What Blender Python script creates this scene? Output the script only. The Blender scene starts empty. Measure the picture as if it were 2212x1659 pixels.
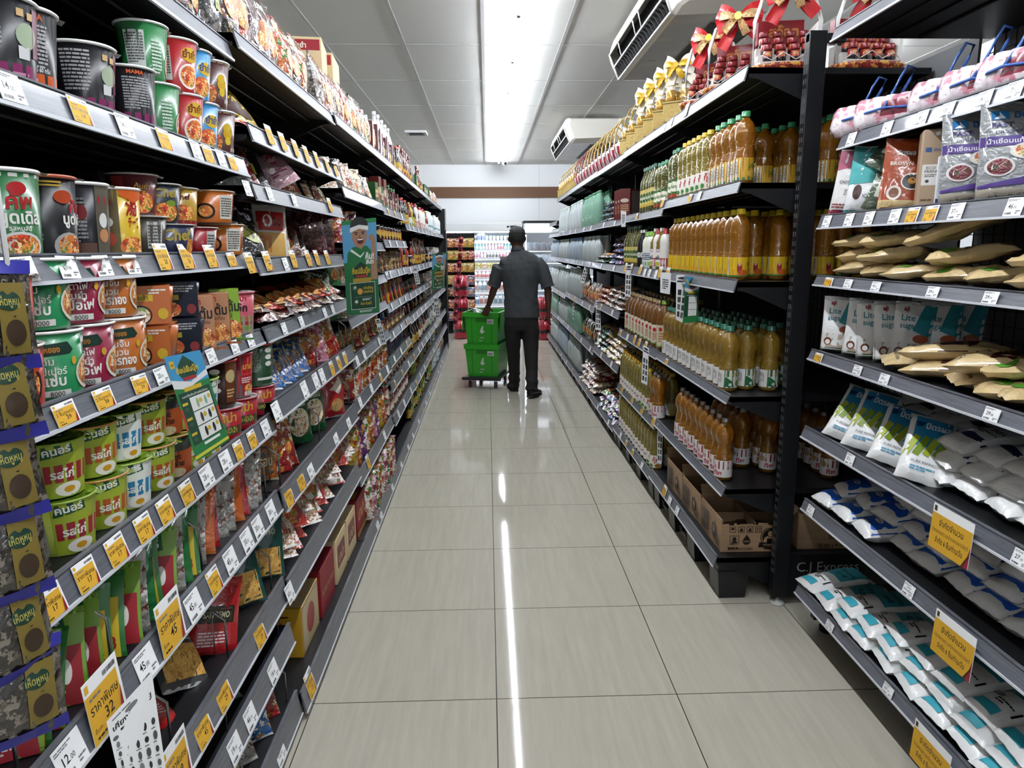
import bpy, math, random
from math import sin, cos, pi, radians
from mathutils import Vector, Matrix, Euler, noise
S = bpy.context.scene
COL = S.collection
# ---------------------------------------------------------------- camera
CAM_H, FPX, PITCH, YAW, ROLL = 1.4635, 1542.3, .188, .0331, -.0058
_f = Vector((sin(YAW)*cos(PITCH), cos(YAW)*cos(PITCH), -sin(PITCH)))
_r = Vector((cos(YAW), -sin(YAW), 0)); _u = _r.cross(_f)
_rt = _r*cos(ROLL)+_u*sin(ROLL); _up = _u*cos(ROLL)-_r*sin(ROLL)
cd = bpy.data.cameras.new('camera'); cam = bpy.data.objects.new('camera', cd); COL.objects.link(cam)
cam.matrix_world = Matrix(((_rt.x, _up.x, -_f.x, 0), (_rt.y, _up.y, -_f.y, 0), (_rt.z, _up.z, -_f.z, CAM_H), (0, 0, 0, 1)))
cd.sensor_width = 36; cd.lens = FPX/2212*36; cd.clip_start = .02; cd.clip_end = 100
S.camera = cam
# ---------------------------------------------------------------- exposure, world
S.view_settings.view_transform = 'Standard'; S.view_settings.look = 'None'
S.view_settings.gamma = 1; S.view_settings.use_curve_mapping = False
S.view_settings.exposure = 0.0
W = bpy.data.worlds.new('world'); S.world = W; W.use_nodes = True
W.node_tree.nodes['Background'].inputs[0].default_value = (.8, .85, .9, 1)
W.node_tree.nodes['Background'].inputs[1].default_value = .03
cy = S.cycles
cy.max_bounces = 7; cy.diffuse_bounces = 4; cy.glossy_bounces = 3; cy.transmission_bounces = 5; cy.transparent_max_bounces = 8
cy.sample_clamp_indirect = 4.0; cy.use_denoising = True; cy.caustics_reflective = False; cy.caustics_refractive = False
TUBE = 205.0      # radiance of the fluorescent tubes

def YU(u, X, Z):
    """distance along the aisle at which a point of the line (X, ., Z) is seen at column u of the photograph"""
    k = (u-1106)/FPX
    # (v.rt) = k (v.f), v=(X,Y,Z-H)
    z = Z-CAM_H
    return -(X*(_rt.x-k*_f.x)+z*(_rt.z-k*_f.z))/(_rt.y-k*_f.y)

# ---------------------------------------------------------------- materials
def PTY(u, v, Y):
    """the point of the plane at distance Y seen at pixel (u, v) of the photograph"""
    d = _f+_rt*((u-1106)/FPX)-_up*((v-829.5)/FPX); return Vector((0, 0, CAM_H))+d*(Y/d.y)
def PTX(u, v, X):
    d = _f+_rt*((u-1106)/FPX)-_up*((v-829.5)/FPX); return Vector((0, 0, CAM_H))+d*(X/d.x)

def lin(c):
    if isinstance(c, str):
        c = c.lstrip('#'); c = [int(c[i:i+2], 16)/255 for i in (0, 2, 4)]
    return [x/12.92 if x <= .04045 else ((x+.055)/1.055)**2.4 for x in c]
_mats = {}
def mat(name, col='#808080', rough=.5, metal=0., coat=0., trans=0., ior=1.45, emit=0., bump=None, busy=None, grain=None, alpha=1., spec=.5):
    if name in _mats: return _mats[name]
    m = bpy.data.materials.new(name); m.use_nodes = True; _mats[name] = m
    N = m.node_tree.nodes; L = m.node_tree.links; P = N['Principled BSDF']
    c = lin(col)+[1]
    P.inputs['Base Color'].default_value = c; P.inputs['Roughness'].default_value = rough
    P.inputs['Metallic'].default_value = metal; P.inputs['Coat Weight'].default_value = coat
    P.inputs['Coat Roughness'].default_value = .08
    P.inputs['Transmission Weight'].default_value = trans; P.inputs['IOR'].default_value = ior
    P.inputs['Alpha'].default_value = alpha; P.inputs['Specular IOR Level'].default_value = spec
    if emit:
        P.inputs['Emission Color'].default_value = c; P.inputs['Emission Strength'].default_value = emit
    m.diffuse_color = c
    if bump or busy or grain:
        tc = N.new('ShaderNodeTexCoord')
    if bump:
        n = N.new('ShaderNodeTexNoise'); n.inputs['Scale'].default_value = bump[0]; n.inputs['Detail'].default_value = 2
        n.inputs['Distortion'].default_value = bump[2] if len(bump) > 2 else 0
        b = N.new('ShaderNodeBump'); b.inputs['Strength'].default_value = bump[1]; b.inputs['Distance'].default_value = .01
        L.new(tc.outputs['Object'], n.inputs['Vector']); L.new(n.outputs['Fac'], b.inputs['Height']); L.new(b.outputs[0], P.inputs['Normal'])
    if busy:     # busy = (scale, [colours]) : printed picture of many small patches
        v = N.new('ShaderNodeTexVoronoi'); v.inputs['Scale'].default_value = busy[0]
        nz = N.new('ShaderNodeTexNoise'); nz.inputs['Scale'].default_value = busy[0]*1.3
        mx = N.new('ShaderNodeMixRGB'); mx.inputs[0].default_value = .04 if busy[0] > 60 else .12
        L.new(tc.outputs['Object'], nz.inputs['Vector'])
        L.new(tc.outputs['Object'], mx.inputs[1]); L.new(nz.outputs['Color'], mx.inputs[2]); L.new(mx.outputs[0], v.inputs['Vector'])
        sp = N.new('ShaderNodeSeparateColor'); L.new(v.outputs['Color'], sp.inputs[0])
        r = N.new('ShaderNodeValToRGB'); r.color_ramp.interpolation = 'CONSTANT'
        cs = [busy[1][0], busy[1][0]]+list(busy[1]); e = r.color_ramp.elements
        while len(e) > 1: e.remove(e[0])
        e[0].position = 0; e[0].color = lin(cs[0])+[1]
        for i, k in enumerate(cs[1:]):
            q = e.new((i+1)/len(cs)); q.color = lin(k)+[1]
        L.new(sp.outputs[0], r.inputs[0]); L.new(r.outputs[0], P.inputs['Base Color'])
    if grain:    # grain = (scale xyz, colour 2, contrast lo, hi)
        mp = N.new('ShaderNodeMapping'); mp.inputs['Scale'].default_value = grain[0]
        n = N.new('ShaderNodeTexNoise'); n.inputs['Scale'].default_value = 1; n.inputs['Detail'].default_value = 5
        r = N.new('ShaderNodeValToRGB'); e = r.color_ramp.elements
        e[0].position = grain[2]; e[0].color = c; e[1].position = grain[3]; e[1].color = lin(grain[1])+[1]
        L.new(tc.outputs['Object'], mp.inputs[0]); L.new(mp.outputs[0], n.inputs['Vector']); L.new(n.outputs['Fac'], r.inputs[0]); L.new(r.outputs[0], P.inputs['Base Color'])
    return m
def mute(c, k=.80):
    c = c.lstrip('#'); c = c if len(c) == 6 else ''.join(x*2 for x in c); r = [int(c[i:i+2], 16)/255 for i in (0, 2, 4)]; g = sum(r)/3
    if min(r) > .75: k = max(k, .93)
    return '#'+''.join('%02x' % int(255*max(0, min(1, (g+(x-g)*.93)*k))) for x in r)
def pl(c, rough=.3):
    dark = max(int(c.strip('#')[i:i+2], 16) for i in (0, 2, 4)) < 60 if len(c.strip('#')) == 6 else False
    return mat('plastic_'+c.strip('#')+('' if rough == .3 else str(rough)), mute(c, .86), rough, coat=0. if dark else .2, spec=.25 if dark else .5)
def paper(c): return mat('paper_'+c.strip('#'), c, .7)
def ink(c): return mat('print_'+c.strip('#'), mute(c, .86), .4, spec=.4)
def foil(c): return mat('foil_'+c.strip('#'), mute(c, .82), .22, metal=.15, coat=.7, bump=(55, .55, .6))
def film(c): return mat('film_'+c.strip('#'), mute(c, .86), .28, coat=.5, bump=(38, .4, .5))
def busy(key, cs, sc=70): return mat('busy_'+key, cs[0], .2, coat=.8, bump=(60, .9, .7), busy=(sc, [mute(c, .76) for c in cs]))
FOOD = mat('food_picture', '#b5652a', .45, busy=(95, ['#b5652a', '#d98a3d', '#7a3418', '#e8c890', '#56702c', '#c03a20', '#e2a95e']))
FOOD2 = mat('food_picture_pale', '#e8e0d0', .45, busy=(85, ['#e8e0d0', '#f2efe6', '#d8a878', '#fff', '#c8693a', '#f0d9a8'][:2]+['#d8a878', '#c8693a', '#f0e0b8', '#86985a']))
BLACKM = mat('black_steel', '#0f1013', .42, metal=.2, spec=.4)
BLACKP = mat('black_panel', '#090a0c', .7, spec=.2)
WIRE = mat('wire_chrome', '#8c8c8c', .3, metal=.9)
WIREB = mat('wire_black', '#0b0b0c', .5)
RAIL = mat('rail_plastic', '#4d4f55', .38, coat=.15, grain=((3, 10, 240), '#666970', .3, .7))
RAILW = mat('rail_edge_highlight', '#c8cbd0', .35)  # pale colour paints the highlight along the rail's bottom edge
WHITE = paper('#eceded'); INK = ink('#141414')

# ---------------------------------------------------------------- mesh builder
class MB:
    def __init__(s): s.v = []; s.f = []; s.mi = []; s.sm = []; s.mats = []; s.e = 0
    def ix(s, m):
        if m not in s.mats: s.mats.append(m)
        return s.mats.index(m)
    def add(s, vs, fs, m, smooth=False):
        b = len(s.v); s.v += [tuple(p) for p in vs]; i = s.ix(m)
        for k, f in enumerate(fs):
            s.f.append([b+a for a in f]); s.mi.append(i); s.sm.append(smooth)
        return s
    def box(s, x0, x1, y0, y1, z0, z1, m, b=0.):
        x0, x1 = min(x0, x1), max(x0, x1); y0, y1 = min(y0, y1), max(y0, y1); z0, z1 = min(z0, z1), max(z0, z1)
        if b <= 0:
            vs = [(x, y, z) for x in (x0, x1) for y in (y0, y1) for z in (z0, z1)]
            fs = [(0, 1, 3, 2), (4, 6, 7, 5), (0, 4, 5, 1), (2, 3, 7, 6), (0, 2, 6, 4), (1, 5, 7, 3)]
            return s.add(vs, fs, m)
        vs = []; 
        for sx in (0, 1):
            for sy in (0, 1):
                for sz in (0, 1):
                    X = (x0, x1)[sx]; Y = (y0, y1)[sy]; Z = (z0, z1)[sz]
                    dx, dy, dz = (b, -b)[sx], (b, -b)[sy], (b, -b)[sz]
                    vs += [(X, Y+dy, Z+dz), (X+dx, Y, Z+dz), (X+dx, Y+dy, Z)]
        def I(a, c, d, k): return (a*4+c*2+d)*3+k
        fs = []
        for q in (0, 1):
            o = [(0, 0), (0, 1), (1, 1), (1, 0)]
            for k in range(3):
                f = []
                for (p, r) in o:
                    c = [0, 0, 0]; c[k] = q; c[(k+1) % 3] = p; c[(k+2) % 3] = r
                    f.append(I(*c, k))
                fs.append(f if q == 0 else f[::-1])
        for k in range(3):                      # edges along axis k
            a1, a2 = (k+1) % 3, (k+2) % 3
            for p in (0, 1):
                for r in (0, 1):
                    c0 = [0, 0, 0]; c0[a1] = p; c0[a2] = r; c1 = list(c0); c1[k] = 1
                    f = [I(*c0, a1), I(*c1, a1), I(*c1, a2), I(*c0, a2)]
                    fs.append(f if (p+r) % 2 == 0 else f[::-1])
        for a in (0, 1):
            for c in (0, 1):
                for d in (0, 1):
                    f = [I(a, c, d, 0), I(a, c, d, 1), I(a, c, d, 2)]
                    fs.append(f if (a+c+d) % 2 else f[::-1])
        return s.add(vs, fs, m)
    def lathe(s, prof, n, m, smooth=True, c=(0, 0, 0), cap=True, wob=None):
        """prof = [(radius, z)] ; m may be a list, one material per ring gap"""
        vs = []; cx, cyy, cz = c
        for k, (r, z) in enumerate(prof):
            for i in range(n):
                a = 2*pi*i/n; rr = r*(wob(a, z) if wob else 1)
                vs.append((cx+rr*cos(a), cyy+rr*sin(a), cz+z))
        b = len(s.v); s.v += vs
        for k in range(len(prof)-1):
            mm = s.ix(m[k] if isinstance(m, list) else m)
            for i in range(n):
                j = (i+1) % n
                s.f.append([b+k*n+i, b+k*n+j, b+(k+1)*n+j, b+(k+1)*n+i]); s.mi.append(mm); s.sm.append(smooth)
        if cap:
            s.f.append([b+i for i in range(n)][::-1]); s.mi.append(s.ix(m[0] if isinstance(m, list) else m)); s.sm.append(False)
            s.f.append([b+(len(prof)-1)*n+i for i in range(n)]); s.mi.append(s.ix(m[-1] if isinstance(m, list) else m)); s.sm.append(False)
        return s
    def tube(s, path, r, m, n=6, close=False):
        P = [Vector(p) for p in path]; vs = []; N = len(P)
        up = Vector((0, 0, 1))
        for i, p in enumerate(P):
            a = P[(i-1) % N] if (i > 0 or close) else p; c = P[(i+1) % N] if (i < N-1 or close) else p
            t = (c-a).normalized()
            q = t.cross(up)
            if q.length < .05: q = t.cross(Vector((1, 0, 0)))
            q.normalize(); w = q.cross(t)
            rr = r[i] if isinstance(r, (list, tuple)) else r
            for k in range(n):
                an = 2*pi*k/n; vs.append(p+q*cos(an)*rr+w*sin(an)*rr)
        fs = []
        for i in range(N if close else N-1):
            j = (i+1) % N
            for k in range(n):
                l = (k+1) % n; fs.append((i*n+k, i*n+l, j*n+l, j*n+k))
        if not close:
            fs.append(tuple(range(n))[::-1]); fs.append(tuple((N-1)*n+k for k in range(n)))
        return s.add(vs, fs, m, True)
    def patch(s, fn, nu, nv, m, smooth=True, flip=False):
        vs = [fn(i/nu, j/nv) for j in range(nv+1) for i in range(nu+1)]
        fs = []
        for j in range(nv):
            for i in range(nu):
                a = j*(nu+1)+i; f = (a, a+1, a+nu+2, a+nu+1); fs.append(f[::-1] if flip else f)
        return s.add(vs, fs, m, smooth)
    def prism(s, poly, z0, z1, m, axis=2):
        """extrude a 2D outline; axis is the extrusion axis"""
        n = len(poly); vs = []
        for z in (z0, z1):
            for (a, b) in poly:
                vs.append({2: (a, b, z), 1: (a, z, b), 0: (z, a, b)}[axis])
        fs = [tuple(range(n))[::-1], tuple(range(n, 2*n))]+[(i, (i+1) % n, n+(i+1) % n, n+i) for i in range(n)]
        return s.add(vs, fs, m)
    # --- printing on a surface: surf(x, y, e) -> point, x right, y up as seen from in front
    def rect(s, x0, y0, x1, y1, m, surf, step=.02):
        s.e += 1; e = .0003+.00012*s.e
        nu = max(1, int(abs(x1-x0)/step+.99)); nv = max(1, int(abs(y1-y0)/step+.99))
        return s.patch(lambda a, b: surf(x0+(x1-x0)*a, y0+(y1-y0)*b, e), nu, nv, m, True)
    def ell(s, cx, cy_, rx, ry, m, surf, n=16, rings=2):
        s.e += 1; e = .0003+.00012*s.e
        vs = [surf(cx, cy_, e)]; fs = []
        for k in range(1, rings+1):
            for i in range(n):
                a = 2*pi*i/n; vs.append(surf(cx+rx*k/rings*cos(a), cy_+ry*k/rings*sin(a), e))
        for i in range(n): fs.append((0, 1+i, 1+(i+1) % n))
        for k in range(1, rings):
            for i in range(n):
                j = (i+1) % n; fs.append((1+(k-1)*n+i, 1+k*n+i, 1+k*n+j, 1+(k-1)*n+j))
        return s.add(vs, fs, m, True)
    def poly(s, pts, m, surf):
        s.e += 1; e = .0003+.00012*s.e
        import bmesh
        bm = bmesh.new(); bm.faces.new([bm.verts.new((x, y, 0)) for x, y in pts]); bmesh.ops.triangulate(bm, faces=bm.faces[:])
        for _ in range(4):
            le = [d for d in bm.edges if d.calc_length() > .022]
            if not le: break
            bmesh.ops.subdivide_edges(bm, edges=le, cuts=1); bmesh.ops.triangulate(bm, faces=[f for f in bm.faces if len(f.verts) > 3])
        bm.verts.index_update(); vs = [surf(v.co.x, v.co.y, e) for v in bm.verts]; fs = [tuple(v.index for v in f.verts) for f in bm.faces]; bm.free()
        if sum((pts[i][0]*pts[(i+1) % len(pts)][1]-pts[(i+1) % len(pts)][0]*pts[i][1]) for i in range(len(pts))) < 0: fs = [f[::-1] for f in fs]
        return s.add(vs, fs, m, True)
    def text(s, t, x, y, h, m, surf, w=None, al='c', rot=0., bold=0):
        """t printed with its lower edge at y, capital height h"""
        s.e += 1; e = .0003+.00012*s.e
        vs, fs, tw = TX(t, bold)
        k = h/.7; kx = k
        if w and tw*k > w: kx = w/tw
        ox = {'c': -tw*kx/2, 'l': 0, 'r': -tw*kx}[al]; c_, s_ = cos(rot), sin(rot)
        out = []
        for (a, b) in vs:
            p, q = a*kx+ox, b*k
            out.append(surf(x+p*c_-q*s_, y+p*s_+q*c_, e))
        return s.add(out, fs, m)
    def lines(s, x0, y0, w, h, n, m, surf, seed=1, fill=.55):
        """n rows of small print"""
        R = random.Random(seed); s.e += 1; e = .0003+.00012*s.e; vs = []; fs = []
        for i in range(n):
            yy = y0+h*(1-(i+.5)/n); hh = h/n*fill/2; x = x0; xe = x0+w*(1 if i < n-1 else R.uniform(.4, .9))
            while x < xe-.05*w:
                x2 = min(xe, x+w*R.uniform(.08, .3)); b = len(vs)
                vs += [surf(x, yy-hh, e), surf(x2, yy-hh, e), surf(x2, yy+hh, e), surf(x, yy+hh, e)]; fs.append((b, b+1, b+2, b+3)); x = x2+w*.03
        return s.add(vs, fs, m)
    def bars(s, x0, y0, w, h, m, surf, seed=3, n=14):
        R = random.Random(seed); s.e += 1; e = .0003+.00012*s.e; vs = []; fs = []
        for i in range(n):
            a = x0+w*i/n; b_ = a+w/n*R.uniform(.25, .8); b = len(vs)
            vs += [surf(a, y0, e), surf(b_, y0, e), surf(b_, y0+h, e), surf(a, y0+h, e)]; fs.append((b, b+1, b+2, b+3))
        return s.add(vs, fs, m)
    def mesh(s, name):
        me = bpy.data.meshes.new(name); me.from_pydata(s.v, [], s.f)
        for m in s.mats: me.materials.append(m)
        me.polygons.foreach_set('material_index', s.mi); me.polygons.foreach_set('use_smooth', s.sm)
        me.update(); return me
_tx = {}
_fc = bpy.data.curves.new('lettering', 'FONT'); _fc.resolution_u = 2; _fo = bpy.data.objects.new('lettering', _fc)
COL.objects.link(_fo)
def TX(t, bold=0):
    k = (t, bold)
    if k in _tx: return _tx[k]
    _fc.body = t; _fc.offset = .012 if bold == 1 else (.03 if bold == 2 else 0.)
    _fc.update_tag(); bpy.context.view_layer.update()
    ev = _fo.evaluated_get(bpy.context.evaluated_depsgraph_get()); me = ev.to_mesh()
    vs = [(v.co.x, v.co.y) for v in me.vertices]; fs = [tuple(p.vertices) for p in me.polygons]
    ev.to_mesh_clear()
    x0 = min([a for a, b in vs] or [0]); x1 = max([a for a, b in vs] or [0])
    _tx[k] = ([(a-x0, b) for a, b in vs], fs, x1-x0); return _tx[k]
def plane_surf(o, xd, yd):
    o = Vector(o); xd = Vector(xd); yd = Vector(yd); n = xd.cross(yd)
    return lambda x, y, e: o+xd*x+yd*y+n*e
FRONT = plane_surf((0, 0, 0), (1, 0, 0), (0, 0, 1))        # n = -Y

# ---------------------------------------------------------------- objects
ALL_LABELS = {}
def prop(o, label, cat, group=None, kind=None):
    if label: o['label'] = label
    if cat: o['category'] = cat
    if group: o['group'] = group
    if kind: o['kind'] = kind
    if label: ALL_LABELS.setdefault(label, []).append(o.name)
    return o
def ob(name, mb, parent=None, loc=None):
    me = mb.mesh(name) if isinstance(mb, MB) else mb
    o = bpy.data.objects.new(name, me); COL.objects.link(o)
    if parent: o.parent = parent
    if loc: o.location = loc
    return o
def empty(name, loc=(0, 0, 0), rz=0):
    o = bpy.data.objects.new(name, None); o.empty_display_size = .02; COL.objects.link(o); o.location = loc; o.rotation_euler = (0, 0, rz); return o
def struct(name, mb, parent=None):
    o = ob(name, mb, parent)
    if not parent: o['kind'] = 'structure'
    return o
class Proto:
    """name + parts [(part name, mesh, [sub-parts])]; a single part named like the thing makes a one-mesh thing"""
    def __init__(s, name, parts):
        s.name = name; s.parts = []
        for p in parts:
            s.parts.append((p[0], p[1].mesh(p[0]) if isinstance(p[1], MB) else p[1], [(q[0], q[1].mesh(q[0])) for q in (p[2] if len(p) > 2 else [])]))
def put(pr, loc, rot, label, cat, group=None, sc=1.):
    if len(pr.parts) == 1 and not pr.parts[0][2]:
        o = bpy.data.objects.new(pr.name, pr.parts[0][1]); COL.objects.link(o)
    else:
        o = bpy.data.objects.new(pr.name, None); o.empty_display_size = .02; COL.objects.link(o)
        for n, me, sub in pr.parts:
            c = bpy.data.objects.new(n, me); COL.objects.link(c); c.parent = o
            for n2, me2 in sub:
                d = bpy.data.objects.new(n2, me2); COL.objects.link(d); d.parent = c
    o.location = loc; o.rotation_euler = rot if isinstance(rot, (tuple, Euler)) else (0, 0, rot)
    if sc != 1.: o.scale = (sc,)*3 if not isinstance(sc, tuple) else sc
    return prop(o, label, cat, group)
ORD = 'first second third fourth fifth sixth seventh eighth ninth tenth eleventh twelfth thirteenth fourteenth fifteenth sixteenth seventeenth eighteenth nineteenth twentieth'.split()
def nth(i): return ORD[i] if i < 20 else 'number %d' % (i+1)
NUMW = 'one two three four five six seven eight nine ten'.split()
# ================================================================= ROOM
ZC = 3.017; YW = 14.02; XL, XR = -4.6, 3.9; YB = -2.6
def grid_mat(name, col, line, ox, oy, sx, sy, wl, rough, grain=None, bump=True, coat=0., tint=None):
    """tiles: joint lines at ox+i*sx, oy+j*sy; wl = joint width"""
    m = bpy.data.materials.new(name); m.use_nodes = True; N = m.node_tree.nodes; L = m.node_tree.links; P = N['Principled BSDF']
    g = N.new('ShaderNodeTexCoord'); sp = N.new('ShaderNodeSeparateXYZ'); L.new(g.outputs['Object'], sp.inputs[0])
    def ma(op, a, b=None):
        n = N.new('ShaderNodeMath'); n.operation = op
        for i, q in enumerate((a, b)):
            if q is None: continue
            if isinstance(q, (int, float)): n.inputs[i].default_value = q
            else: L.new(q, n.inputs[i])
        return n.outputs[0]
    ds = []; cells = []
    for k, (o_, s_) in enumerate(((ox, sx), (oy, sy))):
        t = ma('DIVIDE', ma('SUBTRACT', sp.outputs[k], o_-1000*s_), s_)
        cells.append(ma('FLOOR', t)); fr = ma('FRACT', t)
        ds.append(ma('MULTIPLY', ma('MINIMUM', fr, ma('SUBTRACT', 1., fr)), s_))
    d = ma('MINIMUM', ds[0], ds[1]); isl = ma('LESS_THAN', d, wl/2)
    P.inputs['Roughness'].default_value = rough; P.inputs['Coat Weight'].default_value = coat
    base = None
    if grain:
        mp = N.new('ShaderNodeMapping'); mp.inputs['Scale'].default_value = grain[0]
        L.new(g.outputs['Object'], mp.inputs[0])
        cm = N.new('ShaderNodeCombineXYZ'); L.new(ma('MULTIPLY', cells[0], 3.7), cm.inputs[0]); L.new(ma('MULTIPLY', cells[1], 5.3), cm.inputs[1])
        va = N.new('ShaderNodeVectorMath'); L.new(mp.outputs[0], va.inputs[0]); L.new(cm.outputs[0], va.inputs[1])
        n = N.new('ShaderNodeTexNoise'); n.inputs['Scale'].default_value = 1; n.inputs['Detail'].default_value = 6; n.inputs['Roughness'].default_value = .65
        L.new(va.outputs[0], n.inputs['Vector'])
        r = N.new('ShaderNodeValToRGB'); e = r.color_ramp.elements; e[0].position = .3; e[0].color = lin(col)+[1]; e[1].position = .72; e[1].color = lin(grain[1])+[1]
        L.new(n.outputs['Fac'], r.inputs[0]); base = r.outputs[0]
    mx = N.new('ShaderNodeMixRGB'); L.new(isl, mx.inputs[0])
    if base: L.new(base, mx.inputs[1])
    else: mx.inputs[1].default_value = lin(col)+[1]
    mx.inputs[2].default_value = lin(line)+[1]; L.new(mx.outputs[0], P.inputs['Base Color'])
    if bump:
        b = N.new('ShaderNodeBump'); b.inputs['Strength'].default_value = .4; b.inputs['Distance'].default_value = .002; b.invert = True
        L.new(isl, b.inputs['Height']); L.new(b.outputs[0], P.inputs['Normal'])
    return m
m_floor = grid_mat('polished_floor_tile', '#a29d90', '#3a352c', .0136, 2.125, .6, .6, .0035, .055, grain=((40, 2.6, 1), '#aea99b'))
m_ceil = grid_mat('ceiling_panel', '#e6e6e2', '#b0b0ac', -.0139, 5.943, .6102, 1.2, .006, .8, bump=True)
m_floor.node_tree.nodes['Principled BSDF'].inputs['Specular IOR Level'].default_value = .09
m_wall = mat('white_wall', '#d9dbdc', .6)
b = MB(); b.box(XL, XR, YB, YW, -.1, 0, m_floor); struct('floor', b)
b = MB(); b.box(XL, XR, YB, YW, ZC, ZC+.1, m_ceil); ce = struct('ceiling', b)
b = MB()
gm = mat('ceiling_grid', '#c2c3c2', .4, metal=.1)
for i in range(-8, 8):
    x = -.0139+.6102*i
    if XL < x < XR: b.box(x-.012, x+.012, YB, YW, ZC-.003, ZC-.0005, gm)
for j in range(-7, 8):
    y = 5.943+1.2*j
    if YB < y < YW: b.box(XL, XR, y-.008, y+.008, ZC-.002, ZC-.0003, gm)
struct('ceiling_grid', b, ce)
for nm, bx in (('wall_back', (XL, XR, YW, YW+.1, 0, ZC)), ('wall_left', (XL-.1, XL, YB, YW, 0, ZC)), ('wall_right', (XR, XR+.1, YB, YW, 0, ZC)), ('wall_front', (XL, XR, YB-.1, YB, 0, ZC))):
    b = MB(); b.box(*bx, m_wall)
    if nm == 'wall_back':
        jm = mat('wall_joint', '#8d9092', .6)
        for x in (-2.6, -1.4, 1.0, 2.2): b.box(x-.002, x+.002, YW-.002, YW, 0, ZC, jm)
    struct(nm, b)
mbr = mat('brown_band', '#5b3d25', .55)
b = MB(); b.box(XL, XR, YW-.02, YW-.001, 2.405, 2.607, mbr); struct('trim_1', b)
b = MB(); b.box(XR-.02, XR-.001, YB, YW-.02, 2.405, 2.607, mbr); struct('trim_2', b)
for i, (x0, x1, y0, y1) in enumerate(((XL, XR, YW-.012, YW), (XR-.012, XR, YB, YW-.012), (XL, XL+.012, YB, YW-.012))):
    b = MB(); b.box(x0, x1, y0, y1, 0, .1, mat('skirting', '#4a4a4a', .5)); struct('baseboard_%s' % ('back', 'right', 'left')[i], b)
# ---- fluorescent lamps
m_tube = mat('lamp_tube_glow', '#f2f7ff', .3, emit=TUBE); m_bat = mat('lamp_batten', '#d5d8da', .35)
m_dk = mat('lamp_socket', '#77797b', .4)
def tube_proto():
    b1 = MB(); b1.box(-.03, .03, .0, 1.197, ZC-2.93-.035, ZC-2.93-.013, m_bat, .004)
    b1.box(-.045, -.03, 0, 1.197, ZC-2.93-.03, ZC-2.93-.013, m_bat); b1.box(.03, .045, 0, 1.197, ZC-2.93-.03, ZC-2.93-.013, m_bat)
    b2 = MB(); b2.tube([(0, .03, 0), (0, 1.167, 0)], .0135, m_tube, 10)
    b3 = MB()
    for y in (.0, 1.172): b3.box(-.013, .013, y, y+.025, -.015, .0265, m_dk, .003)
    b3.tube([(0, .025, 0), (0, .032, 0)], .0142, m_dk, 10); b3.tube([(0, 1.165, 0), (0, 1.172, 0)], .0142, m_dk, 10)
    return Proto('fluorescent_lamp', [('lamp_batten', b1), ('lamp_tube', b2), ('lamp_socket', b3)])
TP = tube_proto(); 
for i in range(13):
    y = 5.125+1.2*(i-6)
    if y+1.2 > YW: continue
    put(TP, (.228, y, 2.990), 0, 'white fluorescent tube on the ceiling over the aisle, %s from the camera end' % nth(i), 'lamp', 'tube lamps over the aisle')
for k, (X, nm) in enumerate(((3.05, 'oil'), (-2.9, 'noodle'))):
    for i in range(6):
        put(TP, (X, -1.4+2.4*i, 2.990), 0, 'white fluorescent tube on the ceiling beyond the %s rack, %s in its row' % (nm, nth(i)), 'lamp', 'tube lamps over the next aisles')
# ---- ceiling vent, camera
b = MB(); vm = mat('vent_frame', '#c9cac9', .5)
b.box(-1.08, -.80, 10.02, 10.06, ZC-.03, ZC-.001, vm); b.box(-1.08, -.80, 10.30, 10.34, ZC-.03, ZC-.001, vm)
b.box(-1.08, -1.04, 10.06, 10.30, ZC-.03, ZC-.001, vm); b.box(-.84, -.80, 10.06, 10.30, ZC-.03, ZC-.001, vm); b.box(-1.04, -.84, 10.06, 10.3, ZC-.01, ZC-.001, mat('vent_dark', '#1b1b1b', .8))
prop(ob('ceiling_vent', b), 'small square dark vent with white frame in the ceiling', 'vent')
t = empty('security_camera', (.335, 13.1, ZC)); prop(t, 'small white dome security camera at the end of the lamp line', 'security camera')
b = MB(); b.lathe([(.045, -.02), (.045, 0)], 14, pl('#dcdcdc')); ob('mount', b, t)
b = MB(); b.lathe([(.001, -.125), (.03, -.12), (.05, -.1), (.058, -.07), (.05, -.04), (.03, -.02)], 14, pl('#e6e6e6')); ob('camera_dome', b, t)
b = MB(); b.tube([(0, -.05, -.085), (0, -.062, -.088)], .026, pl('#0c0c0c'), 12); ob('camera_lens', b, t)
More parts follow.
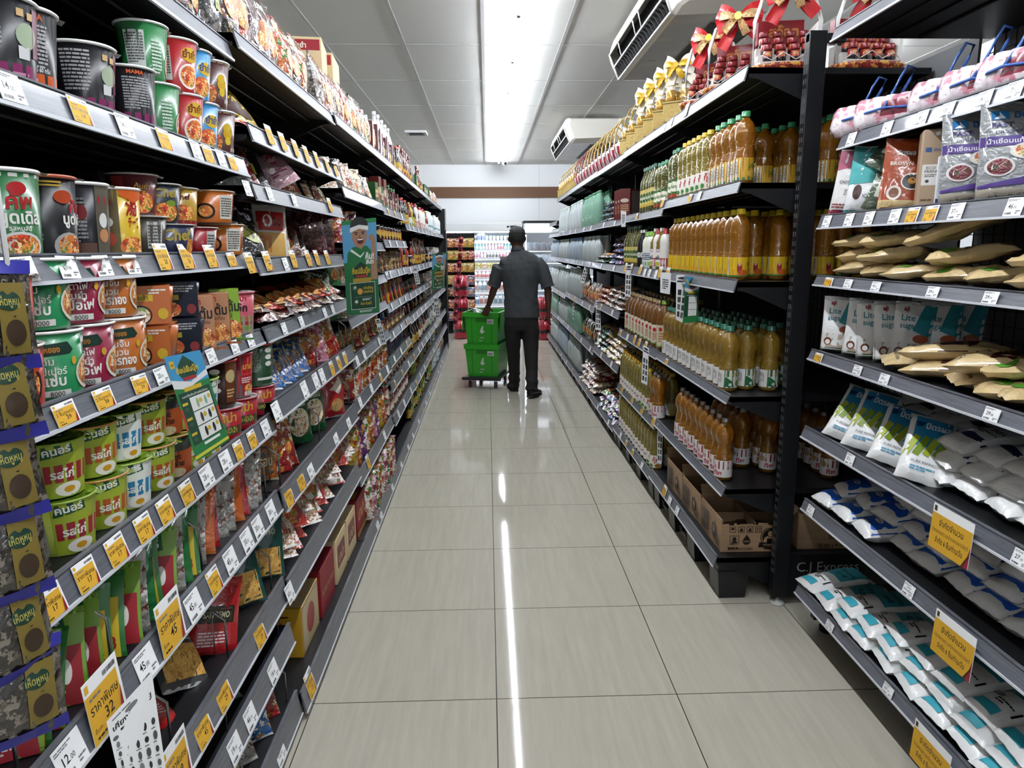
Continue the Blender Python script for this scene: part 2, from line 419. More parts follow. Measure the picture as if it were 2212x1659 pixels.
# ---- ceiling suspended air conditioners
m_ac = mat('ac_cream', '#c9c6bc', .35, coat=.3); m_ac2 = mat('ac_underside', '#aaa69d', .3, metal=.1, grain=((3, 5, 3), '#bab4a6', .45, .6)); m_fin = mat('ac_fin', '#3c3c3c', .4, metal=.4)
def aircon(Y0, Y1, X0, label):
    t = empty('air_conditioner', (X0, Y0, 2.70)); prop(t, label, 'air conditioner', 'ceiling air conditioners')
    L_ = Y1-Y0
    # cross-section in x-z : outlet faces the aisle (-x)
    sec = [(.02, .26), (.0, .20), (.0, .17), (.07, .0), (.10, -.01), (.60, .01), (.68, .04), (.70, .1), (.70, .26)]
    def ring(y, k): return [(k_[0] if k == 1 else .35+(k_[0]-.35)*k, y, k_[1] if k == 1 else .15+(k_[1]-.13)*k) for k_ in sec]
    n = len(sec); b = MB(); rows = [ring(.0, .82), ring(.03, .93), ring(.09, 1), ring(L_-.09, 1), ring(L_-.03, .93), ring(L_, .82)]
    for a in range(5):
        for i in range(n):
            j = (i+1) % n
            if a == 2 and i == 2: continue       # outlet opening
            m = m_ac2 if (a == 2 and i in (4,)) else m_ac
            b.add([rows[a][i], rows[a][j], rows[a+1][j], rows[a+1][i]], [(0, 1, 2, 3)], m, a != 2)
    b.add(rows[0], [tuple(range(n))], m_ac); b.add(rows[5], [tuple(range(n))[::-1]], m_ac)
    ob('housing', b, t)
    b = MB(); b.add([(.05, .09, .2), (.05, L_-.09, .2), (.13, L_-.09, .02), (.13, .09, .02)], [(0, 1, 2, 3)], BLACKP)
    for i in range(22):
        y = .12+(L_-.24)*i/21; b.prism([(.03, .10), (.09, .012), (.11, .02), (.05, .12)], y, y+.004, m_fin, 1)
    ob('fins', b, t)
    b = MB(); wm = mat('ac_white', '#e9e9e6', .3)
    for (x, z) in ((.0, .17), (.035, .085), (.07, .0)): b.tube([(x-.004, .07, z), (x-.004, L_-.07, z)], .006, wm, 6)
    for q in (.07, L_*.36, L_*.46, L_*.75, L_-.07): b.tube([(-.002, q, .165), (.033, q+.05, .085)], .004, wm, 5)
    b.tube([(-.004, .07, .17), (.066, .07, .0)], .006, wm, 6); b.tube([(-.004, L_-.07, .17), (.066, L_-.07, .0)], .006, wm, 6)
    ob('outlet_louver', b, t)
    b = MB(); gz = mat('ac_grille', '#55534f', .5)
    for i in range(26):
        x = .34+.011*i; b.box(x, x+.005, .25, L_-.3, -.008+.0, .004+(x-.1)*.04, gz)
    b.box(.33, .63, .25, L_-.3, .004, .012, BLACKP)
    ob('intake_grille', b, t)
    b = MB(); sf = plane_surf((.13, L_*.62, -.0085), (1, 0, 0.0), (0, 1, 0)); 
    b.rect(.02, 0, .16, .05, mat('ac_sticker', '#5a564e', .4), lambda x, y, e: Vector((.1+x, L_*.6+y, -.0095-e+x*.04)))
    b.text('EER', .09, .012, .025, INK, lambda x, y, e: Vector((.1+x, L_*.6+y, -.0105-e+x*.04)))
    ob('badge', b, t)
    for y in (.25, L_-.25):
        b = MB(); b.tube([(.2, y, .24), (.2, y, ZC-2.70)], .006, WIRE); b.tube([(.5, y, .24), (.5, y, ZC-2.70)], .006, WIRE); ob('hanger', b, t)
aircon(4.02, 5.72, .93, 'large cream ceiling air conditioner above the red bow gift baskets')
aircon(8.82, 10.72, .93, 'farther cream air conditioner above the end of the gold gift baskets')
# ================================================================= SHELVING
def price_rail(mb, side, x, y0, y1, zt, zb):
    """clear grey label holder along a shelf front; side=+1 faces +x"""
    s = side; dx = .012
    mb.add([(x-s*dx, y0, zt), (x-s*dx, y1, zt), (x+s*.002, y1, zb), (x+s*.002, y0, zb)], [(0, 1, 2, 3) if s < 0 else (3, 2, 1, 0)], RAIL)
    mb.add([(x-s*(dx+.004), y0, zt), (x-s*(dx+.004), y1, zt), (x-s*.004, y1, zb), (x-s*.004, y0, zb)], [(3, 2, 1, 0) if s < 0 else (0, 1, 2, 3)], RAIL)
    for yy in (y0, y1): mb.add([(x-s*dx, yy, zt), (x+s*.002, yy, zb), (x-s*.004, yy, zb), (x-s*(dx+.004), yy, zt)], [(0, 1, 2, 3)], RAIL)
    mb.box(x-s*.002, x+s*.005, y0, y1, zb-.0035, zb+.002, RAILW)
    mb.box(x-s*(dx+.006), x-s*(dx-.003), y0, y1, zt-.001, zt+.002, RAIL)
def shelf_parts(t, side, x, y0, y1, zt, zb, xb, bracket=True, gap=.004):
    """deck surface at zt-.006; x front, xb back"""
    s = side; zs = zt-.008; b = MB(); g = gap
    b.box(x-s*.016, xb, y0+g, y1-g, zs-.022, zs, BLACKM)
    b.box(x-s*.016, x-s*.02, y0+g, y1-g, zb+.004, zs, BLACKM)
    n = 3
    for k in range(n):
        xx = x-s*(.1+.09*k); b.box(xx, xx-s*.02, y0+.03, y1-.03, zs-.03, zs-.021, BLACKM, .003)
    o = ob('shelf', b, t)
    r = MB(); price_rail(r, s, x, y0+g, y1-g, zt, zb); ob('price_rail', r, o)
    if bracket:
        for yy in (y0+g, y1-g-.004):
            r = MB()
            xe = min(abs(xb), abs(x)+.30)*(1 if xb > 0 else -1)
            r.prism([(x-s*.02, zs-.001), (xe, zs-.001), (xe, zs-.13), (xe+s*.03, zs-.135), (x-s*.05, zs-.04), (x-s*.02, zs-.035)], yy, yy+.004, BLACKM, 1)
            ob('bracket', r, o)
    return zs
YL0 = .83; BW = 1.21
def yb(i): return YL0+BW*i
LS = {   # noodle side: bay -> list of (rail top z, rail bottom z, front x)
 0: [(2.0, 1.955, -.665), (1.705, 1.66, -.645), (1.458, 1.418, -.65), (1.243, 1.205, -.635), (.998, .948, -.622), (.765, .705, -.618), (.49, .42, -.618), (.34, .275, -.608), (.11, .03, -.6)],
 1: [(2.035, 1.99, -.65), (1.80, 1.755, -.63), (1.645, 1.60, -.63), (1.44, 1.395, -.635), (1.245, 1.205, -.625), (1.035, .975, -.61), (.765, .695, -.608), (.475, .41, -.608), (.095, .025, -.588)],
 2: [(2.04, 1.995, -.64), (1.735, 1.69, -.62), (1.50, 1.455, -.625), (1.31, 1.27, -.62), (1.15, 1.11, -.62), (.975, .925, -.612), (.77, .715, -.612), (.42, .36, -.61), (.095, .02, -.59)],
 3: [(2.04, 1.995, -.64), (1.72, 1.672, -.62), (1.52, 1.475, -.62), (1.325, 1.28, -.62), (1.12, 1.075, -.615), (.94, .895, -.612), (.78, .73, -.612), (.62, .57, -.61), (.41, .35, -.6), (.095, .02, -.59)]}
for i in range(4, 8): LS[i] = [(2.04, 1.995, -.64), (1.655, 1.61, -.62), (1.32, 1.27, -.62), (1.11, 1.065, -.62), (.93, .88, -.61), (.61, .56, -.61), (.39, .34, -.6), (.095, .02, -.59)]
BK = -1.10
def zL(bay, k): return LS[bay][k][0]-.008
bn = ['first', 'second', 'third', 'fourth', 'fifth', 'sixth', 'seventh', 'eighth']
for i in range(8):
    y0, y1 = (yb(i) if i else .55), yb(i+1)
    t = empty('shelving_bay', (0, 0, 0)); prop(t, 'tall black shelving bay on the noodle side, %s from the camera end of the aisle' % bn[i], 'shelving', 'black bays of the noodle rack')
    b = MB(); b.box(BK-.02, BK, y0, y1, .02, 2.22 if i > 0 else 2.1, BLACKP); ob('back_panel', b, t)
    b = MB(); b.box(BK, BK+.05, y0+.001, y0+.035, 0, 2.1, BLACKM); ob('upright', b, t)
    b = MB(); b.box(-.66, BK, y0+.003, y1-.003, .0, .03, BLACKM); ob('base_plinth', b, t)
    for (zt, zb, x) in LS[i]: shelf_parts(t, 1, x, y0, y1, zt, zb, BK+.001)
b = MB(); b.box(-.60, -1.1, yb(8)+.002, yb(8)+.03, 0, 2.02, BLACKM); b.box(-.60, -.585, yb(8)-.05, yb(8)+.03, 0, 1.72, BLACKM); 
b.box(-.60, -.585, yb(8)-.02, yb(8)+.03, 1.72, 2.02, mat('end_grey', '#9a9a98', .5))
prop(ob('rack_end_panel', b), 'black upright panel with grey top closing the noodle rack by the chiller', 'panel')
# ---- oil side
YR0 = 2.76; RS = {
 0: [(2.12, 2.068, .955), (1.71, 1.668, .95), (1.338, 1.292, .955), (.882, .848, .95), (.495, .46, .95), (.195, .15, .93)],
 1: [(2.12, 2.07, .955), (1.68, 1.635, .955), (1.34, 1.29, .95), (.885, .84, .95), (.48, .435, .95), (.175, .13, .93)],
 2: [(2.11, 2.065, .955), (1.67, 1.625, .955), (1.335, 1.29, .95), (1.0, .95, .95), (.60, .55, .95), (.145, .10, .93)]}
for i in range(3, 7): RS[i] = [(2.12 if i < 6 else 1.83, 2.07 if i < 6 else 1.78, .955), (1.665, 1.62, .955), (1.335, 1.29, .95), (.94 if i < 5 else .9, .89 if i < 5 else .85, .95), (.56, .51, .95), (.145, .10, .93)]
XBR = 1.66
def yr(i): return YR0+BW*i
def zR(bay, k): return RS[bay][k][0]-.008
m_mesh_back = mat('pale_board', '#5c5e60', .6)
def mesh_panel(t, x, y0, y1, z0, z1, st=.05):
    b = MB(); y = y0
    while y <= y1: b.box(x-.0015, x+.0015, y-.0015, y+.0015, z0, z1, WIREB); y += st
    z = z0
    while z <= z1: b.box(x-.0015, x+.0015, y0, y1, z-.0015, z+.0015, WIREB); z += st
    return ob('wire_mesh', b, t)
for i in range(7):
    y0, y1 = yr(i), yr(i+1)
    t = empty('shelving_bay', (0, 0, 0)); prop(t, 'tall black shelving bay on the cooking oil side, %s from the corner post' % bn[i], 'shelving', 'black bays of the oil rack')
    if i > 0:
        b = MB(); b.box(1.30, 1.34, y0+.001, y0+.045, .2, 2.2 if i < 6 else 1.9, BLACKM); ob('upright', b, t)
    if i > 0:
        b = MB(); b.box(XBR, XBR+.02, y0, y1, .2, 2.1, BLACKP); ob('back_panel', b, t)
    else:
        mesh_panel(t, XBR, y0, y1, .05, 2.1); b = MB(); b.box(XBR+.01, XBR+.02, 2.53, y1, .2, 2.16, m_mesh_back); ob('back_panel', b, t)
    for k, (zt, zb, x) in enumerate(RS[i]): shelf_parts(t, -1, x, y0, y1, zt, zb, XBR-.004)
# corner post
t = empty('corner_post', (0, 0, 0)); prop(t, 'tall slotted black steel post with white foot at the corner of the oil rack', 'post')
b = MB(); b.box(1.163, 1.227, 2.70, 2.745, .035, 2.222, BLACKM, .002); ob('post_body', b, t)
b = MB()
for k in range(60):
    z = .14+.034*k; 
    for yy in (2.711, 2.728): b.box(1.1622, 1.164, yy, yy+.006, z, z+.018, mat('slot', '#4a4c50', .6))
ob('slots', b, t)
b = MB(); b.lathe([(.028, 0), (.03, .004), (.024, .012), (.008, .016), (.008, .04)], 16, pl('#c9c9c4'), c=(1.192, 2.722, 0)); ob('levelling_foot', b, t)
b = MB(); b.box(1.163, 1.30, 2.705, 2.735, 2.185, 2.215, BLACKM, .002); ob('crossbar', b, t); b = MB(); b.box(1.227, 1.66, 2.71, 2.74, .04, .22, BLACKM); b.text('C.J Express', 1.26, .145, .042, mat('stencil_grey', '#85878a', .5), plane_surf((0, 2.709, 0), (1, 0, 0), (0, 0, 1)), al='l', w=.26); ob('crossbar', b, t)
# black plastic risers below the lowest shelves of the oil side
def riser():
    b = MB(); bm = mat('riser_plastic', '#131417', .38, bump=(30, .15))
    b.box(0, .70, 0, 1.18, .105, .135, bm, .004)
    for y in (.0, .36, .72, 1.06):
        for x in (.0, .36):
            pts = [(x+.01, 0), (x+.12, 0), (x+.135, .105), (x, .105)]
            b.prism(pts, y+.0, y+.12, bm, 1)
    b2 = MB(); sf = plane_surf((-.001, 1.1, 0), (0, -1, 0), (0, 0, 1))
    for y in (.2, .56): b2.text('C.J Express', y, .05, .03, mat('stencil_grey', '#85878a', .5), plane_surf((.006, 1.1, 0), (0, -1, 0), (-.12, 0, 1)), w=.11)
    return Proto('shelf_riser', [('riser_frame', b), ('stencil', b2)])
RP = riser()
for i in range(7):
    z = RS[i][5][0]-.041
    put(RP, (.955, yr(i)+.015, 0), 0, 'black plastic riser on the floor under the %s bay of oil shelves' % bn[i], 'riser', 'black risers under the oil rack', sc=(1, 1, z/.135))
# ---- sugar rack (closer to the camera, same side)
ys0, ys1 = .75, 2.52
SS = [(2.175, 2.135, 1.155), (1.835, 1.79, 1.205), (1.57, 1.525, 1.155), (1.363, 1.33, 1.155), (1.10, 1.065, 1.155), (.815, .775, 1.15), (.535, .495, 1.17), (.19, .155, 1.17)]
def zS(k): return SS[k][0]-.008
t = empty('sugar_shelving', (0, 0, 0)); prop(t, 'black shelving bay full of sugar bags, standing at the corner by the post', 'shelving')
for k, (zt, zb, x) in enumerate(SS): shelf_parts(t, -1, x, ys0, ys1, zt, zb, 1.70, bracket=False)
mesh_panel(t, 1.705, ys0, ys1, .05, 2.5); b = MB(); b.box(1.72, 1.73, ys0, ys1, .05, 2.5, m_mesh_back); ob('back_panel', b, t)
b = MB(); b.box(1.74, 1.78, ys1-.03, ys1+.03, 0, 2.3, BLACKM); ob('upright', b, t)
b = MB(); b.box(1.74, 1.78, 1.6, 1.66, 0, 2.3, BLACKM); ob('upright', b, t)
b = MB(); b.box(1.24, 1.7, ys1-.03, ys1, .05, .14, BLACKM); b.lathe([(.03, 0), (.03, .02), (.012, .03), (.012, .06)], 12, pl('#151515'), c=(1.30, ys1-.02, 0)); b.lathe([(.03, 0), (.03, .02), (.012, .03), (.012, .06)], 12, pl('#151515'), c=(1.62, ys1-.02, 0)); ob('base_frame', b, t)
# ================================================================= PRODUCT BUILDERS
SPEC = {'FOOD': FOOD, 'FOOD2': FOOD2}
def deco(mb, surf, H, ops):
    def c(k): return SPEC[k] if k in SPEC else (k if not isinstance(k, str) else ink(k))
    for o in ops:
        k = o[0]
        if k == 'r': mb.rect(o[1]*H, o[2]*H, o[3]*H, o[4]*H, c(o[5]), surf)
        elif k == 'e': mb.ell(o[1]*H, o[2]*H, o[3]*H, o[4]*H, c(o[5]), surf)
        elif k == 't': mb.text(o[1], o[2]*H, o[3]*H, o[4]*H, c(o[5]), surf, w=(o[6]*H if len(o) > 6 and o[6] else None), bold=(o[7] if len(o) > 7 else 1), rot=(o[8] if len(o) > 8 else 0))
        elif k == 'l': mb.lines(o[1]*H, o[2]*H, o[3]*H, o[4]*H, o[5], c(o[6]), surf, seed=len(mb.v) % 97)
        elif k == 'b': mb.bars(o[1]*H, o[2]*H, o[3]*H, o[4]*H, INK, surf)
        elif k == 'p': mb.poly([(x*H, y*H) for x, y in o[1]], c(o[2]), surf)
def cone_surf(r0, r1, h): return lambda x, y, e: ((r0+(r1-r0)*y/h+e)*sin(x/((r0+r1)/2)), -(r0+(r1-r0)*y/h+e)*cos(x/((r0+r1)/2)), y)
def cup(rt, rb, h, col, ops, lid='#e9e9e6', rim='#f0f0ee', lidops=None, n=28, name='noodle_cup', m=None, foot=None):
    m = m or pl(col)
    b = MB(); fm = pl(foot) if foot else m
    b.lathe([(rb*.96, 0), (rb, .002), (rb+(rt-rb)*.05, h*.05), (rt*.995, h*.965)], n, [fm, fm, m])
    deco(b, cone_surf(rb+.0003, rt*.995+.0003, h), h, ops)
    r = MB(); r.lathe([(rt*.99, h*.955), (rt+.0028, h*.965), (rt+.0034, h*.985), (rt+.001, h)], n, pl(rim), cap=False)
    l = MB(); l.lathe([(rt+.001, h), (rt*.97, h-.001), (rt*.9, h-.0025), (.001, h-.002)], n, foil(lid) if lid != rim else pl(lid), cap=False)
    l.add([(rt*.8, -.008, h+.001), (rt+.012, -.01, h-.003), (rt+.014, .012, h-.005), (rt*.8, .014, h+.001)], [(0, 1, 2, 3)], foil(lid))
    if lidops: deco(l, lambda x, y, e: (x, y-.0, h+e), rt, lidops)
    return Proto(name, [('cup_body', b), ('cup_rim', r), ('foil_lid', l)])
def pillow_fn(w, h, t, seed, crimp=.012, cr=.0025, box=.55, stand=0., lean=0.):
    R = Vector((seed*3.1, seed*1.7, seed*.9))
    def f(u, v, side):
        vv = v*h
        q = min(vv-0, h-vv)/crimp if crimp else 9
        pv = 0. if q < .6 else min(1., ((min(vv, h-vv)-crimp*.6)/(h*.5-crimp*.6)))
        tv = sin(pi/2*pv)**box
        if stand: tv = (sin(pi/2*min(1, (h-vv)/(h*.75)))**.9 if vv > h*.25 else 1.) if h-vv > crimp*.6 else 0
        tu = max(0., sin(pi*u))**(box*.8)
        x = (u-.5)*w*(1-.06*tv)
        d = t/2*tv*tu
        p = Vector((x*16, vv*16, side*3.))+R
        nz = noise.noise(p)*cr*2*tu*(.4+.6*min(1, tv+.2)) + noise.noise(p*2.7)*cr*tu
        if tv < .8: nz += sin(u*31+seed+v*2)*cr*.6*(1-tv)*(1 if 0 < u < 1 else 0)
        y = -side*d-side*nz*.9
        if crimp and q < .6: y = sin(u*20+seed)*cr*.4+side*-.0004
        y += lean*(noise.noise(Vector((x*5, vv*5, seed)))*.02)
        z = vv+(noise.noise(Vector((x*12, seed, 3)))*cr*1.5 if v in (0, 1) else 0)
        return (x, y, z)
    return f
def pouch(name, w, h, t, m, ops=(), seed=1, nu=10, nv=14, seal=None, part='pouch_body', back=True, **k):
    f = pillow_fn(w, h, t, seed, **k); b = MB()
    b.patch(lambda a, c: f(a, c, 1), nu, nv, m)
    b.patch(lambda a, c: f(a, c, -1), nu, nv, m, flip=True)
    def surf(x, y, e):
        u = min(1, max(0, x/w+.5)); v = min(1, max(0, y/h)); 
        # bilinear on the same grid so that print follows the mesh
        i = min(nu-1, int(u*nu)); j = min(nv-1, int(v*nv)); a = u*nu-i; c = v*nv-j
        P = [Vector(f((i+p)/nu, (j+q)/nv, 1)) for q in (0, 1) for p in (0, 1)]
        r = (P[0]*(1-a)+P[1]*a)*(1-c)+(P[2]*(1-a)+P[3]*a)*c
        r.y -= e*2+.0006; return r
    deco(b, surf, h, ops)
    cr = k.get('crimp', .012)
    if seal:
        sm = foil(seal); ss = []
        for v0, v1 in ((0, cr*.75/h), (1-cr*.75/h, 1)):
            s = MB(); ss.append(('seal_strip', s))
            for sd in (1, -1):
                def g(a, c, v0=v0, v1=v1, sd=sd):
                    P = Vector(f(a, v0+(v1-v0)*c, sd)); P.y -= sd*.0009; return P
                s.patch(g, nu, 1, sm, flip=sd < 0)
        return Proto(name, [(part, b)]+ss)
    return Proto(name, [(name, b)])
def lathe_surf(prof, off=.0006):
    def r_at(z):
        for (r0, z0), (r1, z1) in zip(prof, prof[1:]):
            if z0 <= z <= z1: return r0+(r1-r0)*((z-z0)/(z1-z0) if z1 > z0 else 0)
        return prof[-1][0]
    R = max(p[0] for p in prof)
    return lambda x, y, e: ((r_at(y)+off+e)*sin(x/R), -(r_at(y)+off+e)*cos(x/R), y)
def bottle(name, prof, r, h, m, cap, lab=None, n=20, wob=None, capr=.42, caph=.075, caponly=None, handle=False):
    """prof in fractions of r and h; lab = (z0, z1, colour or material, ops)"""
    P = [(a*r, c*h) for a, c in prof]; b = MB(); b.lathe(P, n, m, wob=wob)
    parts = [('bottle_body', b)]
    c = MB(); cr = capr*r; z0 = h*(1-caph)
    cm = cap if not isinstance(cap, str) else pl(cap)
    c.lathe([(cr*1.06, z0-.001), (cr*1.06, z0+.003), (cr, z0+.004), (cr, h-.002), (cr*.92, h)], 16, cm, wob=lambda a, z: 1+.02*cos(a*16)); parts.append(('bottle_cap', c))
    if lab:
        z0, z1, lc, ops = lab[:4]; l = MB(); lm = lc if not isinstance(lc, str) else pl(lc)
        sf = lathe_surf(P)
        l.patch(lambda a, q: sf((a*2-1)*pi*max(p[0] for p in P), h*(z0+(z1-z0)*q), 0), n, 3, lm, True)
        deco(l, lambda x, y, e: sf(x, y+h*z0, e), h, ops)
        parts.append(('bottle_label', l))
    if handle:
        q = MB(); q.tube([(0, r*.4, h*.9), (0, r*1.0, h*.86), (0, r*1.1, h*.7), (0, r*.9, h*.62)], r*.14, m, 6); parts.append(('handle', q))
    return Proto(name, parts)
def carton(name, w, d, h, m, ops=(), side=(), top=(), bev=.0012, sidel=()):
    b = MB(); b.box(-w/2, w/2, -d/2, d/2, 0, h, m, bev)
    deco(b, plane_surf((0, -d/2, 0), (1, 0, 0), (0, 0, 1)), h, ops)
    deco(b, plane_surf((w/2, 0, 0), (0, 1, 0), (0, 0, 1)), h, side)
    deco(b, plane_surf((-w/2, 0, 0), (0, -1, 0), (0, 0, 1)), h, sidel)
    deco(b, plane_surf((0, 0, h), (1, 0, 0), (0, 1, 0)), h, top)
    return Proto(name, [(name, b)])
# ---- oil bottle profiles
WAIST = [(.86, 0), (.97, .012), (1, .03), (1, .36), (.96, .39), (.88, .45), (.82, .50), (.86, .55), (.95, .60), (1.0, .66), (1.01, .72), (.95, .78), (.76, .84), (.5, .885), (.36, .905), (.34, .93)]
RIDGE = [(.9, 0), (1, .02), (1, .40), (.96, .41), (1, .44), (.95, .455), (1, .475), (.95, .49), (1, .51), (.95, .525), (1, .545), (.95, .56), (1.0, .59), (1.02, .70), (.97, .78), (.8, .85), (.5, .90), (.36, .92), (.34, .94)]
TWIST = [(.88, 0), (1, .02), (1, .33), (.93, .36), (.86, .42), (.74, .50), (.70, .54), (.80, .60), (.96, .67), (1.0, .73), (.95, .79), (.7, .86), (.45, .9), (.34, .92), (.33, .945)]
TALL = [(.9, 0), (1, .02), (1, .62), (.92, .68), (.55, .80), (.36, .86), (.34, .93)]
SAUCE = [(.92, 0), (1, .02), (1, .55), (.9, .62), (.5, .72), (.38, .80), (.36, .92)]
SQUEEZE = [(.9, 0), (1, .03), (1, .3), (.92, .5), (.98, .66), (.85, .78), (.5, .86), (.4, .88), (.4, .92)]
JAR = [(.9, 0), (1, .04), (1, .75), (.9, .82), (.82, .84), (.82, .9)]
def oilm(nm, c, tr=.8): return mat('oil_'+nm, c, .04, trans=tr, ior=1.4, coat=.8, bump=(42, .9, 1.2))
OIL_A = oilm('amber', '#f4a42a'); OIL_G = oilm('gold', '#f4c44c'); OIL_Y = oilm('yellow', '#e4cc56'); OIL_D = oilm('dark', '#d08a34', .8); OIL_O = oilm('olive', '#9a9a3c', .8)
PET = mat('clear_pet', '#d6e0df', .1, trans=.4, ior=1.2, coat=.6, bump=(30, .5, .6)); PETG = mat('green_pet', '#8fbfa6', .1, trans=.4, ior=1.2, coat=.6, bump=(30, .5, .6)); PETB = mat('blue_pet', '#bccfdd', .1, trans=.4, ior=1.2, coat=.6, bump=(30, .5, .6))
flute = lambda a, z: 1+.022*cos(8*a+z*60)
GL = '#2f9a5d'
P = {}
P['oil_green'] = bottle('oil_bottle', WAIST, .0385, .272, OIL_A, '#3f9a62', (.055, .36, '#e4b02a', [('r', -.33, 0, -.02, .29, '#e7e5dd'), ('l', -.3, .05, .25, .2, 9, '#7a7a78'), ('r', -.33, 0, .4, .035, '#1f8043'), ('t', 'มรกต', .19, .17, .06, '#2b7d34', .3, 2), ('e', .17, .09, .1, .05, '#f0c24a')]), wob=flute, n=22)
P['oil_yellow'] = bottle('oil_bottle', RIDGE, .0385, .28, OIL_A, '#e0c519', (.06, .33, '#f2c21e', [('r', -.12, 0, .28, .27, '#f6d21f'), ('r', -.12, 0, .28, .10, '#f0a52b'), ('e', .03, .12, .035, .075, '#a31f2a'), ('e', .03, .17, .018, .026, '#e8b08a'), ('e', .08, .05, .07, .045, '#d9661b'), ('t', 'องุ่น', .19, .16, .045, '#b8241e', .14, 2), ('r', -.4, 0, -.14, .27, '#e8e6e0'), ('l', -.38, .06, .22, .18, 8, '#77777a'), ('b', -.38, .01, .12, .04), ('r', -.5, -.001, .5, .02, '#2c7f3c')]), wob=lambda a, z: 1+.018*cos(12*a), n=24)
P['oil_teal'] = bottle('oil_bottle', WAIST, .0385, .268, OIL_G, '#1f6f57', (.06, .33, '#e9e7e2', [('r', -.02, .0, .5, .27, '#e6e8e4'), ('r', -.02, .17, .45, .27, '#17693a'), ('t', 'มรกต', .17, .19, .05, '#e2c33a', .3, 2), ('p', [(-.02, 0), (.14, 0), (.1, .1), (.02, .16), (-.02, .17)], '#17693a'), ('e', .2, .07, .05, .05, '#7fae3e'), ('r', -.34, 0, -.04, .27, '#eceae6'), ('l', -.31, .06, .24, .17, 9, '#6a6a68'), ('b', -.3, .01, .13, .045)]), wob=flute, n=22)
P['oil_red'] = bottle('oil_bottle', TWIST, .0375, .268, OIL_A, mat('cap_metal', '#9a9690', .3, metal=.6), (.06, .33, '#e9e7e6', [('r', -.44, .13, .44, .26, '#9d1522'), ('p', [(-.3, .13), (-.1, .26), (.0, .26), (-.12, .13)], '#ece8e0'), ('e', -.14, .18, .05, .05, '#c9a46a'), ('t', 'ทิพ', -.02, .03, .075, '#c21f4e', .26, 2), ('t', 'ทิพ', .33, .03, .075, '#c21f4e', .22, 2), ('l', .12, .16, .14, .08, 4, '#e9e0e0')]), capr=.36, caph=.06, n=22, wob=lambda a, z: 1+(.05*cos(9*a) if .15 < z/.268*1 < .62 and z > .1 else 0))
P['oil_palm_yellow'] = bottle('oil_bottle', RIDGE, .038, .265, OIL_Y, '#d9a51b', (.06, .33, '#e6e2d8', [('e', 0, .13, .13, .13, '#f0efe9'), ('t', 'หยก', .0, .11, .06, '#b01f2e', .2, 2), ('r', .16, 0, .36, .27, '#e2c01e'), ('r', -.4, 0, -.16, .27, '#dcd6c8'), ('l', -.38, .04, .2, .2, 8, '#7a7a70')]), n=18)
P['oil_big'] = bottle('oil_bottle', [(.9, 0), (1, .02), (1, .14), (.98, .16), (1, .55), (1, .6), (.93, .7), (.75, .8), (.45, .87), (.36, .9), (.34, .93)], .046, .285, OIL_D, '#8e7440', (.12, .5, '#e2d9c2', [('r', -.5, 0, .5, .03, '#6da32c'), ('e', .0, .28, .045, .045, '#c42a2a'), ('l', -.05, .06, .12, .16, 5, '#b9653a'), ('p', [(-.22, 0), (-.1, 0), (-.16, .2), (-.22, .36)], '#86b53c')]), n=20)
P['oil_big_green'] = bottle('oil_bottle', [(.9, 0), (1, .02), (1, .55), (1, .6), (.93, .7), (.75, .8), (.45, .87), (.36, .9), (.34, .93)], .046, .29, OIL_D, '#7fb52c', (.1, .52, '#e8d9b8', [('r', -.6, 0, .6, .035, '#7cb52c'), ('e', -.02, .34, .04, .04, '#c42a2a'), ('l', -.06, .08, .14, .2, 4, '#c0763a'), ('p', [(-.2, .05), (-.12, .05), (-.18, .3), (-.2, .4)], '#86b53c')]), n=20)
P['oil_olive'] = bottle('olive_oil_bottle', TALL, .032, .27, OIL_O, '#2d5e4a', (.12, .5, '#d9c36a', [('e', 0, .2, .08, .1, '#2f5d2b'), ('t', 'ลีล่า', 0, .17, .05, '#f0efe0', .14, 2), ('r', -.2, 0, .2, .06, '#c9a51f')]), n=16)
P['oil_yoghurt'] = bottle('oil_bottle', RIDGE, .037, .27, OIL_Y, '#e0b81c', (.06, .34, '#eee9da', [('r', -.25, .1, .25, .28, '#f0efe8'), ('t', 'กุ๊ก', .05, .14, .09, '#c3202a', .22, 2), ('e', .08, .05, .05, .045, '#d98a1c'), ('e', -.06, .05, .05, .04, '#3b8a34'), ('l', -.36, .02, .16, .24, 9, '#77776f')]), n=18)
P['oil_elan'] = bottle('oil_bottle', RIDGE, .036, .26, OIL_O, '#1f7a4e', (.06, .40, '#3f6a2c', [('e', 0, .2, .13, .1, '#e9e9cf'), ('t', 'อีลาน', 0, .17, .06, '#2c5c20', .2, 2), ('r', -.2, 0, .2, .06, '#b23a22')]), n=16)
P['dress_white'] = bottle('sauce_bottle', SQUEEZE, .034, .235, pl('#e6e3dc'), '#b8222a', (.1, .5, '#e6dfd6', [('r', -.3, .0, .3, .2, '#b32a3a'), ('l', -.1, .03, .2, .14, 5, '#e9e2e2')]), n=16, caph=.13, capr=.45)
P['dress_black'] = bottle('sauce_bottle', TALL, .03, .24, pl('#15151a'), '#efefea', (.15, .55, '#1d1d1f', [('e', 0, .2, .07, .07, '#dcdcd4'), ('t', 'S', 0, .17, .05, '#1a1a1a')]), n=16)
P['dress_green'] = bottle('sauce_bottle', SQUEEZE, .034, .225, pl('#dfe3d0'), '#7cb338', (.1, .55, '#e4e6dc', [('r', -.2, 0, .2, .1, '#4d8b34'), ('l', -.12, .14, .24, .2, 4, '#3a5a8a')]), n=16, caph=.12, capr=.5)
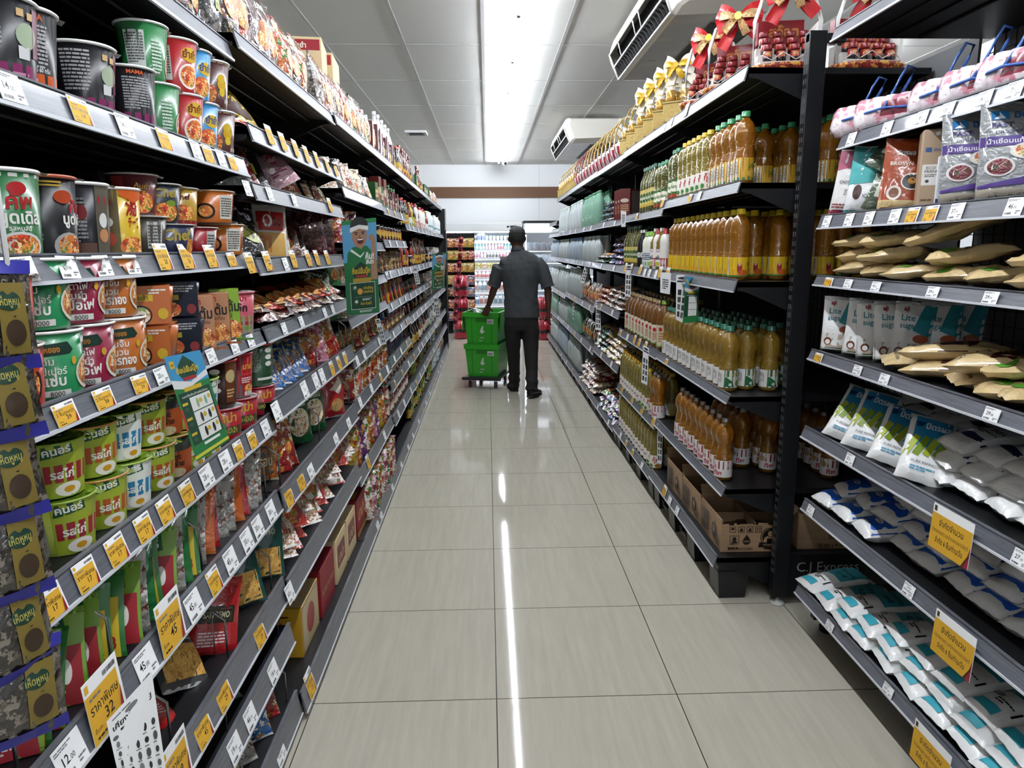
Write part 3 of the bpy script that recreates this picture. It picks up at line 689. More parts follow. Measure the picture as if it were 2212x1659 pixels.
P['dress_salad'] = bottle('sauce_bottle', TALL, .034, .24, OIL_Y, '#dfe0d8', (.1, .5, '#efeeea', [('t', 'salad', 0, .16, .1, '#1c1c1c', .3, 2), ('t', 'น้ำสลัด', 0, .33, .05, '#c24a7a', .26), ('e', -.05, .06, .09, .05, '#c2c430')]), n=16)
P['sauce_dark'] = bottle('sauce_bottle', SAUCE, .028, .22, oilm('soy', '#1c0c06', .2), '#b3201f', (.1, .45, '#c9a51f', [('r', -.3, .05, .3, .2, '#b3201f'), ('l', -.12, .08, .24, .1, 3, '#f0e6c0')]), n=12)
P['sauce_green'] = bottle('sauce_bottle', SAUCE, .029, .23, oilm('soy2', '#26120a', .2), '#2f8a3f', (.1, .45, '#dfd9bf', [('r', -.3, .0, .3, .12, '#2c7a32'), ('e', 0, .22, .07, .07, '#b8231f')]), n=12)
P['sauce_red'] = bottle('sauce_bottle', SAUCE, .028, .21, pl('#9c2412'), '#e9e9e2', (.1, .5, '#b5281a', [('e', 0, .2, .08, .09, '#e8c23a')]), n=12)
P['sauce_clear'] = bottle('sauce_bottle', SAUCE, .027, .22, oilm('fish', '#8a3a10', .4), '#c9a227', (.1, .4, '#e6e2d6', [('r', -.3, .0, .3, .08, '#2a4a8a')]), n=12)
P['sauce_yellow'] = bottle('sauce_bottle', SQUEEZE, .032, .21, pl('#c9c62a'), '#e0622a', (.1, .5, '#7fae2c', [('e', 0, .2, .08, .1, '#e9e3c0')]), n=12)
P['squash'] = bottle('syrup_bottle', TALL, .03, .29, pl('#e4e4e2'), '#e8e8e6', (.1, .6, '#3b1519', [('r', -.3, .1, .3, .24, '#c9c9c4'), ('r', -.3, .3, .3, .42, '#6b1720')]), n=12)
P['beer_like'] = bottle('sauce_bottle', SAUCE, .032, .26, oilm('brown', '#5a2208', .3), '#7a1c18', (.05, .36, '#d9a92a', [('e', 0, .16, .09, .08, '#7a1c18')]), n=12)
P['milk_jug'] = bottle('detergent_bottle', SQUEEZE, .045, .24, pl('#dde0e0'), '#d9dcdc', (.15, .6, '#d8e2e4', [('r', -.3, .1, .3, .2, '#7aa0a8')]), n=12)
P['jar_brown'] = bottle('sauce_jar', JAR, .035, .10, oilm('chili', '#5a1208', .2), '#1b1b1c', (.12, .7, '#b5371c', [('e', 0, .3, .3, .25, '#e0b23a')]), n=14, capr=.84, caph=.16)
P['can'] = bottle('food_can', [(.97, 0), (1, .03), (1, .95), (.97, 1)], .034, .105, mat('tin', '#a7a7a5', .25, metal=.8), mat('tin', '#a7a7a5'), (.05, .95, '#a81c20', [('e', 0, .45, .35, .3, '#e8e2d2'), ('r', -1, .0, 1, .12, '#1f7a3a')]), n=14, capr=.9, caph=.02)
P['can_pink'] = bottle('food_can', [(.97, 0), (1, .03), (1, .95), (.97, 1)], .028, .115, mat('tin', '#a7a7a5', .25, metal=.8), mat('tin', '#a7a7a5'), (.05, .95, '#d8c6c0', [('r', -1, .3, 1, .6, '#b84a52')]), n=12, capr=.9, caph=.02)
P['can_black'] = bottle('snack_can', [(.97, 0), (1, .03), (1, .95), (.97, 1)], .036, .09, pl('#1b1b1d'), '#c9c9c6', (.1, .9, '#17171a', [('e', 0, .45, .4, .2, '#c9a24a')]), n=12, capr=.98, caph=.06)
P['water_big'] = bottle('water_bottle', [(.9, 0), (1, .02), (.96, .1), (1, .15), (.96, .3), (1, .35), (1, .6), (.9, .72), (.6, .85), (.35, .9), (.33, .94)], .07, .33, PETB, '#3f77b8', (.38, .58, '#6fa4cf', [('t', 'น้ำดื่ม', 0, .06, .07, '#e9eef2', .3)]), n=16, handle=True)
# ---- packs
PCOL = {   # two-three colour prints for small bags and sachets
 'tomyum': ['#a81f1c', '#c8401c', '#8e1414', '#e2a23a', '#efe6d8'], 'pork': ['#e8e2da', '#b5352a', '#d98a3d', '#efe9e2', '#5b8a34'],
 'green': ['#1d7a3c', '#2f9a4e', '#e9e4cf', '#135c2b', '#d8b23a'], 'black': ['#17171a', '#1f1d1f', '#8a1c1c', '#101012', '#b99a3a'],
 'purple': ['#6a2c7a', '#84409a', '#efe6ee', '#4a1c5a', '#d9a23a'], 'blue': ['#1d5fb0', '#2a78c8', '#e8eef2', '#174a8a', '#d8a84a'],
 'gold': ['#b08a3a', '#c9a552', '#6a4a18', '#e2cf96', '#8a2a18'], 'pink': ['#d88aa0', '#e8a8b8', '#b84a6a', '#efe2e4', '#8a2a3a'],
 'orange': ['#d9641a', '#e8842a', '#b8421a', '#f0e2c0', '#4a8a2a'], 'brown': ['#4a2618', '#6a3a22', '#2c1610', '#c9a26a', '#8a1c14'],
 'clear': ['#a8a49a', '#86827a', '#cfcbc2', '#7a3a2a', '#c9c5bd'], 'teal': ['#157a7a', '#1f9a98', '#e4efee', '#0f5a5a', '#c9a23a'],
 'red': ['#b5161c', '#c8201f', '#8e0f14', '#efe6e0', '#d9a23a'], 'cream': ['#d8c8a0', '#e6dcc0', '#b89a62', '#efe8d6', '#8a5a2a'],
 'yellow': ['#d8b41c', '#e6c832', '#b8901a', '#efe4b0', '#a8321c']}
BUSY = {k: busy(k, v, 62) for k, v in PCOL.items()}
def label_ops(k, seed):
    c = PCOL[k]; R = random.Random(seed*7+len(k))
    w = R.choice(['มาม่า', 'ไวไว', 'ยำยำ', 'เส้นหมี่', 'ต้มยำ', 'อร่อย', 'หมูสับ', 'ข้าวต้ม'])
    return [('r', -.30, .62, .30, .80, c[0]), ('t', w, 0, .65, .11, c[2] if k not in ('pork', 'cream', 'clear') else c[1], .42, 2), ('e', .0, .32, .2, .17, 'FOOD'), ('r', -.28, .08, .1, .14, c[3])]
for i, k in enumerate(PCOL):
    for s in (1, 2):
        P['pk_%s%d' % (k, s)] = pouch('noodle_packet', .115, .165, .030, BUSY[k] if k in ('clear', 'pork', 'cream') else foil(PCOL[k][0]), label_ops(k, s), seed=s*3+i, nu=8, nv=10, cr=.004, seal=PCOL[k][1])
        P['bg_%s%d' % (k, s)] = pouch('food_bag' if s == 1 else 'food_and_snack_bag', .15, .20, .055, BUSY[k], [('e', 0, .42, .22, .18, 'FOOD'), ('t', ['ตราไก่', 'เกษตร', 'ผักกาด'][(i+s) % 3], 0, .7, .09, '#f0ece0' if k not in ('pork', 'cream', 'clear') else '#a81f1c', .4, 2)], seed=s*5+i, nu=9, nv=11, cr=.0055, seal=PCOL[k][2 if s == 1 else 1])  # both seeds are the same mixed food bags, split in name only
P['sachet_k'] = pouch('soup_sachet', .125, .15, .012, pl('#7aa82c'), [('r', -.38, .0, .38, .62, '#a8202a'), ('p', [(-.2, .62), (.25, .70), (.22, .92), (-.15, .9)], '#1c5c2c'), ('t', 'คนอร์', .03, .72, .13, '#f2f2ee', .34, 2, .12), ('t', 'รสไก่', -.05, .3, .16, '#f2efe9', .4, 2, .12), ('e', .22, .36, .06, .13, '#ece6dc'), ('l', -.3, .06, .5, .12, 3, '#e6dcdc')], seed=2, cr=.002, nu=8, nv=8, seal='#7aa82c')
P['sachet_y'] = pouch('soup_sachet', .12, .15, .012, pl('#2f7a34'), [('r', -.34, .0, .34, .7, '#e2c32a'), ('e', 0, .4, .2, .2, '#efe9d6'), ('t', 'คัพโจ๊ก', 0, .74, .12, '#b8242a', .5, 2), ('t', 'หมู x3', .1, .1, .14, '#b8242a', .4, 2)], seed=4, cr=.002, nu=8, nv=8, seal='#2f7a34')
P['pasta_red'] = pouch('pasta_bag', .15, .22, .05, film('#b8141a'), [('r', -.25, .4, .25, .62, '#171a14'), ('r', -.22, .42, .22, .60, '#3d3a20'), ('t', 'SAN REMO', 0, .47, .08, '#e9e2c0', .36), ('l', -.22, .1, .4, .2, 5, '#e6c8c8')], seed=9, nu=10, nv=12, cr=.006, seal='#b8141a')
PASTA = mat('pasta', '#c89a4a', .6, busy=(120, ['#c89a4a', '#b5853a', '#d9b06a', '#9a6c2a']))
P['pasta_green'] = pouch('pasta_bag', .16, .26, .06, film('#0e4a44'), [('r', -.26, .04, .26, .42, PASTA), ('t', 'SAN REMO', 0, .6, .08, '#d9d2b0', .4), ('l', -.2, .74, .4, .1, 3, '#9ab0aa')], seed=7, nu=10, nv=12, cr=.006, seal='#0e3a34')
P['pasta_stripe'] = pouch('pasta_bag', .15, .24, .055, film('#4a4a48'), [('r', -.25, .1, .25, .5, PASTA), ('l', -.24, .52, .48, .38, 12, '#c8c8c4')], seed=5, nu=10, nv=12, cr=.005, seal='#c9c9c6')
P['big_orange'] = pouch('food_bag', .19, .27, .08, busy('fish', ['#b8581c', '#c8741f', '#8a8a84', '#d98a2c', '#6a6a66'], 30), [('e', 0, .66, .2, .13, '#8c8f90'), ('e', .05, .7, .09, .05, '#c6c8c8'), ('t', 'ปลากรอบ', .02, .2, .12, '#f0dcae', .5, 2)], seed=11, cr=.007, seal='#c9b9a0')
P['big_green'] = pouch('food_bag', .17, .30, .08, film('#0f5a2c'), [('e', 0, .3, .19, .2, 'FOOD2'), ('e', .02, .68, .12, .08, '#d98aa0'), ('t', 'วุ้นเส้น', 0, .52, .08, '#efeadc', .36, 2)], seed=13, cr=.006, seal='#0f5a2c')
P['big_red'] = pouch('food_bag', .18, .26, .08, film('#b01218'), [('p', [(-.2, .5), (.1, .75), (.24, .62), (.05, .42)], '#e6e0da'), ('e', 0, .22, .2, .12, '#c9a05a'), ('t', 'ไวไว', 0, .5, .12, '#f0e2c0', .36, 2)], seed=15, cr=.008, seal='#e6e2de')
P['big_orange2'] = pouch('food_bag', .17, .24, .09, film('#d8401a'), [('p', [(-.1, .6), (.2, .8), (.26, .6), (0, .5)], '#e9e4de'), ('t', 'มาม่า', -.02, .25, .12, '#f4e2b0', .4, 2)], seed=17, cr=.009, seal='#e6e2de')
P['bag_pinkface'] = pouch('food_and_snack_bag', .17, .23, .06, foil('#c99aa4'), [('e', .0, .55, .11, .11, '#b8243a'), ('t', 'อร่อย', .0, .5, .1, '#f4ece8', .2, 2), ('l', -.22, .2, .4, .16, 3, '#8a2a4a'), ('e', -.15, .35, .07, .06, '#e6d8d6')], seed=19, cr=.007, seal='#d8b8c0')
P['bag_black'] = pouch('food_and_snack_bag', .17, .24, .06, foil('#131416'), [('r', -.05, .2, .2, .4, '#9aa02a'), ('e', .08, .3, .07, .07, '#1b1c14'), ('r', -.3, .24, -.1, .38, '#c9cccc'), ('b', -.29, .25, .17, .12), ('t', 'บ๊วย', .02, .6, .16, '#c9c9d8', .4, 2)], seed=21, cr=.01, seal='#1b1c20')
P['bag_oyo'] = pouch('food_and_snack_bag', .16, .26, .04, film('#d8d4cc'), [('r', -.26, .5, .26, .86, '#b8241c'), ('e', -.06, .68, .09, .12, '#efece6'), ('e', -.06, .68, .05, .07, '#b8241c'), ('t', 'ยo', .12, .6, .18, '#17171a', .16, 2), ('r', -.26, .04, .26, .46, '#e2b05a'), ('r', -.2, .1, .0, .4, '#d9782a')], seed=23, cr=.004, seal='#d8d4cc')
P['bag_coffee'] = pouch('food_and_snack_bag', .16, .24, .05, foil('#c9a81c'), [('r', -.22, .1, .22, .6, '#3a1a10'), ('t', 'เห็ดหอม', 0, .3, .12, '#e6c23a', .38, 2)], seed=25, cr=.007, seal='#b01a1c')
P['bag_redweb'] = pouch('food_bag', .2, .25, .07, busy('redweb', ['#4a0d14', '#6a1420', '#380a10', '#a8707a', '#2a070c'], 90), [], seed=27, cr=.009, seal='#6a0f1a')
P['noodle_flat'] = pouch('noodle_packet', .13, .17, .035, busy('webby', ['#c9a87a', '#b8322a', '#e0cfae', '#a86a3a', '#efe6d8'], 80), [('r', -.34, .3, .34, .45, '#a81f22'), ('t', 'หมี่หยก', 0, .31, .11, '#f0e2c0', .5, 2)], seed=29, cr=.007, nu=8, nv=10, seal='#efe9e2')
P['choc'] = pouch('food_and_snack_bag', .12, .19, .04, foil('#5a1a16'), [('e', 0, .6, .14, .1, '#d9a23a'), ('e', 0, .3, .15, .13, 'FOOD')], seed=31, cr=.006, nu=8, nv=10, seal='#2a1010')
# mushroom sachets of the hanging strip
MUSH = mat('dried_mushroom', '#1d1814', .6, busy=(60, ['#1d1814', '#2c2520', '#4a4038', '#120f0d', '#6a6058']))
P['mushroom'] = pouch('dried_mushroom_bag', .135, .155, .035, mat('film_mushroom', '#1e1a16', .12, coat=1., bump=(34, 1., .9), busy=(75, ['#1e1a16', '#28221d', '#4c453c', '#14110e', '#6a6258'])), [('r', .06, .16, .34, .80, '#7d6a2c'), ('e', .16, .64, .13, .09, '#16382a'), ('t', 'เห็ดหูหนู', .16, .6, .07, '#b8a850', .22, 1), ('e', .2, .35, .1, .12, '#3a2a1c'), ('r', -.45, .0, .45, .14, '#2a2a9a'), ('r', -.45, .88, .45, 1, '#2a2a9a')], seed=33, cr=.006)
# ---- sugar
def sugar(name, w, h, t, m, ops, seed, seal=None, **k): return pouch(name, w, h, t, m, ops, seed=seed, nu=14, nv=18, box=k.pop('box', .25), crimp=k.pop('crimp', .007), cr=k.pop('cr', .0034), seal=seal, **k)
SW = mat('sugar_white', '#dcdcda', .35, coat=.35, bump=(60, .25, .4)); SBR = mat('sugar_brown', '#c4ab7c', .35, coat=.7, bump=(45, .5, .4), busy=(420, ['#c4ab7c', '#ccb486', '#b89c6a', '#d6c296']))
OPS_BLUE = [('p', [(-.3, .10), (-.1, .16), (.1, .16), (.3, .10), (.3, .50), (-.3, .50)], '#1a5ac8'), ('e', 0, .32, .12, .05, '#dfe4ea'), ('p', [(-.3, .74), (.3, .74), (.3, .95), (-.3, .95)], '#1a5ac8'), ('t', 'มิตรผล', 0, .305, .04, '#14306a', .2, 1), ('l', -.2, .46, .4, .05, 2, '#b8cbe8'), ('t', 'SUGAR', 0, .66, .08, '#2a2a3a', .3, 1)]
OPS_CANE = [('r', -.3, .45, .3, .93, '#2487bd'), ('t', 'มิตรผล', .06, .74, .1, '#e9eef2', .3, 2), ('p', [(-.2, .76), (-.14, .76), (-.1, .84), (-.22, .84)], '#173a6a')]+[('p', [(-.3+.12*i, .3+.02*i), (-.22+.12*i, .27+.02*i), (-.12+.12*i, .58), (-.2+.12*i, .62)], ['#a8b82a', '#7f9a22'][i % 2]) for i in range(4)]+[('t', 'PURE REFINED', 0, .2, .035, '#4a5a6a', .4, 0), ('l', -.16, .09, .3, .07, 2, '#4aa0c8')]
OPS_LIN = [('r', -.3, .46, .3, .93, '#3a9fae'), ('t', 'น้ำตาลทราย', .02, .68, .06, '#14323a', .36, 2), ('t', 'บริสุทธิ์', .02, .56, .06, '#14323a', .3, 2), ('r', -.26, .06, .10, .17, '#35b2c8'), ('t', '1', .2, .2, .12, '#17171a', None, 2), ('l', -.1, .22, .24, .07, 2, '#2a2a2a'), ('t', 'Lin', -.16, .30, .08, '#17171a', None, 2)]
OPS_SABA = [('p', [(-.3, .28), (-.05, .24), (.1, .3), (.3, .26), (.3, .36), (-.3, .4)], '#1c2350'), ('t', 'SABA', .1, .6, .08, '#22222a', .3, 1), ('e', -.16, .66, .03, .05, '#22222a'), ('l', -.2, .46, .44, .08, 2, '#3a3a4a')]
OPS_GREEN = [('e', 0, .24, .24, .11, '#5aa82c'), ('t', 'PURE CANE SUGAR', 0, .66, .05, '#3a2a18', .44, 1), ('t', 'น้ำตาล', 0, .44, .12, '#17130e', .36, 2)]
OPS_KBS = [('r', -.3, .42, .3, .72, '#4a1518'), ('t', 'KBS', -.1, .24, .1, '#1c3a6a', .22, 2), ('t', 'Natural Cane', .1, .14, .05, '#3a2a1a', .3)]
for s in (1, 2, 3):
    P['s_blue%d' % s] = sugar('sugar_bag', .125, .20, .058, SW, OPS_BLUE, s*11)
    P['s_cane%d' % s] = sugar('sugar_bag', .12, .205, .055, SW, OPS_CANE, s*13)
    P['s_lin%d' % s] = sugar('sugar_bag', .125, .23, .056, SW, OPS_LIN, s*17)
    P['s_saba%d' % s] = sugar('sugar_bag', .125, .20, .056, SW, OPS_SABA, s*19)
    P['s_plain%d' % s] = sugar('sugar_bag', .125, .20, .056, SW, [('l', -.2, .3, .4, .2, 3, '#5a6a8a'), ('r', -.06, .04, .0, .06, '#17171a')], s*23)
    P['s_brown%d' % s] = sugar('brown_sugar_bag', .13, .21, .044, SBR, OPS_GREEN, s*29, box=.36, cr=.0065)
    P['s_kbs%d' % s] = sugar('brown_sugar_bag', .13, .22, .044, SBR, OPS_KBS, s*31, box=.36, cr=.006)
    P['s_lite%d' % s] = sugar('sugar_pouch', .12, .195, .05, SW, [('p', [(-.02, .55), (.3, .42), (.3, .97), (.12, .97)], '#2a9aa8'), ('t', 'Lite', -.1, .70, .1, '#2a8a9a', .26, 1), ('t', 'sugar', -.08, .58, .09, '#2a8a9a', .3, 1), ('r', -.3, .10, .3, .34, '#cdb8a4'), ('e', -.02, .26, .18, .14, '#f2f1ee'), ('e', .12, .42, .12, .07, '#b8542a'), ('e', -.18, .2, .07, .07, '#7a3a1c'), ('e', -.18, .19, .045, .045, '#efece6'), ('r', -.3, .03, .3, .09, '#7fa02c'), ('t', 'aji', -.14, .86, .07, '#b01f2e', None, 2)], s*37, stand=1, seal='#d0d3d4', crimp=.014)
P['syrup_pouch'] = pouch('syrup_pouch', .17, .27, .07, foil('#a9abad'), [('e', -.13, .87, .0, .0, '#ffffff'), ('r', -.24, .83, -.12, .92, '#1f78b8'), ('p', [(-.22, .84), (-.18, .91), (-.14, .84)], '#e8f0f4'), ('t', 'มิตรผล', .04, .84, .06, '#1f5a9a', .24, 2), ('t', 'FAST', -.16, .75, .05, '#3a2a7a', None, 1), ('t', 'DISSOLVING SYRUP', -.02, .69, .03, '#3a2a7a', .4, 0), ('r', -.31, .56, .02, .66, '#4a2a86'), ('t', 'น้ำเชื่อมแท้', -.14, .585, .045, '#e9e6f0', .26, 1), ('e', .04, .50, .15, .085, '#efece9'), ('e', .04, .50, .13, .07, 'FOOD2'), ('e', -.17, .35, .11, .095, '#ebe6e4'), ('e', -.17, .35, .09, .08, busy('berry', ['#a8404c', '#8a2432', '#c87880', '#4a6a3a', '#7a1c2a'], 110)), ('p', [(-.31, .17), (.0, .24), (.31, .48), (.31, .40), (.02, .17), (-.31, .14)], '#4a2a86'), ('r', -.31, .0, .31, .13, '#b5aa9a'), ('t', 'ปริมาณสุทธิ 800 ml', .02, .04, .05, '#5a5048', .5, 1)], seed=41, nu=14, nv=16, cr=.004, stand=1, seal='#b9bbbd')
P['orange_pouch'] = pouch('sugar_pouch', .15, .24, .05, film('#a8441c'), [('t', 'BROWN', -.1, .62, .05, '#efe2d0', None, 1), ('e', .05, .40, .13, .12, '#ece6dc'), ('e', .05, .40, .115, .105, '#221815'), ('e', .05, .41, .05, .045, '#c98a3a'), ('e', -.14, .24, .09, .1, '#e6dcd0'), ('e', -.14, .24, .06, .07, '#7a4a2c'), ('r', -.31, .0, .31, .14, SBR), ('t', 'มิตรผล', -.06, .76, .06, '#e9eef2', .2, 2)], seed=43, nu=12, nv=14, cr=.005, stand=1, seal='#a8441c')
P['pink_pouch'] = pouch('sugar_pouch', .14, .25, .05, film('#dcdad6'), [('p', [(-.28, .68), (.28, .8), (.28, .98), (-.28, .98)], '#c0607c'), ('r', -.28, .02, .28, .08, '#c9426a'), ('t', 'CASTER SUGAR', 0, .48, .045, '#3a3a3a', .4, 1), ('l', -.1, .3, .2, .1, 3, '#8a8a8a'), ('e', .0, .57, .03, .03, '#22222a'), ('l', -.24, .1, .36, .08, 2, '#8a3a3a')], seed=45, nu=10, nv=12, cr=.004, stand=1)
P['teal_pouch'] = pouch('sugar_pouch', .14, .25, .06, film('#e4e6e6'), [('p', [(-.3, .42), (.3, .5), (.3, .98), (-.3, .98)], '#4ab5b4'), ('e', -.12, .32, .06, .11, '#3a1c14'), ('t', 'ICING', .06, .24, .05, '#3a3a3a', .2), ('r', -.3, .02, .3, .06, '#4ab5b4')], seed=47, nu=10, nv=12, cr=.009, stand=1)
P['green_small'] = pouch('sugar_pouch', .14, .16, .05, foil('#4c5a44'), [('r', -.3, .3, .4, .7, '#cfd6c0'), ('e', .05, .5, .2, .16, '#1e4a2c'), ('e', .05, .5, .13, .1, '#a8c23a')], seed=49, nu=8, nv=9, cr=.008)
P['beige_box'] = carton('sugar_carton', .075, .075, .235, pl('#b79a7c'), [('r', -.13, .30, .13, .56, '#e2ddd6'), ('t', 'ECO', -.04, .50, .035, '#2a2a2a', None, 1), ('t', 'FRIENDLY', 0, .455, .035, '#2a2a2a', .2, 1), ('l', -.1, .40, .18, .04, 2, '#5a5a5a'), ('e', .06, .35, .02, .045, '#1b1b1b'), ('e', -.07, .35, .02, .02, '#3a3a3a'), ('r', -.11, .72, -.05, .77, '#2a5a9a'), ('t', 'มิตรผล', .04, .725, .035, '#2a5a9a', .13, 1), ('e', 0, .94, .025, .025, '#efe9e0'), ('l', -.12, .1, .24, .03, 1, '#6a4a3a')], bev=.006)
P['blue_small'] = carton('sugar_carton', .05, .06, .15, pl('#d8dce0'), [('r', -.12, .76, .14, .93, '#1f6ab0'), ('t', 'F', 0, .79, .1, '#efefef', None, 2), ('l', -.12, .3, .24, .2, 4, '#6a6a72'), ('r', -.15, .0, .15, .18, '#2a3a6a')], bev=.003)
# striped meat-like bundle tied with string = wrapped sticks
BUN = mat('wrapped_bundle', '#d9cdd0', .3, coat=.6, bump=(40, .5, .5), busy=(22, ['#d9cdd0', '#e6dfe0', '#cfc0c6', '#c98a98', '#e9e4e6']))
def bundle(seed, L_=.2):
    b = MB(); R = random.Random(seed)
    for i in range(5):
        x = -L_/2+.02+i*(L_-.04)/4
        b.lathe([(.001, 0), (.028, .004), (.036+R.random()*.006, .03), (.034, .07), (.024, .085), (.001, .088)], 10, [BUN, BUN, pl('#8a2a3c') if i in (2, 3) else BUN, BUN, BUN], c=(x, R.uniform(-.004, .004), 0))
    s = MB(); sm = pl('#2f62b8')
    s.tube([(-L_/2-.012, 0, .05), (-L_/4, -.041, .045), (0, -.044, .05), (L_/4, -.041, .045), (L_/2+.012, 0, .05), (0, .044, .05)], .0035, sm, 6, close=True)
    s.tube([(.0, -.044, .05), (.0, -.01, .093), (.012, 0, .13), (.03, 0, .155), (.05, 0, .145), (.04, 0, .12), (.02, 0, .09)], .0035, sm, 6)
    return Proto('plastic_bag_bundle', [('bundle_wrap', b), ('string', s)])
P['bundle1'] = bundle(1); P['bundle2'] = bundle(2, .17)
# ---- price tags
GT = plane_surf((0, 0, 0), (1, 0, 0), (0, 0, 1))
def tag_white(price, w=.058, h=.044):
    b = MB(); b.box(-w/2, w/2, -.0002, .0006, 0, h, WHITE)
    sf = lambda x, y, e: (x, -.0002-e*.5, y)
    a, c = (price.split('.')+[''])[:2]
    if a == '*':
        b.text('ขออภัย', 0, h*.62, h*.13, INK, sf, bold=1); b.text('สินค้าหมดชั่วคราว', 0, h*.38, h*.13, INK, sf, w=w*.8, bold=1)
    else:
        b.text(a, -.004, h*.40, h*.26, INK, sf, al='r', bold=1); b.text('.'+c, -.003, h*.40, h*.15, INK, sf, al='l')
    b.lines(-w*.45, h*.80, w*.62, h*.13, 2, mat('print_grey', '#6b6b70', .5), sf, 5); b.lines(w*.16, h*.1, w*.28, h*.22, 2, mat('print_grey'), sf, 8)
    b.bars(-w*.42, h*.08, w*.4, h*.12, INK, sf, n=22)
    return Proto('price_tag', [('price_tag', b)])
YEL = paper('#cf9f2a')
def tag_yellow(price, w=.066, h=.06, head='ราคาพิเศษ'):
    b = MB(); b.box(-w/2, w/2, -.0002, .0006, 0, h, WHITE); sf = lambda x, y, e: (x, -.0002-e*.5, y)
    b.rect(-w/2, 0, w*.42, h*.78, YEL, sf, 1); b.add([(w*.42, -.0012, h*.0), (w*.30, -.0012, 0), (w*.42, -.0012, h*.5)], [(0, 1, 2)], ink('#a3173a'))
    b.text(head, -.002, h*.45, h*.15, INK, sf, w=w*.8, bold=1); b.text(price, .004, h*.22, h*.18, INK, sf, bold=1); b.text('ชิ้นละ', -w*.32, h*.16, h*.07, INK, sf)
    b.rect(-w*.46, h*.83, -w*.36, h*.95, YEL, sf, 1); b.bars(w*.05, h*.84, w*.38, h*.08, INK, sf, n=20); b.lines(-w*.4, h*.04, w*.6, h*.07, 1, INK, sf, 4); b.lines(-w*.4, h*.66, w*.7, h*.07, 1, mat('print_grey'), sf, 4)
    return Proto('price_tag', [('price_tag', b)])
_tp = {}
def tagp(kind, price, big=False):
    k = (kind, price, big)
    if k not in _tp: _tp[k] = tag_white(price) if kind == 'w' else tag_yellow(price, *((.066, .06) if not big else (.10, .105)), head='ราคาพิเศษ' if kind == 'y' else '2 ชิ้นถูกกว่า')
    return _tp[k]
def tag(side, x, y, zt, zb, kind, price, label, group=None, big=False, up=0., tw=0., scl=1.):
    """price tag held in a rail; up lifts it above the rail"""
    h = zt-zb; hz = .044 if kind == 'w' else .06; dy = random.Random(int(y*1e4)).uniform(-.03, .03)
    kz = 1. if big else (min(1.25, (h-.004)/hz) if not up > .005 else max(.9, (h+.012)/hz)); ww = 1. if big else min(1.15, max(.85, kz))
    o = put(tagp(kind, price, big), (x+side*(.0045), y, zb+.003+(up*.3 if not big else up)), (-.27 if not big else -.1, tw+dy, side*pi/2), label, 'price tag', group, (ww, 1, kz))
    return o
# ================================================================= NOODLE SIDE
BAYN = bn
def shelfname(k, bay, side='noodle'):
    n = len(LS[bay]) if side == 'noodle' else len(RS[bay])
    return '%s shelf, %s %s bay' % ('top' if k == 0 else 'bottom' if k == n-1 else nth(k), bn[bay], side)
_cnt = {}
def lab(desc, bay, k, side='noodle', row=''):
    key = (desc, bay, k, side, row); _cnt[key] = _cnt.get(key, -1)+1
    return '%s, %s%s on %s' % (desc, row, nth(_cnt[key]), shelfname(k, bay, side))
def dropx(rx, h=0): return rx
RG = random.Random(5)
# ---- noodle cups of the first bay
CH = []
def C(key, *a, **k): P[key] = cup(*a, **k)
NUT = lambda x: [('r', x, .2, x+.34, .82, '#d9dcd8'), ('l', x+.02, .26, .30, .52, 11, '#5a5c5a'), ('b', x+.02, .06, .3, .1)]
C('c_green', .050, .038, .112, '#1f7a3c', [('e', .55, .83, .1, .07, '#c9a23a'), ('t', 'ยำยำ', .62, .58, .16, '#e6c22a', .4, 2), ('e', .5, .3, .24, .24, '#dfe6dc'), ('e', .5, .3, .2, .2, 'FOOD')]+NUT(-.5)+[('l', -.05, .1, .2, .6, 10, '#cfe0cf')])
C('c_red', .050, .038, .112, '#b01a22', [('e', .12, .7, .2, .14, '#e2b82a'), ('t', 'ยำยำ', .12, .64, .14, '#7a141a', .34, 2), ('e', .1, .3, .24, .24, '#efe6dc'), ('e', .1, .3, .2, .2, 'FOOD')]+NUT(-.6))
C('c_blue', .050, .038, .112, '#2b8cc4', [('e', .2, .62, .2, .13, '#e2b82a'), ('t', 'ยำยำ', .2, .57, .14, '#1c4a86', .34, 2), ('e', .1, .26, .22, .2, 'FOOD'), ('r', -.4, .1, -.1, .8, '#1f6fb0'), ('l', -.38, .14, .26, .6, 12, '#e6eef2')])
C('c_brown', .050, .038, .112, '#4a1f1a', [('e', .12, .5, .12, .13, '#d9a81c'), ('e', .1, .62, .1, .09, '#e2b82a'), ('r', .06, .55, .2, .58, '#1b1b1c'), ('e', .12, .34, .08, .09, '#e6c22a'), ('e', -.2, .3, .18, .2, 'FOOD'), ('t', 'ยำยำ', .3, .12, .08, '#e6e0d6', .3, 1), ('r', -.8, .93, .8, .95, '#c9a07a')])
C('c_blackmag', .054, .042, .125, '#17161a', [('r', -1.5, 0, 1.5, .26, '#8a1a5c'), ('l', -.42, .34, .36, .55, 11, '#b9b9bb'), ('e', .22, .58, .14, .14, '#a8b89a'), ('r', .3, .36, .52, .9, '#6a0f3a'), ('r', .1, .78, .18, .86, '#d9b27a'), ('r', .22, .76, .3, .84, '#d9b27a'), ('r', .1, .32, .24, .46, '#c9c9c9'), ('l', -.4, .06, .9, .12, 2, '#c98aa8')])
C('c_blackor', .054, .042, .125, '#1b1b1c', [('r', -1.5, 0, 1.5, .24, '#d8591a'), ('t', 'MAMA', .0, .84, .07, '#d8591a', .3, 2), ('l', -.15, .3, .34, .5, 11, '#b0b0b0'), ('t', 'น้ำหนักสุทธิ 60 กรัม', .02, .26, .05, '#e0e0e0', .4, 1)])
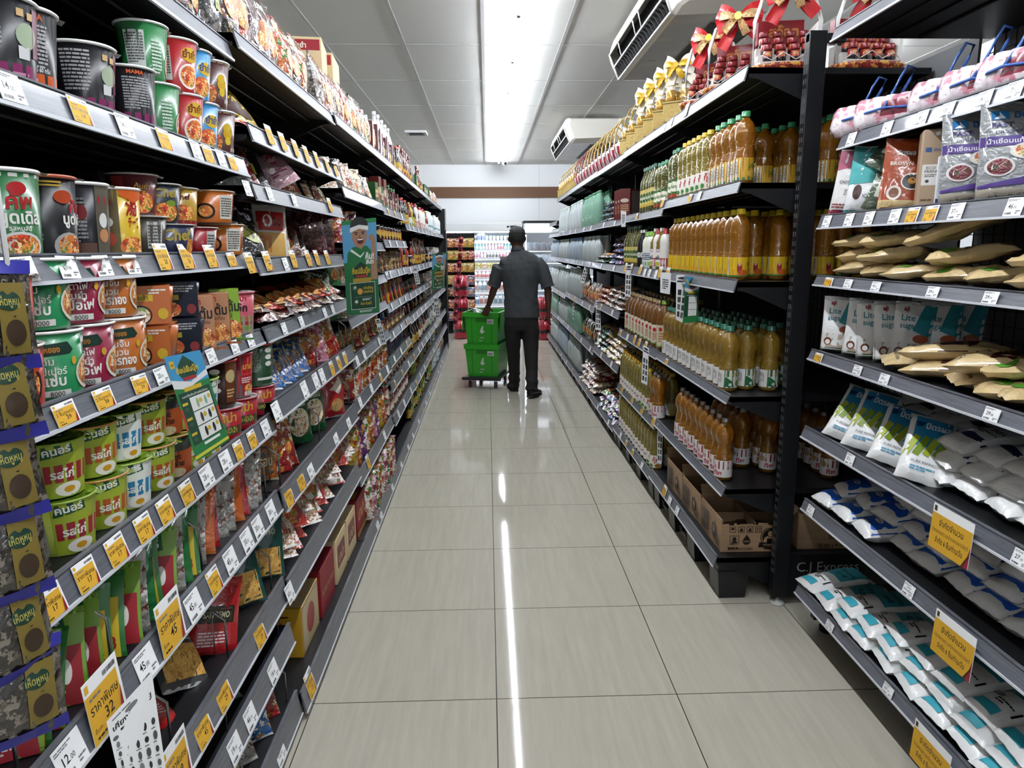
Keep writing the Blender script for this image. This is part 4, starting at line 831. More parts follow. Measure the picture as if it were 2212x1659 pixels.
C('c_black3', .047, .038, .115, '#131316', [('r', -1.5, 0, 1.5, .25, '#841a58'), ('t', 'MAMA', .0, .86, .06, '#d8591a', .3, 2), ('l', -.2, .3, .42, .52, 12, '#a8a8aa')])
C('c_maroon', .052, .04, .10, '#7a1420', [('r', .2, .1, .6, .8, '#c9c4bf'), ('l', .22, .14, .34, .6, 9, '#5a5a5a'), ('l', -.3, .5, .4, .3, 4, '#c98a8a')], rim='#8a1a24')
C('c_kubg', .052, .046, .130, '#1c6a34', [('r', -1.4, .9, 1.4, .94, '#c9c9c2'), ('e', .1, .78, .1, .07, '#b81c22'), ('t', 'คัพ', .12, .56, .16, '#b81c22', .3, 2), ('t', 'นูดเดิล', .12, .40, .13, '#e9e6df', .46, 2), ('t', 'รสหมูสับ', .1, .32, .05, '#e9e6df', .3), ('e', .1, .15, .26, .16, '#c9ccc9'), ('e', .1, .15, .22, .13, 'FOOD')])
C('c_kubb', .052, .046, .130, '#17181a', [('t', 'คัพ', .42, .56, .14, '#b81c22', .3, 2), ('t', 'นูดเดิล', .42, .42, .12, '#e9e6df', .46, 2), ('l', -.3, .16, .26, .66, 13, '#8a8a8c'), ('e', .22, .74, .12, .08, '#b8401c'), ('e', .26, .15, .2, .17, '#a9a9a6'), ('e', .28, .15, .17, .14, 'FOOD'), ('r', -1.4, 0, 1.4, .03, '#c0461c'), ('r', -1.2, .86, .2, .88, '#c9a227'), ('r', -1.2, .90, .2, .92, '#c9a227')], rim='#c05a3a')
C('c_ramen', .046, .040, .128, '#15161a', [('r', .12, 0, .34, 1, '#5c5648'), ('p', [(.15, .72), (.32, .72), (.3, .80), (.17, .82)], '#b01f28'), ('e', .23, .5, .07, .1, '#d9d9d6'), ('e', .23, .3, .08, .09, '#c98a5a'), ('l', -.2, .2, .2, .6, 12, '#9a9a9c'), ('e', -.05, .6, .06, .1, '#7a1418'), ('r', -.3, .02, .1, .2, '#5a3a2c')])
C('c_ramy', .046, .040, .128, '#d8b41c', [('r', -.34, 0, -.02, 1, '#6b5c3a'), ('p', [(-.3, .74), (-.1, .74), (-.12, .83), (-.28, .84)], '#b01f28'), ('t', '湯', .17, .62, .2, '#b0241c', .2, 2), ('t', 'チーズ', .2, .44, .12, '#b0241c', .2, 2), ('e', .16, .14, .2, .16, 'FOOD'), ('e', -.2, .5, .1, .08, '#e0e0dc'), ('e', -.2, .26, .12, .12, '#c8503a'), ('p', [(.0, 1), (.4, 1), (.4, .86), (.2, .78), (.0, .88)], '#e0601c')], lid='#e6cc2a')
C('c_bigbowl', .088, .074, .11, '#2c2522', [('t', 'Chef', .55, .6, .22, '#c9a24a', .5, 2), ('e', .7, .2, .2, .18, 'FOOD'), ('t', 'บะหมี่', .6, .42, .1, '#e9e2d6', .4, 1), ('l', -.4, .5, .7, .4, 7, '#8a7a72')], rim='#b9b3ac')
C('c_chef1', .048, .037, .082, '#5a1f24', [('t', 'ต้มยำ', .1, .62, .12, '#e2b05a', .5, 1), ('e', .1, .3, .3, .25, 'FOOD'), ('r', -.6, .1, -.3, .9, '#8a2a2a')], rim='#b8b4b0')
C('c_chef2', .048, .037, .082, '#20242e', [('t', 'Chef', .1, .66, .2, '#b9a24a', .6, 2), ('e', .1, .28, .34, .24, 'FOOD'), ('e', .22, .5, .14, .08, '#7a9a2c')], rim='#b8b4b0')
C('c_chef3', .048, .037, .082, '#3a342e', [('r', -.1, .2, .3, .85, '#c9c9c4'), ('l', -.08, .24, .34, .55, 7, '#5a5a58'), ('t', 'Chef', -.4, .6, .16, '#b9a24a', .4, 1)], rim='#b8b4b0')
C('c_chef4', .056, .044, .068, '#23264a', [('t', 'Chef', .0, .5, .34, '#c9b24a', .9, 2), ('e', .5, .3, .2, .24, 'FOOD')], rim='#b8b4b0')
C('c_yelred', .045, .037, .085, '#b08a1c', [('t', 'Chef', .0, .68, .14, '#5a1418', .4, 2), ('e', .0, .34, .34, .2, 'FOOD'), ('r', -1, 0, 1, .14, '#8a1a1a')], rim='#b8b4b0')
C('c_redbowl', .05, .04, .066, '#a01420', [('r', .1, .1, .5, .85, '#cfcfca'), ('l', .12, .15, .34, .6, 6, '#4a4a4a')], rim='#c9b4b0')
C('c_orbowl', .062, .052, .078, '#c96a1c', [('r', .0, .12, .55, .85, '#d6d4c8'), ('l', .04, .18, .46, .6, 8, '#4a4a46'), ('e', -.45, .35, .3, .25, '#2a1a14'), ('e', -.45, .35, .22, .18, 'FOOD'), ('l', .62, .2, .3, .6, 10, '#6a2a12')], rim='#c9b49a')
C('c_redbig', .062, .055, .098, '#b81c1f', [('e', .3, .4, .42, .36, '#1b1514'), ('e', .3, .4, .36, .3, 'FOOD'), ('e', -.1, .86, .12, .08, '#e6c22a'), ('e', .55, .7, .16, .1, '#c8401c')], rim='#d9cfc9')
SV = lambda t1, t2, t3: [('p', [(-.28, .8), (.22, .84), (.3, .72), (.24, .66), (-.3, .64)], '#17382c'), ('t', 'หมูหยอง', -.04, .70, .08, '#d98a2a', .3, 2), ('t', t1, -.06, .52, .1, '#f0efe8', .44, 1), ('t', t2, -.02, .38, .1, '#f0efe8', .4, 1), ('t', t3, .0, .22, .14, '#f0efe8', .5, 2), ('r', -.16, .06, .22, .15, '#d6d6cf'), ('t', '8000', .03, .065, .07, '#3a3a3a', .34, 1), ('e', .62, .36, .3, .26, '#ddd4c0'), ('e', .62, .36, .25, .21, 'FOOD'), ('e', .3, .56, .04, .06, '#e2b02a'), ('r', -.66, .36, -.36, .78, '#c2cbc2'), ('l', -.64, .4, .26, .34, 7, '#5c6c60'), ('b', -.62, .12, .3, .14), ('e', .5, .84, .06, .05, '#e6e6e0')]
C('c_svgreen', .056, .049, .108, '#1d8a52', SV('ต้ม', 'ซุปเปอร์', 'แซ่บ'))
C('c_svmag', .054, .047, .108, '#8f1538', SV('เย็นตาโฟ', 'ต้มยำ', 'หม้อไฟ'))
C('c_svor', .054, .047, .108, '#b8621c', SV('ก๋วยจั๊บ', 'ญวน', 'สูตรทอง'))
KN = lambda c1, c2: [('r', -1.0, .0, -.15, 1, '#dcdcd6'), ('l', -.72, .3, .5, .6, 14, '#6a6c68'), ('b', -.7, .08, .46, .14), ('r', -.02, .0, .9, 1, c1), ('p', [(-.0, .72), (.5, .80), (.46, .98), (.04, .94)], '#12502a'), ('t', 'คนอร์', .25, .80, .13, '#eef0ea', .44, 2, .1), ('r', .02, .28, .8, .6, c2), ('t', 'รสไก่', .3, .36, .14, '#f0efe9', .4, 2), ('e', .4, .14, .24, .13, '#efeade'), ('e', .4, .14, .1, .06, '#e2a21c'), ('r', -1.5, 0, 1.5, .03, '#9ab83a')]
KL = [('p', [(-.7, -.1), (.5, .05), (.6, .45), (-.6, .3)], '#134a28'), ('t', 'คนอร์', -.05, .03, .26, '#eef0ea', .8, 2, .12), ('t', 'คัพโจ๊ก', -.1, -.5, .2, '#2c6a30', .9, 1, .12)]
C('c_knred', .049, .040, .090, '#b9c94a', KN('#a8ba2e', '#a01c2c'), lid='#7fa822', rim='#8fb02c', lidops=KL)
C('c_knblue', .049, .040, .090, '#b9c94a', KN('#dfe4da', '#2484b8'), lid='#7fa822', rim='#8fb02c', lidops=KL)
C('c_knor', .049, .040, .090, '#b9c94a', KN('#a8ba2e', '#b8521c'), lid='#7fa822', rim='#c98a3a', lidops=KL)
C('c_knblack', .049, .040, .090, '#20221e', [('p', [(-.3, .72), (.3, .80), (.28, .98), (-.26, .94)], '#12502a'), ('t', 'คนอร์', .0, .80, .13, '#eef0ea', .44, 2, .1), ('r', -.5, .0, .7, .62, '#b8501c'), ('t', 'มิโซะ', .1, .42, .14, '#1b1410', .5, 2), ('t', 'สาหร่าย', .1, .26, .12, '#1b1410', .5, 2), ('e', .1, .1, .3, .12, '#dcc9a0')], lid='#6f9822', rim='#c98a3a', lidops=KL)
C('c_mtall', .046, .038, .118, '#a51822', [('r', -.9, 0, .0, 1, '#6a5a5c'), ('r', -.04, .55, .7, 1, '#b5161e'), ('t', 'มาม่า', .2, .64, .12, '#e6b03a', .36, 2), ('r', -.04, .3, .7, .5, '#b5161e'), ('l', .0, .32, .3, .14, 3, '#e9dcdc'), ('e', .2, .2, .14, .1, 'FOOD'), ('t', '8000', .18, .04, .09, '#dcdcd8', .3, 2), ('l', -.5, .2, .36, .6, 10, '#b9b0ae')], rim='#b8243a', lid='#5a1018')
C('c_mbrown', .046, .038, .118, '#2c1210', [('e', -.1, .78, .1, .06, '#d8d4d0'), ('e', -.1, .58, .1, .06, '#d8d4d0'), ('e', -.1, .38, .1, .06, '#d8d4d0'), ('r', .1, .1, .34, .95, '#6a3414'), ('e', .22, .66, .12, .14, '#c9b27a'), ('l', .12, .2, .2, .2, 3, '#d9b27a')], rim='#b8243a', lid='#5a1018')
C('c_mgreen', .052, .044, .122, '#1c4428', [('l', -.45, .3, .4, .6, 14, '#a9b5a0'), ('e', .2, .84, .1, .06, '#dcdcd6'), ('e', .2, .68, .1, .06, '#dcdcd6'), ('e', .2, .52, .1, .06, '#dcdcd6'), ('e', .46, .7, .1, .14, '#7a5a3a'), ('r', -.1, .14, .4, .2, '#dcdcd6'), ('b', -.5, .1, .3, .14)], rim='#b8243a', lid='#5a1018')
C('c_mlow', .052, .044, .085, '#a51828', [('t', 'มาม่า', .05, .6, .24, '#e6b03a', .8, 2), ('r', -1.4, .2, 1.4, .46, '#3a4a24'), ('t', 'เส้นหมี่น้ำ', .05, .26, .14, '#c9d05a', .8, 1)], rim='#b8243a')
C('c_mpink', .048, .038, .118, '#b8475a', [('t', 'มาม่า', .0, .8, .1, '#c01f24', .4, 2), ('t', 'โจ๊ก', .0, .56, .16, '#1b1416', .44, 2), ('r', -1.2, 0, 1.2, .46, '#a89a88'), ('r', -.2, .36, .3, .44, '#c8641c'), ('r', -.2, .25, .3, .33, '#a82424'), ('r', -.2, .14, .3, .22, '#6a9a2c')], rim='#c85a6a')
P['sl_or'] = Proto('noodle_bowl', P['c_redbowl'].parts and [('bowl_body', MB().lathe([(.048, 0), (.054, .05), (.058, .075), (.001, .077)], 24, pl('#c9682a'))), ('card_sleeve', (lambda b: (b.box(-.047, .047, -.061, -.0595, .004, .078, pl('#c9682a')), b.box(-.05, .05, -.06, .05, .0775, .079, pl('#c9682a')), deco(b, plane_surf((0, -.061, 0), (1, 0, 0), (0, 0, 1)), .08, [('r', -.52, .62, .2, .78, '#e2b82a'), ('t', 'อาหารเช้า', -.16, .65, .1, '#1b1b1c', .5, 1), ('l', .1, .78, .42, .14, 2, '#efe9e0'), ('e', -.1, .28, .26, .24, '#17171a'), ('e', -.1, .28, .22, .2, 'FOOD2'), ('e', .4, .3, .12, .14, '#e2b82a')]), b)[-1])(MB()))])
P['sl_dk'] = Proto('noodle_bowl', [('bowl_body', MB().lathe([(.048, 0), (.054, .05), (.058, .075), (.001, .077)], 24, pl('#1b2030'))), ('card_sleeve', (lambda b: (b.box(-.047, .047, -.061, -.0595, .004, .078, pl('#171d2c')), b.box(-.05, .05, -.06, .05, .0775, .079, pl('#171d2c')), deco(b, plane_surf((0, -.061, 0), (1, 0, 0), (0, 0, 1)), .08, [('r', -.5, .5, .1, .64, '#b9a42a'), ('l', .0, .7, .5, .2, 3, '#b9b9c0'), ('e', -.1, .24, .24, .2, 'FOOD'), ('e', .4, .24, .12, .14, '#8a2a2a')]), b)[-1])(MB()))])
BX = lambda c, t2, c2: [('t', 'มาม่า', -.05, .84, .1, '#b8241c', .34, 2), ('t', 'ข้าวต้ม', .02, .58, .18, '#17171a', .5, 2), ('t', t2, .02, .48, .07, '#4a2a1a', .4, 1), ('e', .08, .22, .22, .2, 'FOOD'), ('r', -.5, 0, .5, .04, c2)]
P['bx_peach'] = carton('rice_soup_box', .075, .06, .125, pl('#c98a62'), BX(0, 'รสกุ้งกระเทียม', '#a85a2c'), side=BX(0, 'รสกุ้ง', '#a85a2c'), sidel=[('r', -.2, .1, .2, .9, '#cfc4b8'), ('l', -.18, .12, .36, .7, 12, '#5a4a42')])
P['bx_green'] = carton('rice_soup_box', .07, .06, .130, pl('#8fbf2c'), BX(0, 'รสหมู', '#4a7a1c'), side=[('t', 'ข', 0, .6, .2, '#17171a', None, 2), ('l', -.15, .1, .3, .3, 6, '#2a4a1a')], sidel=[('r', -.14, .1, .14, .9, '#8fbf2c'), ('b', -.1, .2, .2, .3)])
def cupat(key, u, x, z, k, desc, rz=.95, tier=0, dz=0):
    pr = P[key]; y = YU(u, x, z+.05)
    put(pr, (x, y, z+dz+.0008), rz+RG.uniform(-.12, .12), lab(desc, 0, k), 'noodle cup', 'cup noodles of the first noodle bay')
    return y
z = zL(0, 1)
for key, u, x, dz, d in [('c_blackmag', -2, -.715, 0, 'half-hidden dark noodle cup'), ('c_blackor', 46, -.715, 0, 'black and orange noodle cup'), ('c_black3', 98, -.85, 0, 'black noodle cup standing behind'),
        ('c_maroon', 150, -.86, .05, 'maroon noodle cup standing behind'), ('c_blackmag', 185, -.725, 0, 'black and magenta noodle cup'), ('c_maroon', 240, -.86, .05, 'maroon cup with white panel behind'), ('c_black3', 284, -.70, 0, 'narrow black and magenta noodle cup'),
        ('c_green', 338, -.71, 0, 'lower green noodle cup'), ('c_green', 322, -.715, .1135, 'upper green noodle cup stacked'), ('c_red', 393, -.70, 0, 'lower red noodle cup'), ('c_red', 388, -.70, .1135, 'upper red noodle cup stacked'),
        ('c_blue', 428, -.70, 0, 'lower blue noodle cup'), ('c_blue', 420, -.70, .1135, 'upper blue noodle cup stacked'), ('c_brown', 467, -.695, 0, 'lower brown noodle cup'), ('c_brown', 460, -.695, .1135, 'upper brown noodle cup stacked')]:
    cupat(key, u, x, z, 1, d, dz=dz, rz=.8)
for k in (.86, -.0): pass
b = MB(); b.lathe([(.052, 0), (.052, .049)], 16, BLACKP); pr_pad = b
z = zL(0, 2)
for key, u, x, dz, d in [('c_kubg', 6, -.715, 0, 'green noodle cup with red lettering'), ('c_kubb', 93, -.715, 0, 'black noodle cup with bowl picture'), ('c_ramen', 178, -.71, 0, 'tall black ramen cup'), ('c_ramy', 250, -.705, 0, 'yellow ramen cup with red signs'),
        ('c_bigbowl', 240, -.90, .03, 'wide dark brown noodle bowl'), ('c_chef3', 308, -.715, 0, 'lower grey brown noodle cup'), ('c_chef1', 296, -.725, .083, 'maroon noodle cup on top'), ('c_chef4', 362, -.70, 0, 'low navy blue noodle bowl'), ('c_chef2', 346, -.705, .069, 'black noodle cup on the navy bowl'),
        ('c_redbowl', 422, -.70, 0, 'low red noodle bowl'), ('c_yelred', 389, -.71, .067, 'yellow and red noodle cup on top'), ('c_orbowl', 474, -.70, 0, 'lower orange noodle bowl'), ('c_orbowl', 455, -.70, .079, 'upper orange noodle bowl with panel')]:
    cupat(key, u, x, z, 2, d, dz=dz, rz=.75)
z = zL(0, 3)
for key, u, x, dz, d in [('c_redbig', -10, -.70, 0, 'lower red noodle cup'), ('c_redbig', -14, -.70, .0995, 'upper red noodle cup'), ('c_svgreen', 97, -.70, 0, 'lower green noodle cup with white lettering'), ('c_svgreen', 84, -.705, .1095, 'upper green noodle cup with white lettering'),
        ('c_svmag', 176, -.70, 0, 'lower magenta noodle cup'), ('c_svmag', 166, -.70, .1095, 'upper magenta noodle cup'), ('c_svor', 250, -.695, 0, 'lower orange noodle cup'), ('c_svor', 240, -.70, .1095, 'upper orange noodle cup'),
        ('sl_or', 322, -.70, 0, 'lower bowl in orange card sleeve'), ('sl_or', 318, -.70, .080, 'upper bowl in orange card sleeve'), ('sl_dk', 384, -.70, 0, 'lower bowl in navy card sleeve'), ('sl_dk', 380, -.715, .080, 'upper bowl in navy card sleeve'),
        ('bx_peach', 425, -.68, 0, 'peach rice soup box'), ('bx_peach', 462, -.68, 0, 'peach rice soup box'), ('bx_green', 488, -.675, 0, 'lime green rice soup box'), ('c_mpink', 512, -.68, 0, 'pink porridge cup')]:
    cupat(key, u, x, z, 3, d, dz=dz, rz=.62 if key[0] == 'c' else .35)
z = zL(0, 4)
for i, (key, u) in enumerate([('c_knred', 130), ('c_knor', 205), ('c_knblue', 262), ('c_knor', 318), ('c_knblack', 358)]):
    cupat(key, u+6, -.69, z, 4, 'lower green-lidded porridge cup', rz=.35); cupat(['c_knred', 'c_knor', 'c_knblue', 'c_knor', 'c_knblack'][i], u-4, -.70, z, 4, 'upper green-lidded porridge cup', dz=.0915, rz=.35)
for i, (key, u) in enumerate([('c_knblue', 170), ('c_knor', 250), ('c_knblack', 320), ('c_knor', 372)]): cupat(key, u, -.81, z, 4, 'green-lidded porridge cup in back row', rz=.35, dz=0); cupat(key, u, -.81, z, 4, 'upper back-row porridge cup', rz=.35, dz=.0915)
for i, (u, a, c_) in enumerate([(395, 'c_knor', 'c_knor'), (432, 'c_knor', 'c_knblue'), (478, 'c_mlow', 'c_mbrown'), (514, 'c_mlow', 'c_mtall'), (556, 'c_mlow', 'c_mgreen')]):
    cupat(a, u, -.68, z, 4, 'lower small porridge cup' if a[2] == 'k' else 'lower red noodle bowl', rz=.6); cupat(c_, u, -.68, z, 4, {'c_knor': 'upper small porridge cup', 'c_knblue': 'upper blue porridge cup', 'c_mbrown': 'tall brown cup with red rim', 'c_mtall': 'tall red cup with red rim', 'c_mgreen': 'tall dark green cup with red rim'}[c_], dz=.0865 if a[2] == 'm' else .0915, rz=.6)
# ---- wire dividers and sachets
def divider(h=.12, d=.34):
    b = MB(); b.tube([(0, -.0, .0), (0, 0, h*.8), (0, .03, h), (0, d, h), (0, d, 0)], .0028, WIRE, 6)
    for i in range(8): b.tube([(0, .03+i*(d-.05)/8, 0), (0, .03+i*(d-.05)/8, h)], .0014, WIRE, 4)
    return Proto('wire_divider', [('wire_divider', b)])
P['div'] = divider(); P['div2'] = divider(.09)
def divat(y, bay, k, x=None): put(P['div'], ((LS[bay][k][2]-.03) if x is None else x, y, zL(bay, k)+.001), pi/2, lab('chrome wire divider', bay, k), 'wire divider', 'chrome wire dividers of the noodle rack')
GRP = lambda d, bay, k: '%ss on the %s' % (d, shelfname(k, bay))
def filed(bay, k, y0, y1, keys, step, desc, tilt=-.32, x=None, rz=.25, cat='packet', cols=1, dx=.13, sc=1., jz=.0):
    """packets filed one behind the other, facing the camera end of the aisle"""
    y = y0; i = 0; xl = LS[bay][k][2]; z = zL(bay, k)
    while y < y1:
        for c_ in range(cols):
            key = keys[i % len(keys)] if isinstance(keys, list) else keys; i += 1
            d = desc[keys.index(key)] if isinstance(desc, list) else desc
            put(P[key], ((x if x is not None else xl-.085)-dx*c_+RG.uniform(-.008, .008), y+RG.uniform(-.004, .004), z+.001+RG.uniform(0, jz)), (tilt+RG.uniform(-.06, .06), RG.uniform(-.05, .05), rz+RG.uniform(-.15, .15)), lab(d, bay, k, row='back row ' if c_ else ''), cat, GRP(d, bay, k), sc*RG.uniform(.95, 1.05))
        y += step
def facing(side, bay, k, y0, y1, keys, step, desc, x=None, cat='packet', cols=1, dx=.09, tilt=-.12, rz=0., sc=1., stack=1, hz=.1, jy=.004, names=None):
    """things standing along a shelf, fronts to the aisle"""
    y = y0; i = 0; L_ = LS if side > 0 else RS; xl = L_[bay][k][2]; z = L_[bay][k][0]-.008
    while y < y1:
        key = keys[i % len(keys)] if isinstance(keys, list) else keys; i += 1
        d = desc[keys.index(key)] if isinstance(desc, list) else desc
        for c_ in range(cols):
            for s_ in range(stack):
                put(P[key], ((x if x is not None else xl-side*.07)-side*dx*c_, y+RG.uniform(-jy, jy), z+.001+hz*s_), (tilt+RG.uniform(-.05, .05)*(abs(tilt) > .01), 0, side*pi/2+rz+RG.uniform(-.14, .14)), lab(d, bay, k, 'noodle' if side > 0 else 'oil', 'back row ' if c_ else ''), cat, '%ss on the %s' % (d, shelfname(k, bay, 'noodle' if side > 0 else 'oil')), sc*RG.uniform(.97, 1.03))
        y += step
def lying(side, bay, k, y0, y1, keys, step, desc, x=None, layers=2, hz=.028, cat='packet', rz=0., sc=1., droop=.0):
    y = y0; i = 0; L_ = LS if side > 0 else RS; xl = L_[bay][k][2]; z = L_[bay][k][0]-.008
    while y < y1:
        for s_ in range(layers):
            key = keys[i % len(keys)] if isinstance(keys, list) else keys; i += 1
            d = desc[keys.index(key)] if isinstance(desc, list) else desc
            # bottom of the packet towards the aisle
            xx = (x if x is not None else xl-side*.012)
            put(P[key], (xx+RG.uniform(-.012, .006)*side-side*.012*s_, y+RG.uniform(-.01, .01), z+.018+hz*s_), (-pi/2+.10+droop+RG.uniform(-.05, .05), RG.uniform(-.04, .04), side*pi/2+rz+RG.uniform(-.2, .2)), lab(d, bay, k, 'noodle' if side > 0 else 'oil'), cat, '%ss on the %s' % (d, shelfname(k, bay, 'noodle' if side > 0 else 'oil')), sc*RG.uniform(.95, 1.05))
        y += step
# first bay, lower shelves
filed(0, 5, .90, 1.12, ['sachet_k', 'sachet_y'], .030, ['green and red soup sachet', 'green and yellow soup sachet'], rz=.35, cat='sachet')
filed(0, 5, 1.16, 1.5, ['sachet_y', 'sachet_k', 'pk_clear1', 'pk_green1'], .04, ['green and yellow soup sachet', 'green and red soup sachet', 'clear seasoning packet', 'green seasoning packet'], rz=.35, cat='sachet')
filed(0, 5, 1.54, 1.98, ['pk_clear2', 'pk_orange1', 'pk_red1', 'pk_clear1'], .05, ['clear seasoning packet', 'orange seasoning packet', 'red seasoning packet', 'crinkled clear packet'], rz=.35, cat='sachet')
for y in (.88, 1.13, 1.52, 1.99): divat(y, 0, 5)
filed(0, 6, .72, .99, ['sachet_k', 'sachet_y'], .035, ['green and red soup sachet', 'green and yellow soup sachet'], rz=.45, cat='sachet', sc=1.1)
for y in (1.02, 1.30, 1.62, 1.98): divat(y, 0, 6)
for key, u, d, rr in [('pasta_red', 372, 'red pasta bag', (-1.1, .3, 1.2)), ('pasta_stripe', 430, 'grey striped pasta bag', (-.6, 0, .7)), ('pasta_red', 478, 'red pasta bag', (-.35, .25, .6)), ('pasta_green', 545, 'dark green pasta bag', (-.35, -.1, .5)), ('pasta_green', 585, 'dark green pasta bag', (-.3, .05, .4))]:
    put(P[key], (-.69, YU(u, -.66, .55), zL(0, 6)+.004), rr if key != 'pasta_stripe' else (-.9, .3, 1.0), lab(d, 0, 6), 'pasta bag', 'pasta bags of the first noodle bay', .85)
for key, u, d, rr in [('pasta_green', 500, 'dark green pasta bag', (-1.0, 0, 1.0)), ('bg_brown1', 545, 'brown food bag', (-1.2, 0, 1.2)), ('bg_orange2', 585, 'orange and green food bag', (-1.25, .1, 1.3))]:
    put(P[key], (-.68, YU(u, -.64, .38), zL(0, 7)+.012), rr, lab(d, 0, 7), 'food bag', 'food bags of the first noodle bay')
for y in (1.55, 1.98): divat(y, 0, 7)
filed(0, 8, 1.30, 2.0, ['bg_clear1', 'bg_blue1', 'bg_red2', 'bg_cream2'], .10, ['clear food bag', 'blue food bag', 'red food bag', 'cream food bag'], tilt=-.5, rz=.6, cat='food bag', sc=.8)
for y in (1.6, 1.99): divat(y, 0, 8)
# top shelf of the first bay
facing(1, 0, 0, 1.20, 2.0, ['bg_pink1', 'bg_black1'], .15, ['pink crisp bag', 'black snack bag'], cat='snack bag', sc=1.1)
# ---- second bay
facing(1, 1, 0, 2.06, 2.66, ['bag_black', 'bg_black2', 'bg_red1', 'bag_redweb', 'bg_black1', 'bg_clear1'], .10, ['shiny black snack bag', 'black and red snack bag', 'red snack bag', 'dark red snack bag', 'black snack bag with seal', 'silver snack bag'], cat='snack bag', sc=1.22, cols=2, dx=.1)
P['tallbox'] = carton('noodle_carton', .15, .26, .34, mat('kraft_pale', '#c9b48c', .7), [('r', -.2, .84, .2, .97, '#a8202c'), ('t', 'ยำยำ', -.05, .87, .06, '#efe6cf', .3, 2), ('l', -.2, .76, .4, .03, 1, '#3a2a1a'), ('p', [(.1, .5), (.16, .62), (.1, .74), (.04, .62)], '#a8202c'), ('r', .0, .05, .22, .4, '#8e1a26')], side=[('r', -.3, .1, .3, .3, '#8e1a26'), ('t', 'TOM YUM KUNG', 0, .6, .05, '#3a2a1a', .5), ('t', '30', 0, .4, .1, '#a8202c')])
put(P['tallbox'], (-.80, YU(696, -.74, 2.2), zL(1, 0)), .12, lab('tall tan noodle carton with red print', 1, 0), 'carton')
put(P['tallbox'], (-.80, YU(712, -.74, 2.2)+.1, zL(1, 0)), .08, lab('second tan noodle carton behind it', 1, 0), 'carton')
facing(1, 1, 0, 2.70, 2.92, ['bg_orange1', 'bg_black2'], .1, ['orange snack bag', 'dark snack bag'], x=-.70, cat='snack bag', sc=1.05)
put(P['bag_coffee'], (-.69, 2.12, zL(1, 1)+.02), (-.95, .2, .9), lab('yellow and brown mushroom bag', 1, 1), 'snack bag')
put(P['bg_red1'], (-.74, 2.22, zL(1, 1)+.03), (-1.2, .1, .9), lab('red bag lying over the yellow one', 1, 1), 'snack bag')
lying(1, 1, 1, 2.35, 3.2, ['pk_yellow1', 'pk_cream1', 'pk_clear1'], .09, ['yellow noodle packet', 'cream noodle packet', 'clear noodle packet'], layers=1)
filed(1, 2, 2.10, 2.30, ['bag_black', 'bg_red1'], .07, ['black snack bag', 'red snack bag'], tilt=-.7, rz=.7, cat='snack bag')
put(P['bag_pinkface'], (-.665, YU(622, -.66, 1.70), zL(1, 2)+.035), (-.45, -.45, .85), lab('pink snack bag with round red badge', 1, 2), 'snack bag', None, .72)
put(P['bg_pink1'], (-.82, YU(600, -.8, 1.70), zL(1, 2)+.01), (-.3, 0, .8), lab('pink snack bag standing behind', 1, 2), 'snack bag')
filed(1, 2, 2.72, 3.2, ['noodle_flat', 'pk_black1', 'pk_cream2', 'pk_brown2'], .07, ['flat webbed noodle packet', 'black noodle packet', 'cream noodle packet', 'brown noodle packet'], tilt=-.9, rz=.6)
put(P['bag_black'], (-.68, YU(545, -.66, 1.5), zL(1, 3)+.02), (-.8, .35, .9), lab('crumpled black bag with yellow-green print', 1, 3), 'snack bag')
put(P['bg_black1'], (-.78, YU(530, -.78, 1.5), zL(1, 3)+.01), (-.3, .1, .8), lab('black and red bag behind', 1, 3), 'snack bag')
put(P['bag_oyo'], (-.70, YU(612, -.66, 1.5), zL(1, 3)+.004), (-.25, .05, .5), lab('white and orange bag with round badge', 1, 3), 'snack bag', None, .68)
put(P['bag_oyo'], (-.72, YU(628, -.66, 1.5)+.03, zL(1, 3)+.004), (-.2, -.05, .55), lab('white and orange bag behind the first', 1, 3), 'snack bag', None, .68)
filed(1, 3, 2.62, 2.80, ['pk_brown1', 'pk_clear1'], .07, ['brown noodle packet', 'clear noodle packet'], tilt=-.7, rz=.6)
put(P['bag_redweb'], (-.72, YU(700, -.66, 1.5), zL(1, 3)+.004), (-.2, 0, .9), lab('dark red netted snack bag', 1, 3), 'snack bag')
put(P['bag_redweb'], (-.72, YU(722, -.66, 1.5), zL(1, 3)+.004), (-.15, 0, 1.0), lab('dark red netted snack bag', 1, 3), 'snack bag')
for c_ in range(2): lying(1, 1, 4, 2.12+.04*c_, 3.15, ['choc', 'pk_brown1', 'noodle_flat', 'pk_tomyum1'] if c_ == 0 else ['pk_orange1', 'choc'], .10, ['maroon foil snack packet', 'brown noodle packet', 'flat red and white packet', 'red noodle packet'] if c_ == 0 else ['orange noodle packet', 'maroon foil packet behind'], layers=2-c_, x=-.64-.08*c_, rz=-.4, droop=.25)
put(P['bg_green1'], (-.69, YU(700, -.66, 1.3), zL(1, 4)+.01), (-.8, .3, .6), lab('green and white food bag', 1, 4), 'food bag')
filed(1, 5, 2.09, 2.62, ['bg_blue1', 'pk_blue2', 'bg_blue2', 'bg_orange2'], .055, ['blue noodle packet', 'plain blue packet', 'blue packet with seal', 'orange noodle packet'], tilt=-.7, rz=.7, cols=2, dx=.1, sc=.72)
for y in (2.65, 3.22): divat(y, 1, 5)
filed(1, 5, 2.70, 3.15, ['bg_red1', 'bg_pink2', 'bg_orange1', 'bg_red2'], .10, ['red noodle bag', 'pink noodle bag', 'orange noodle bag', 'red and gold noodle bag'], tilt=-.4, rz=.8, cat='noodle bag', sc=.95)
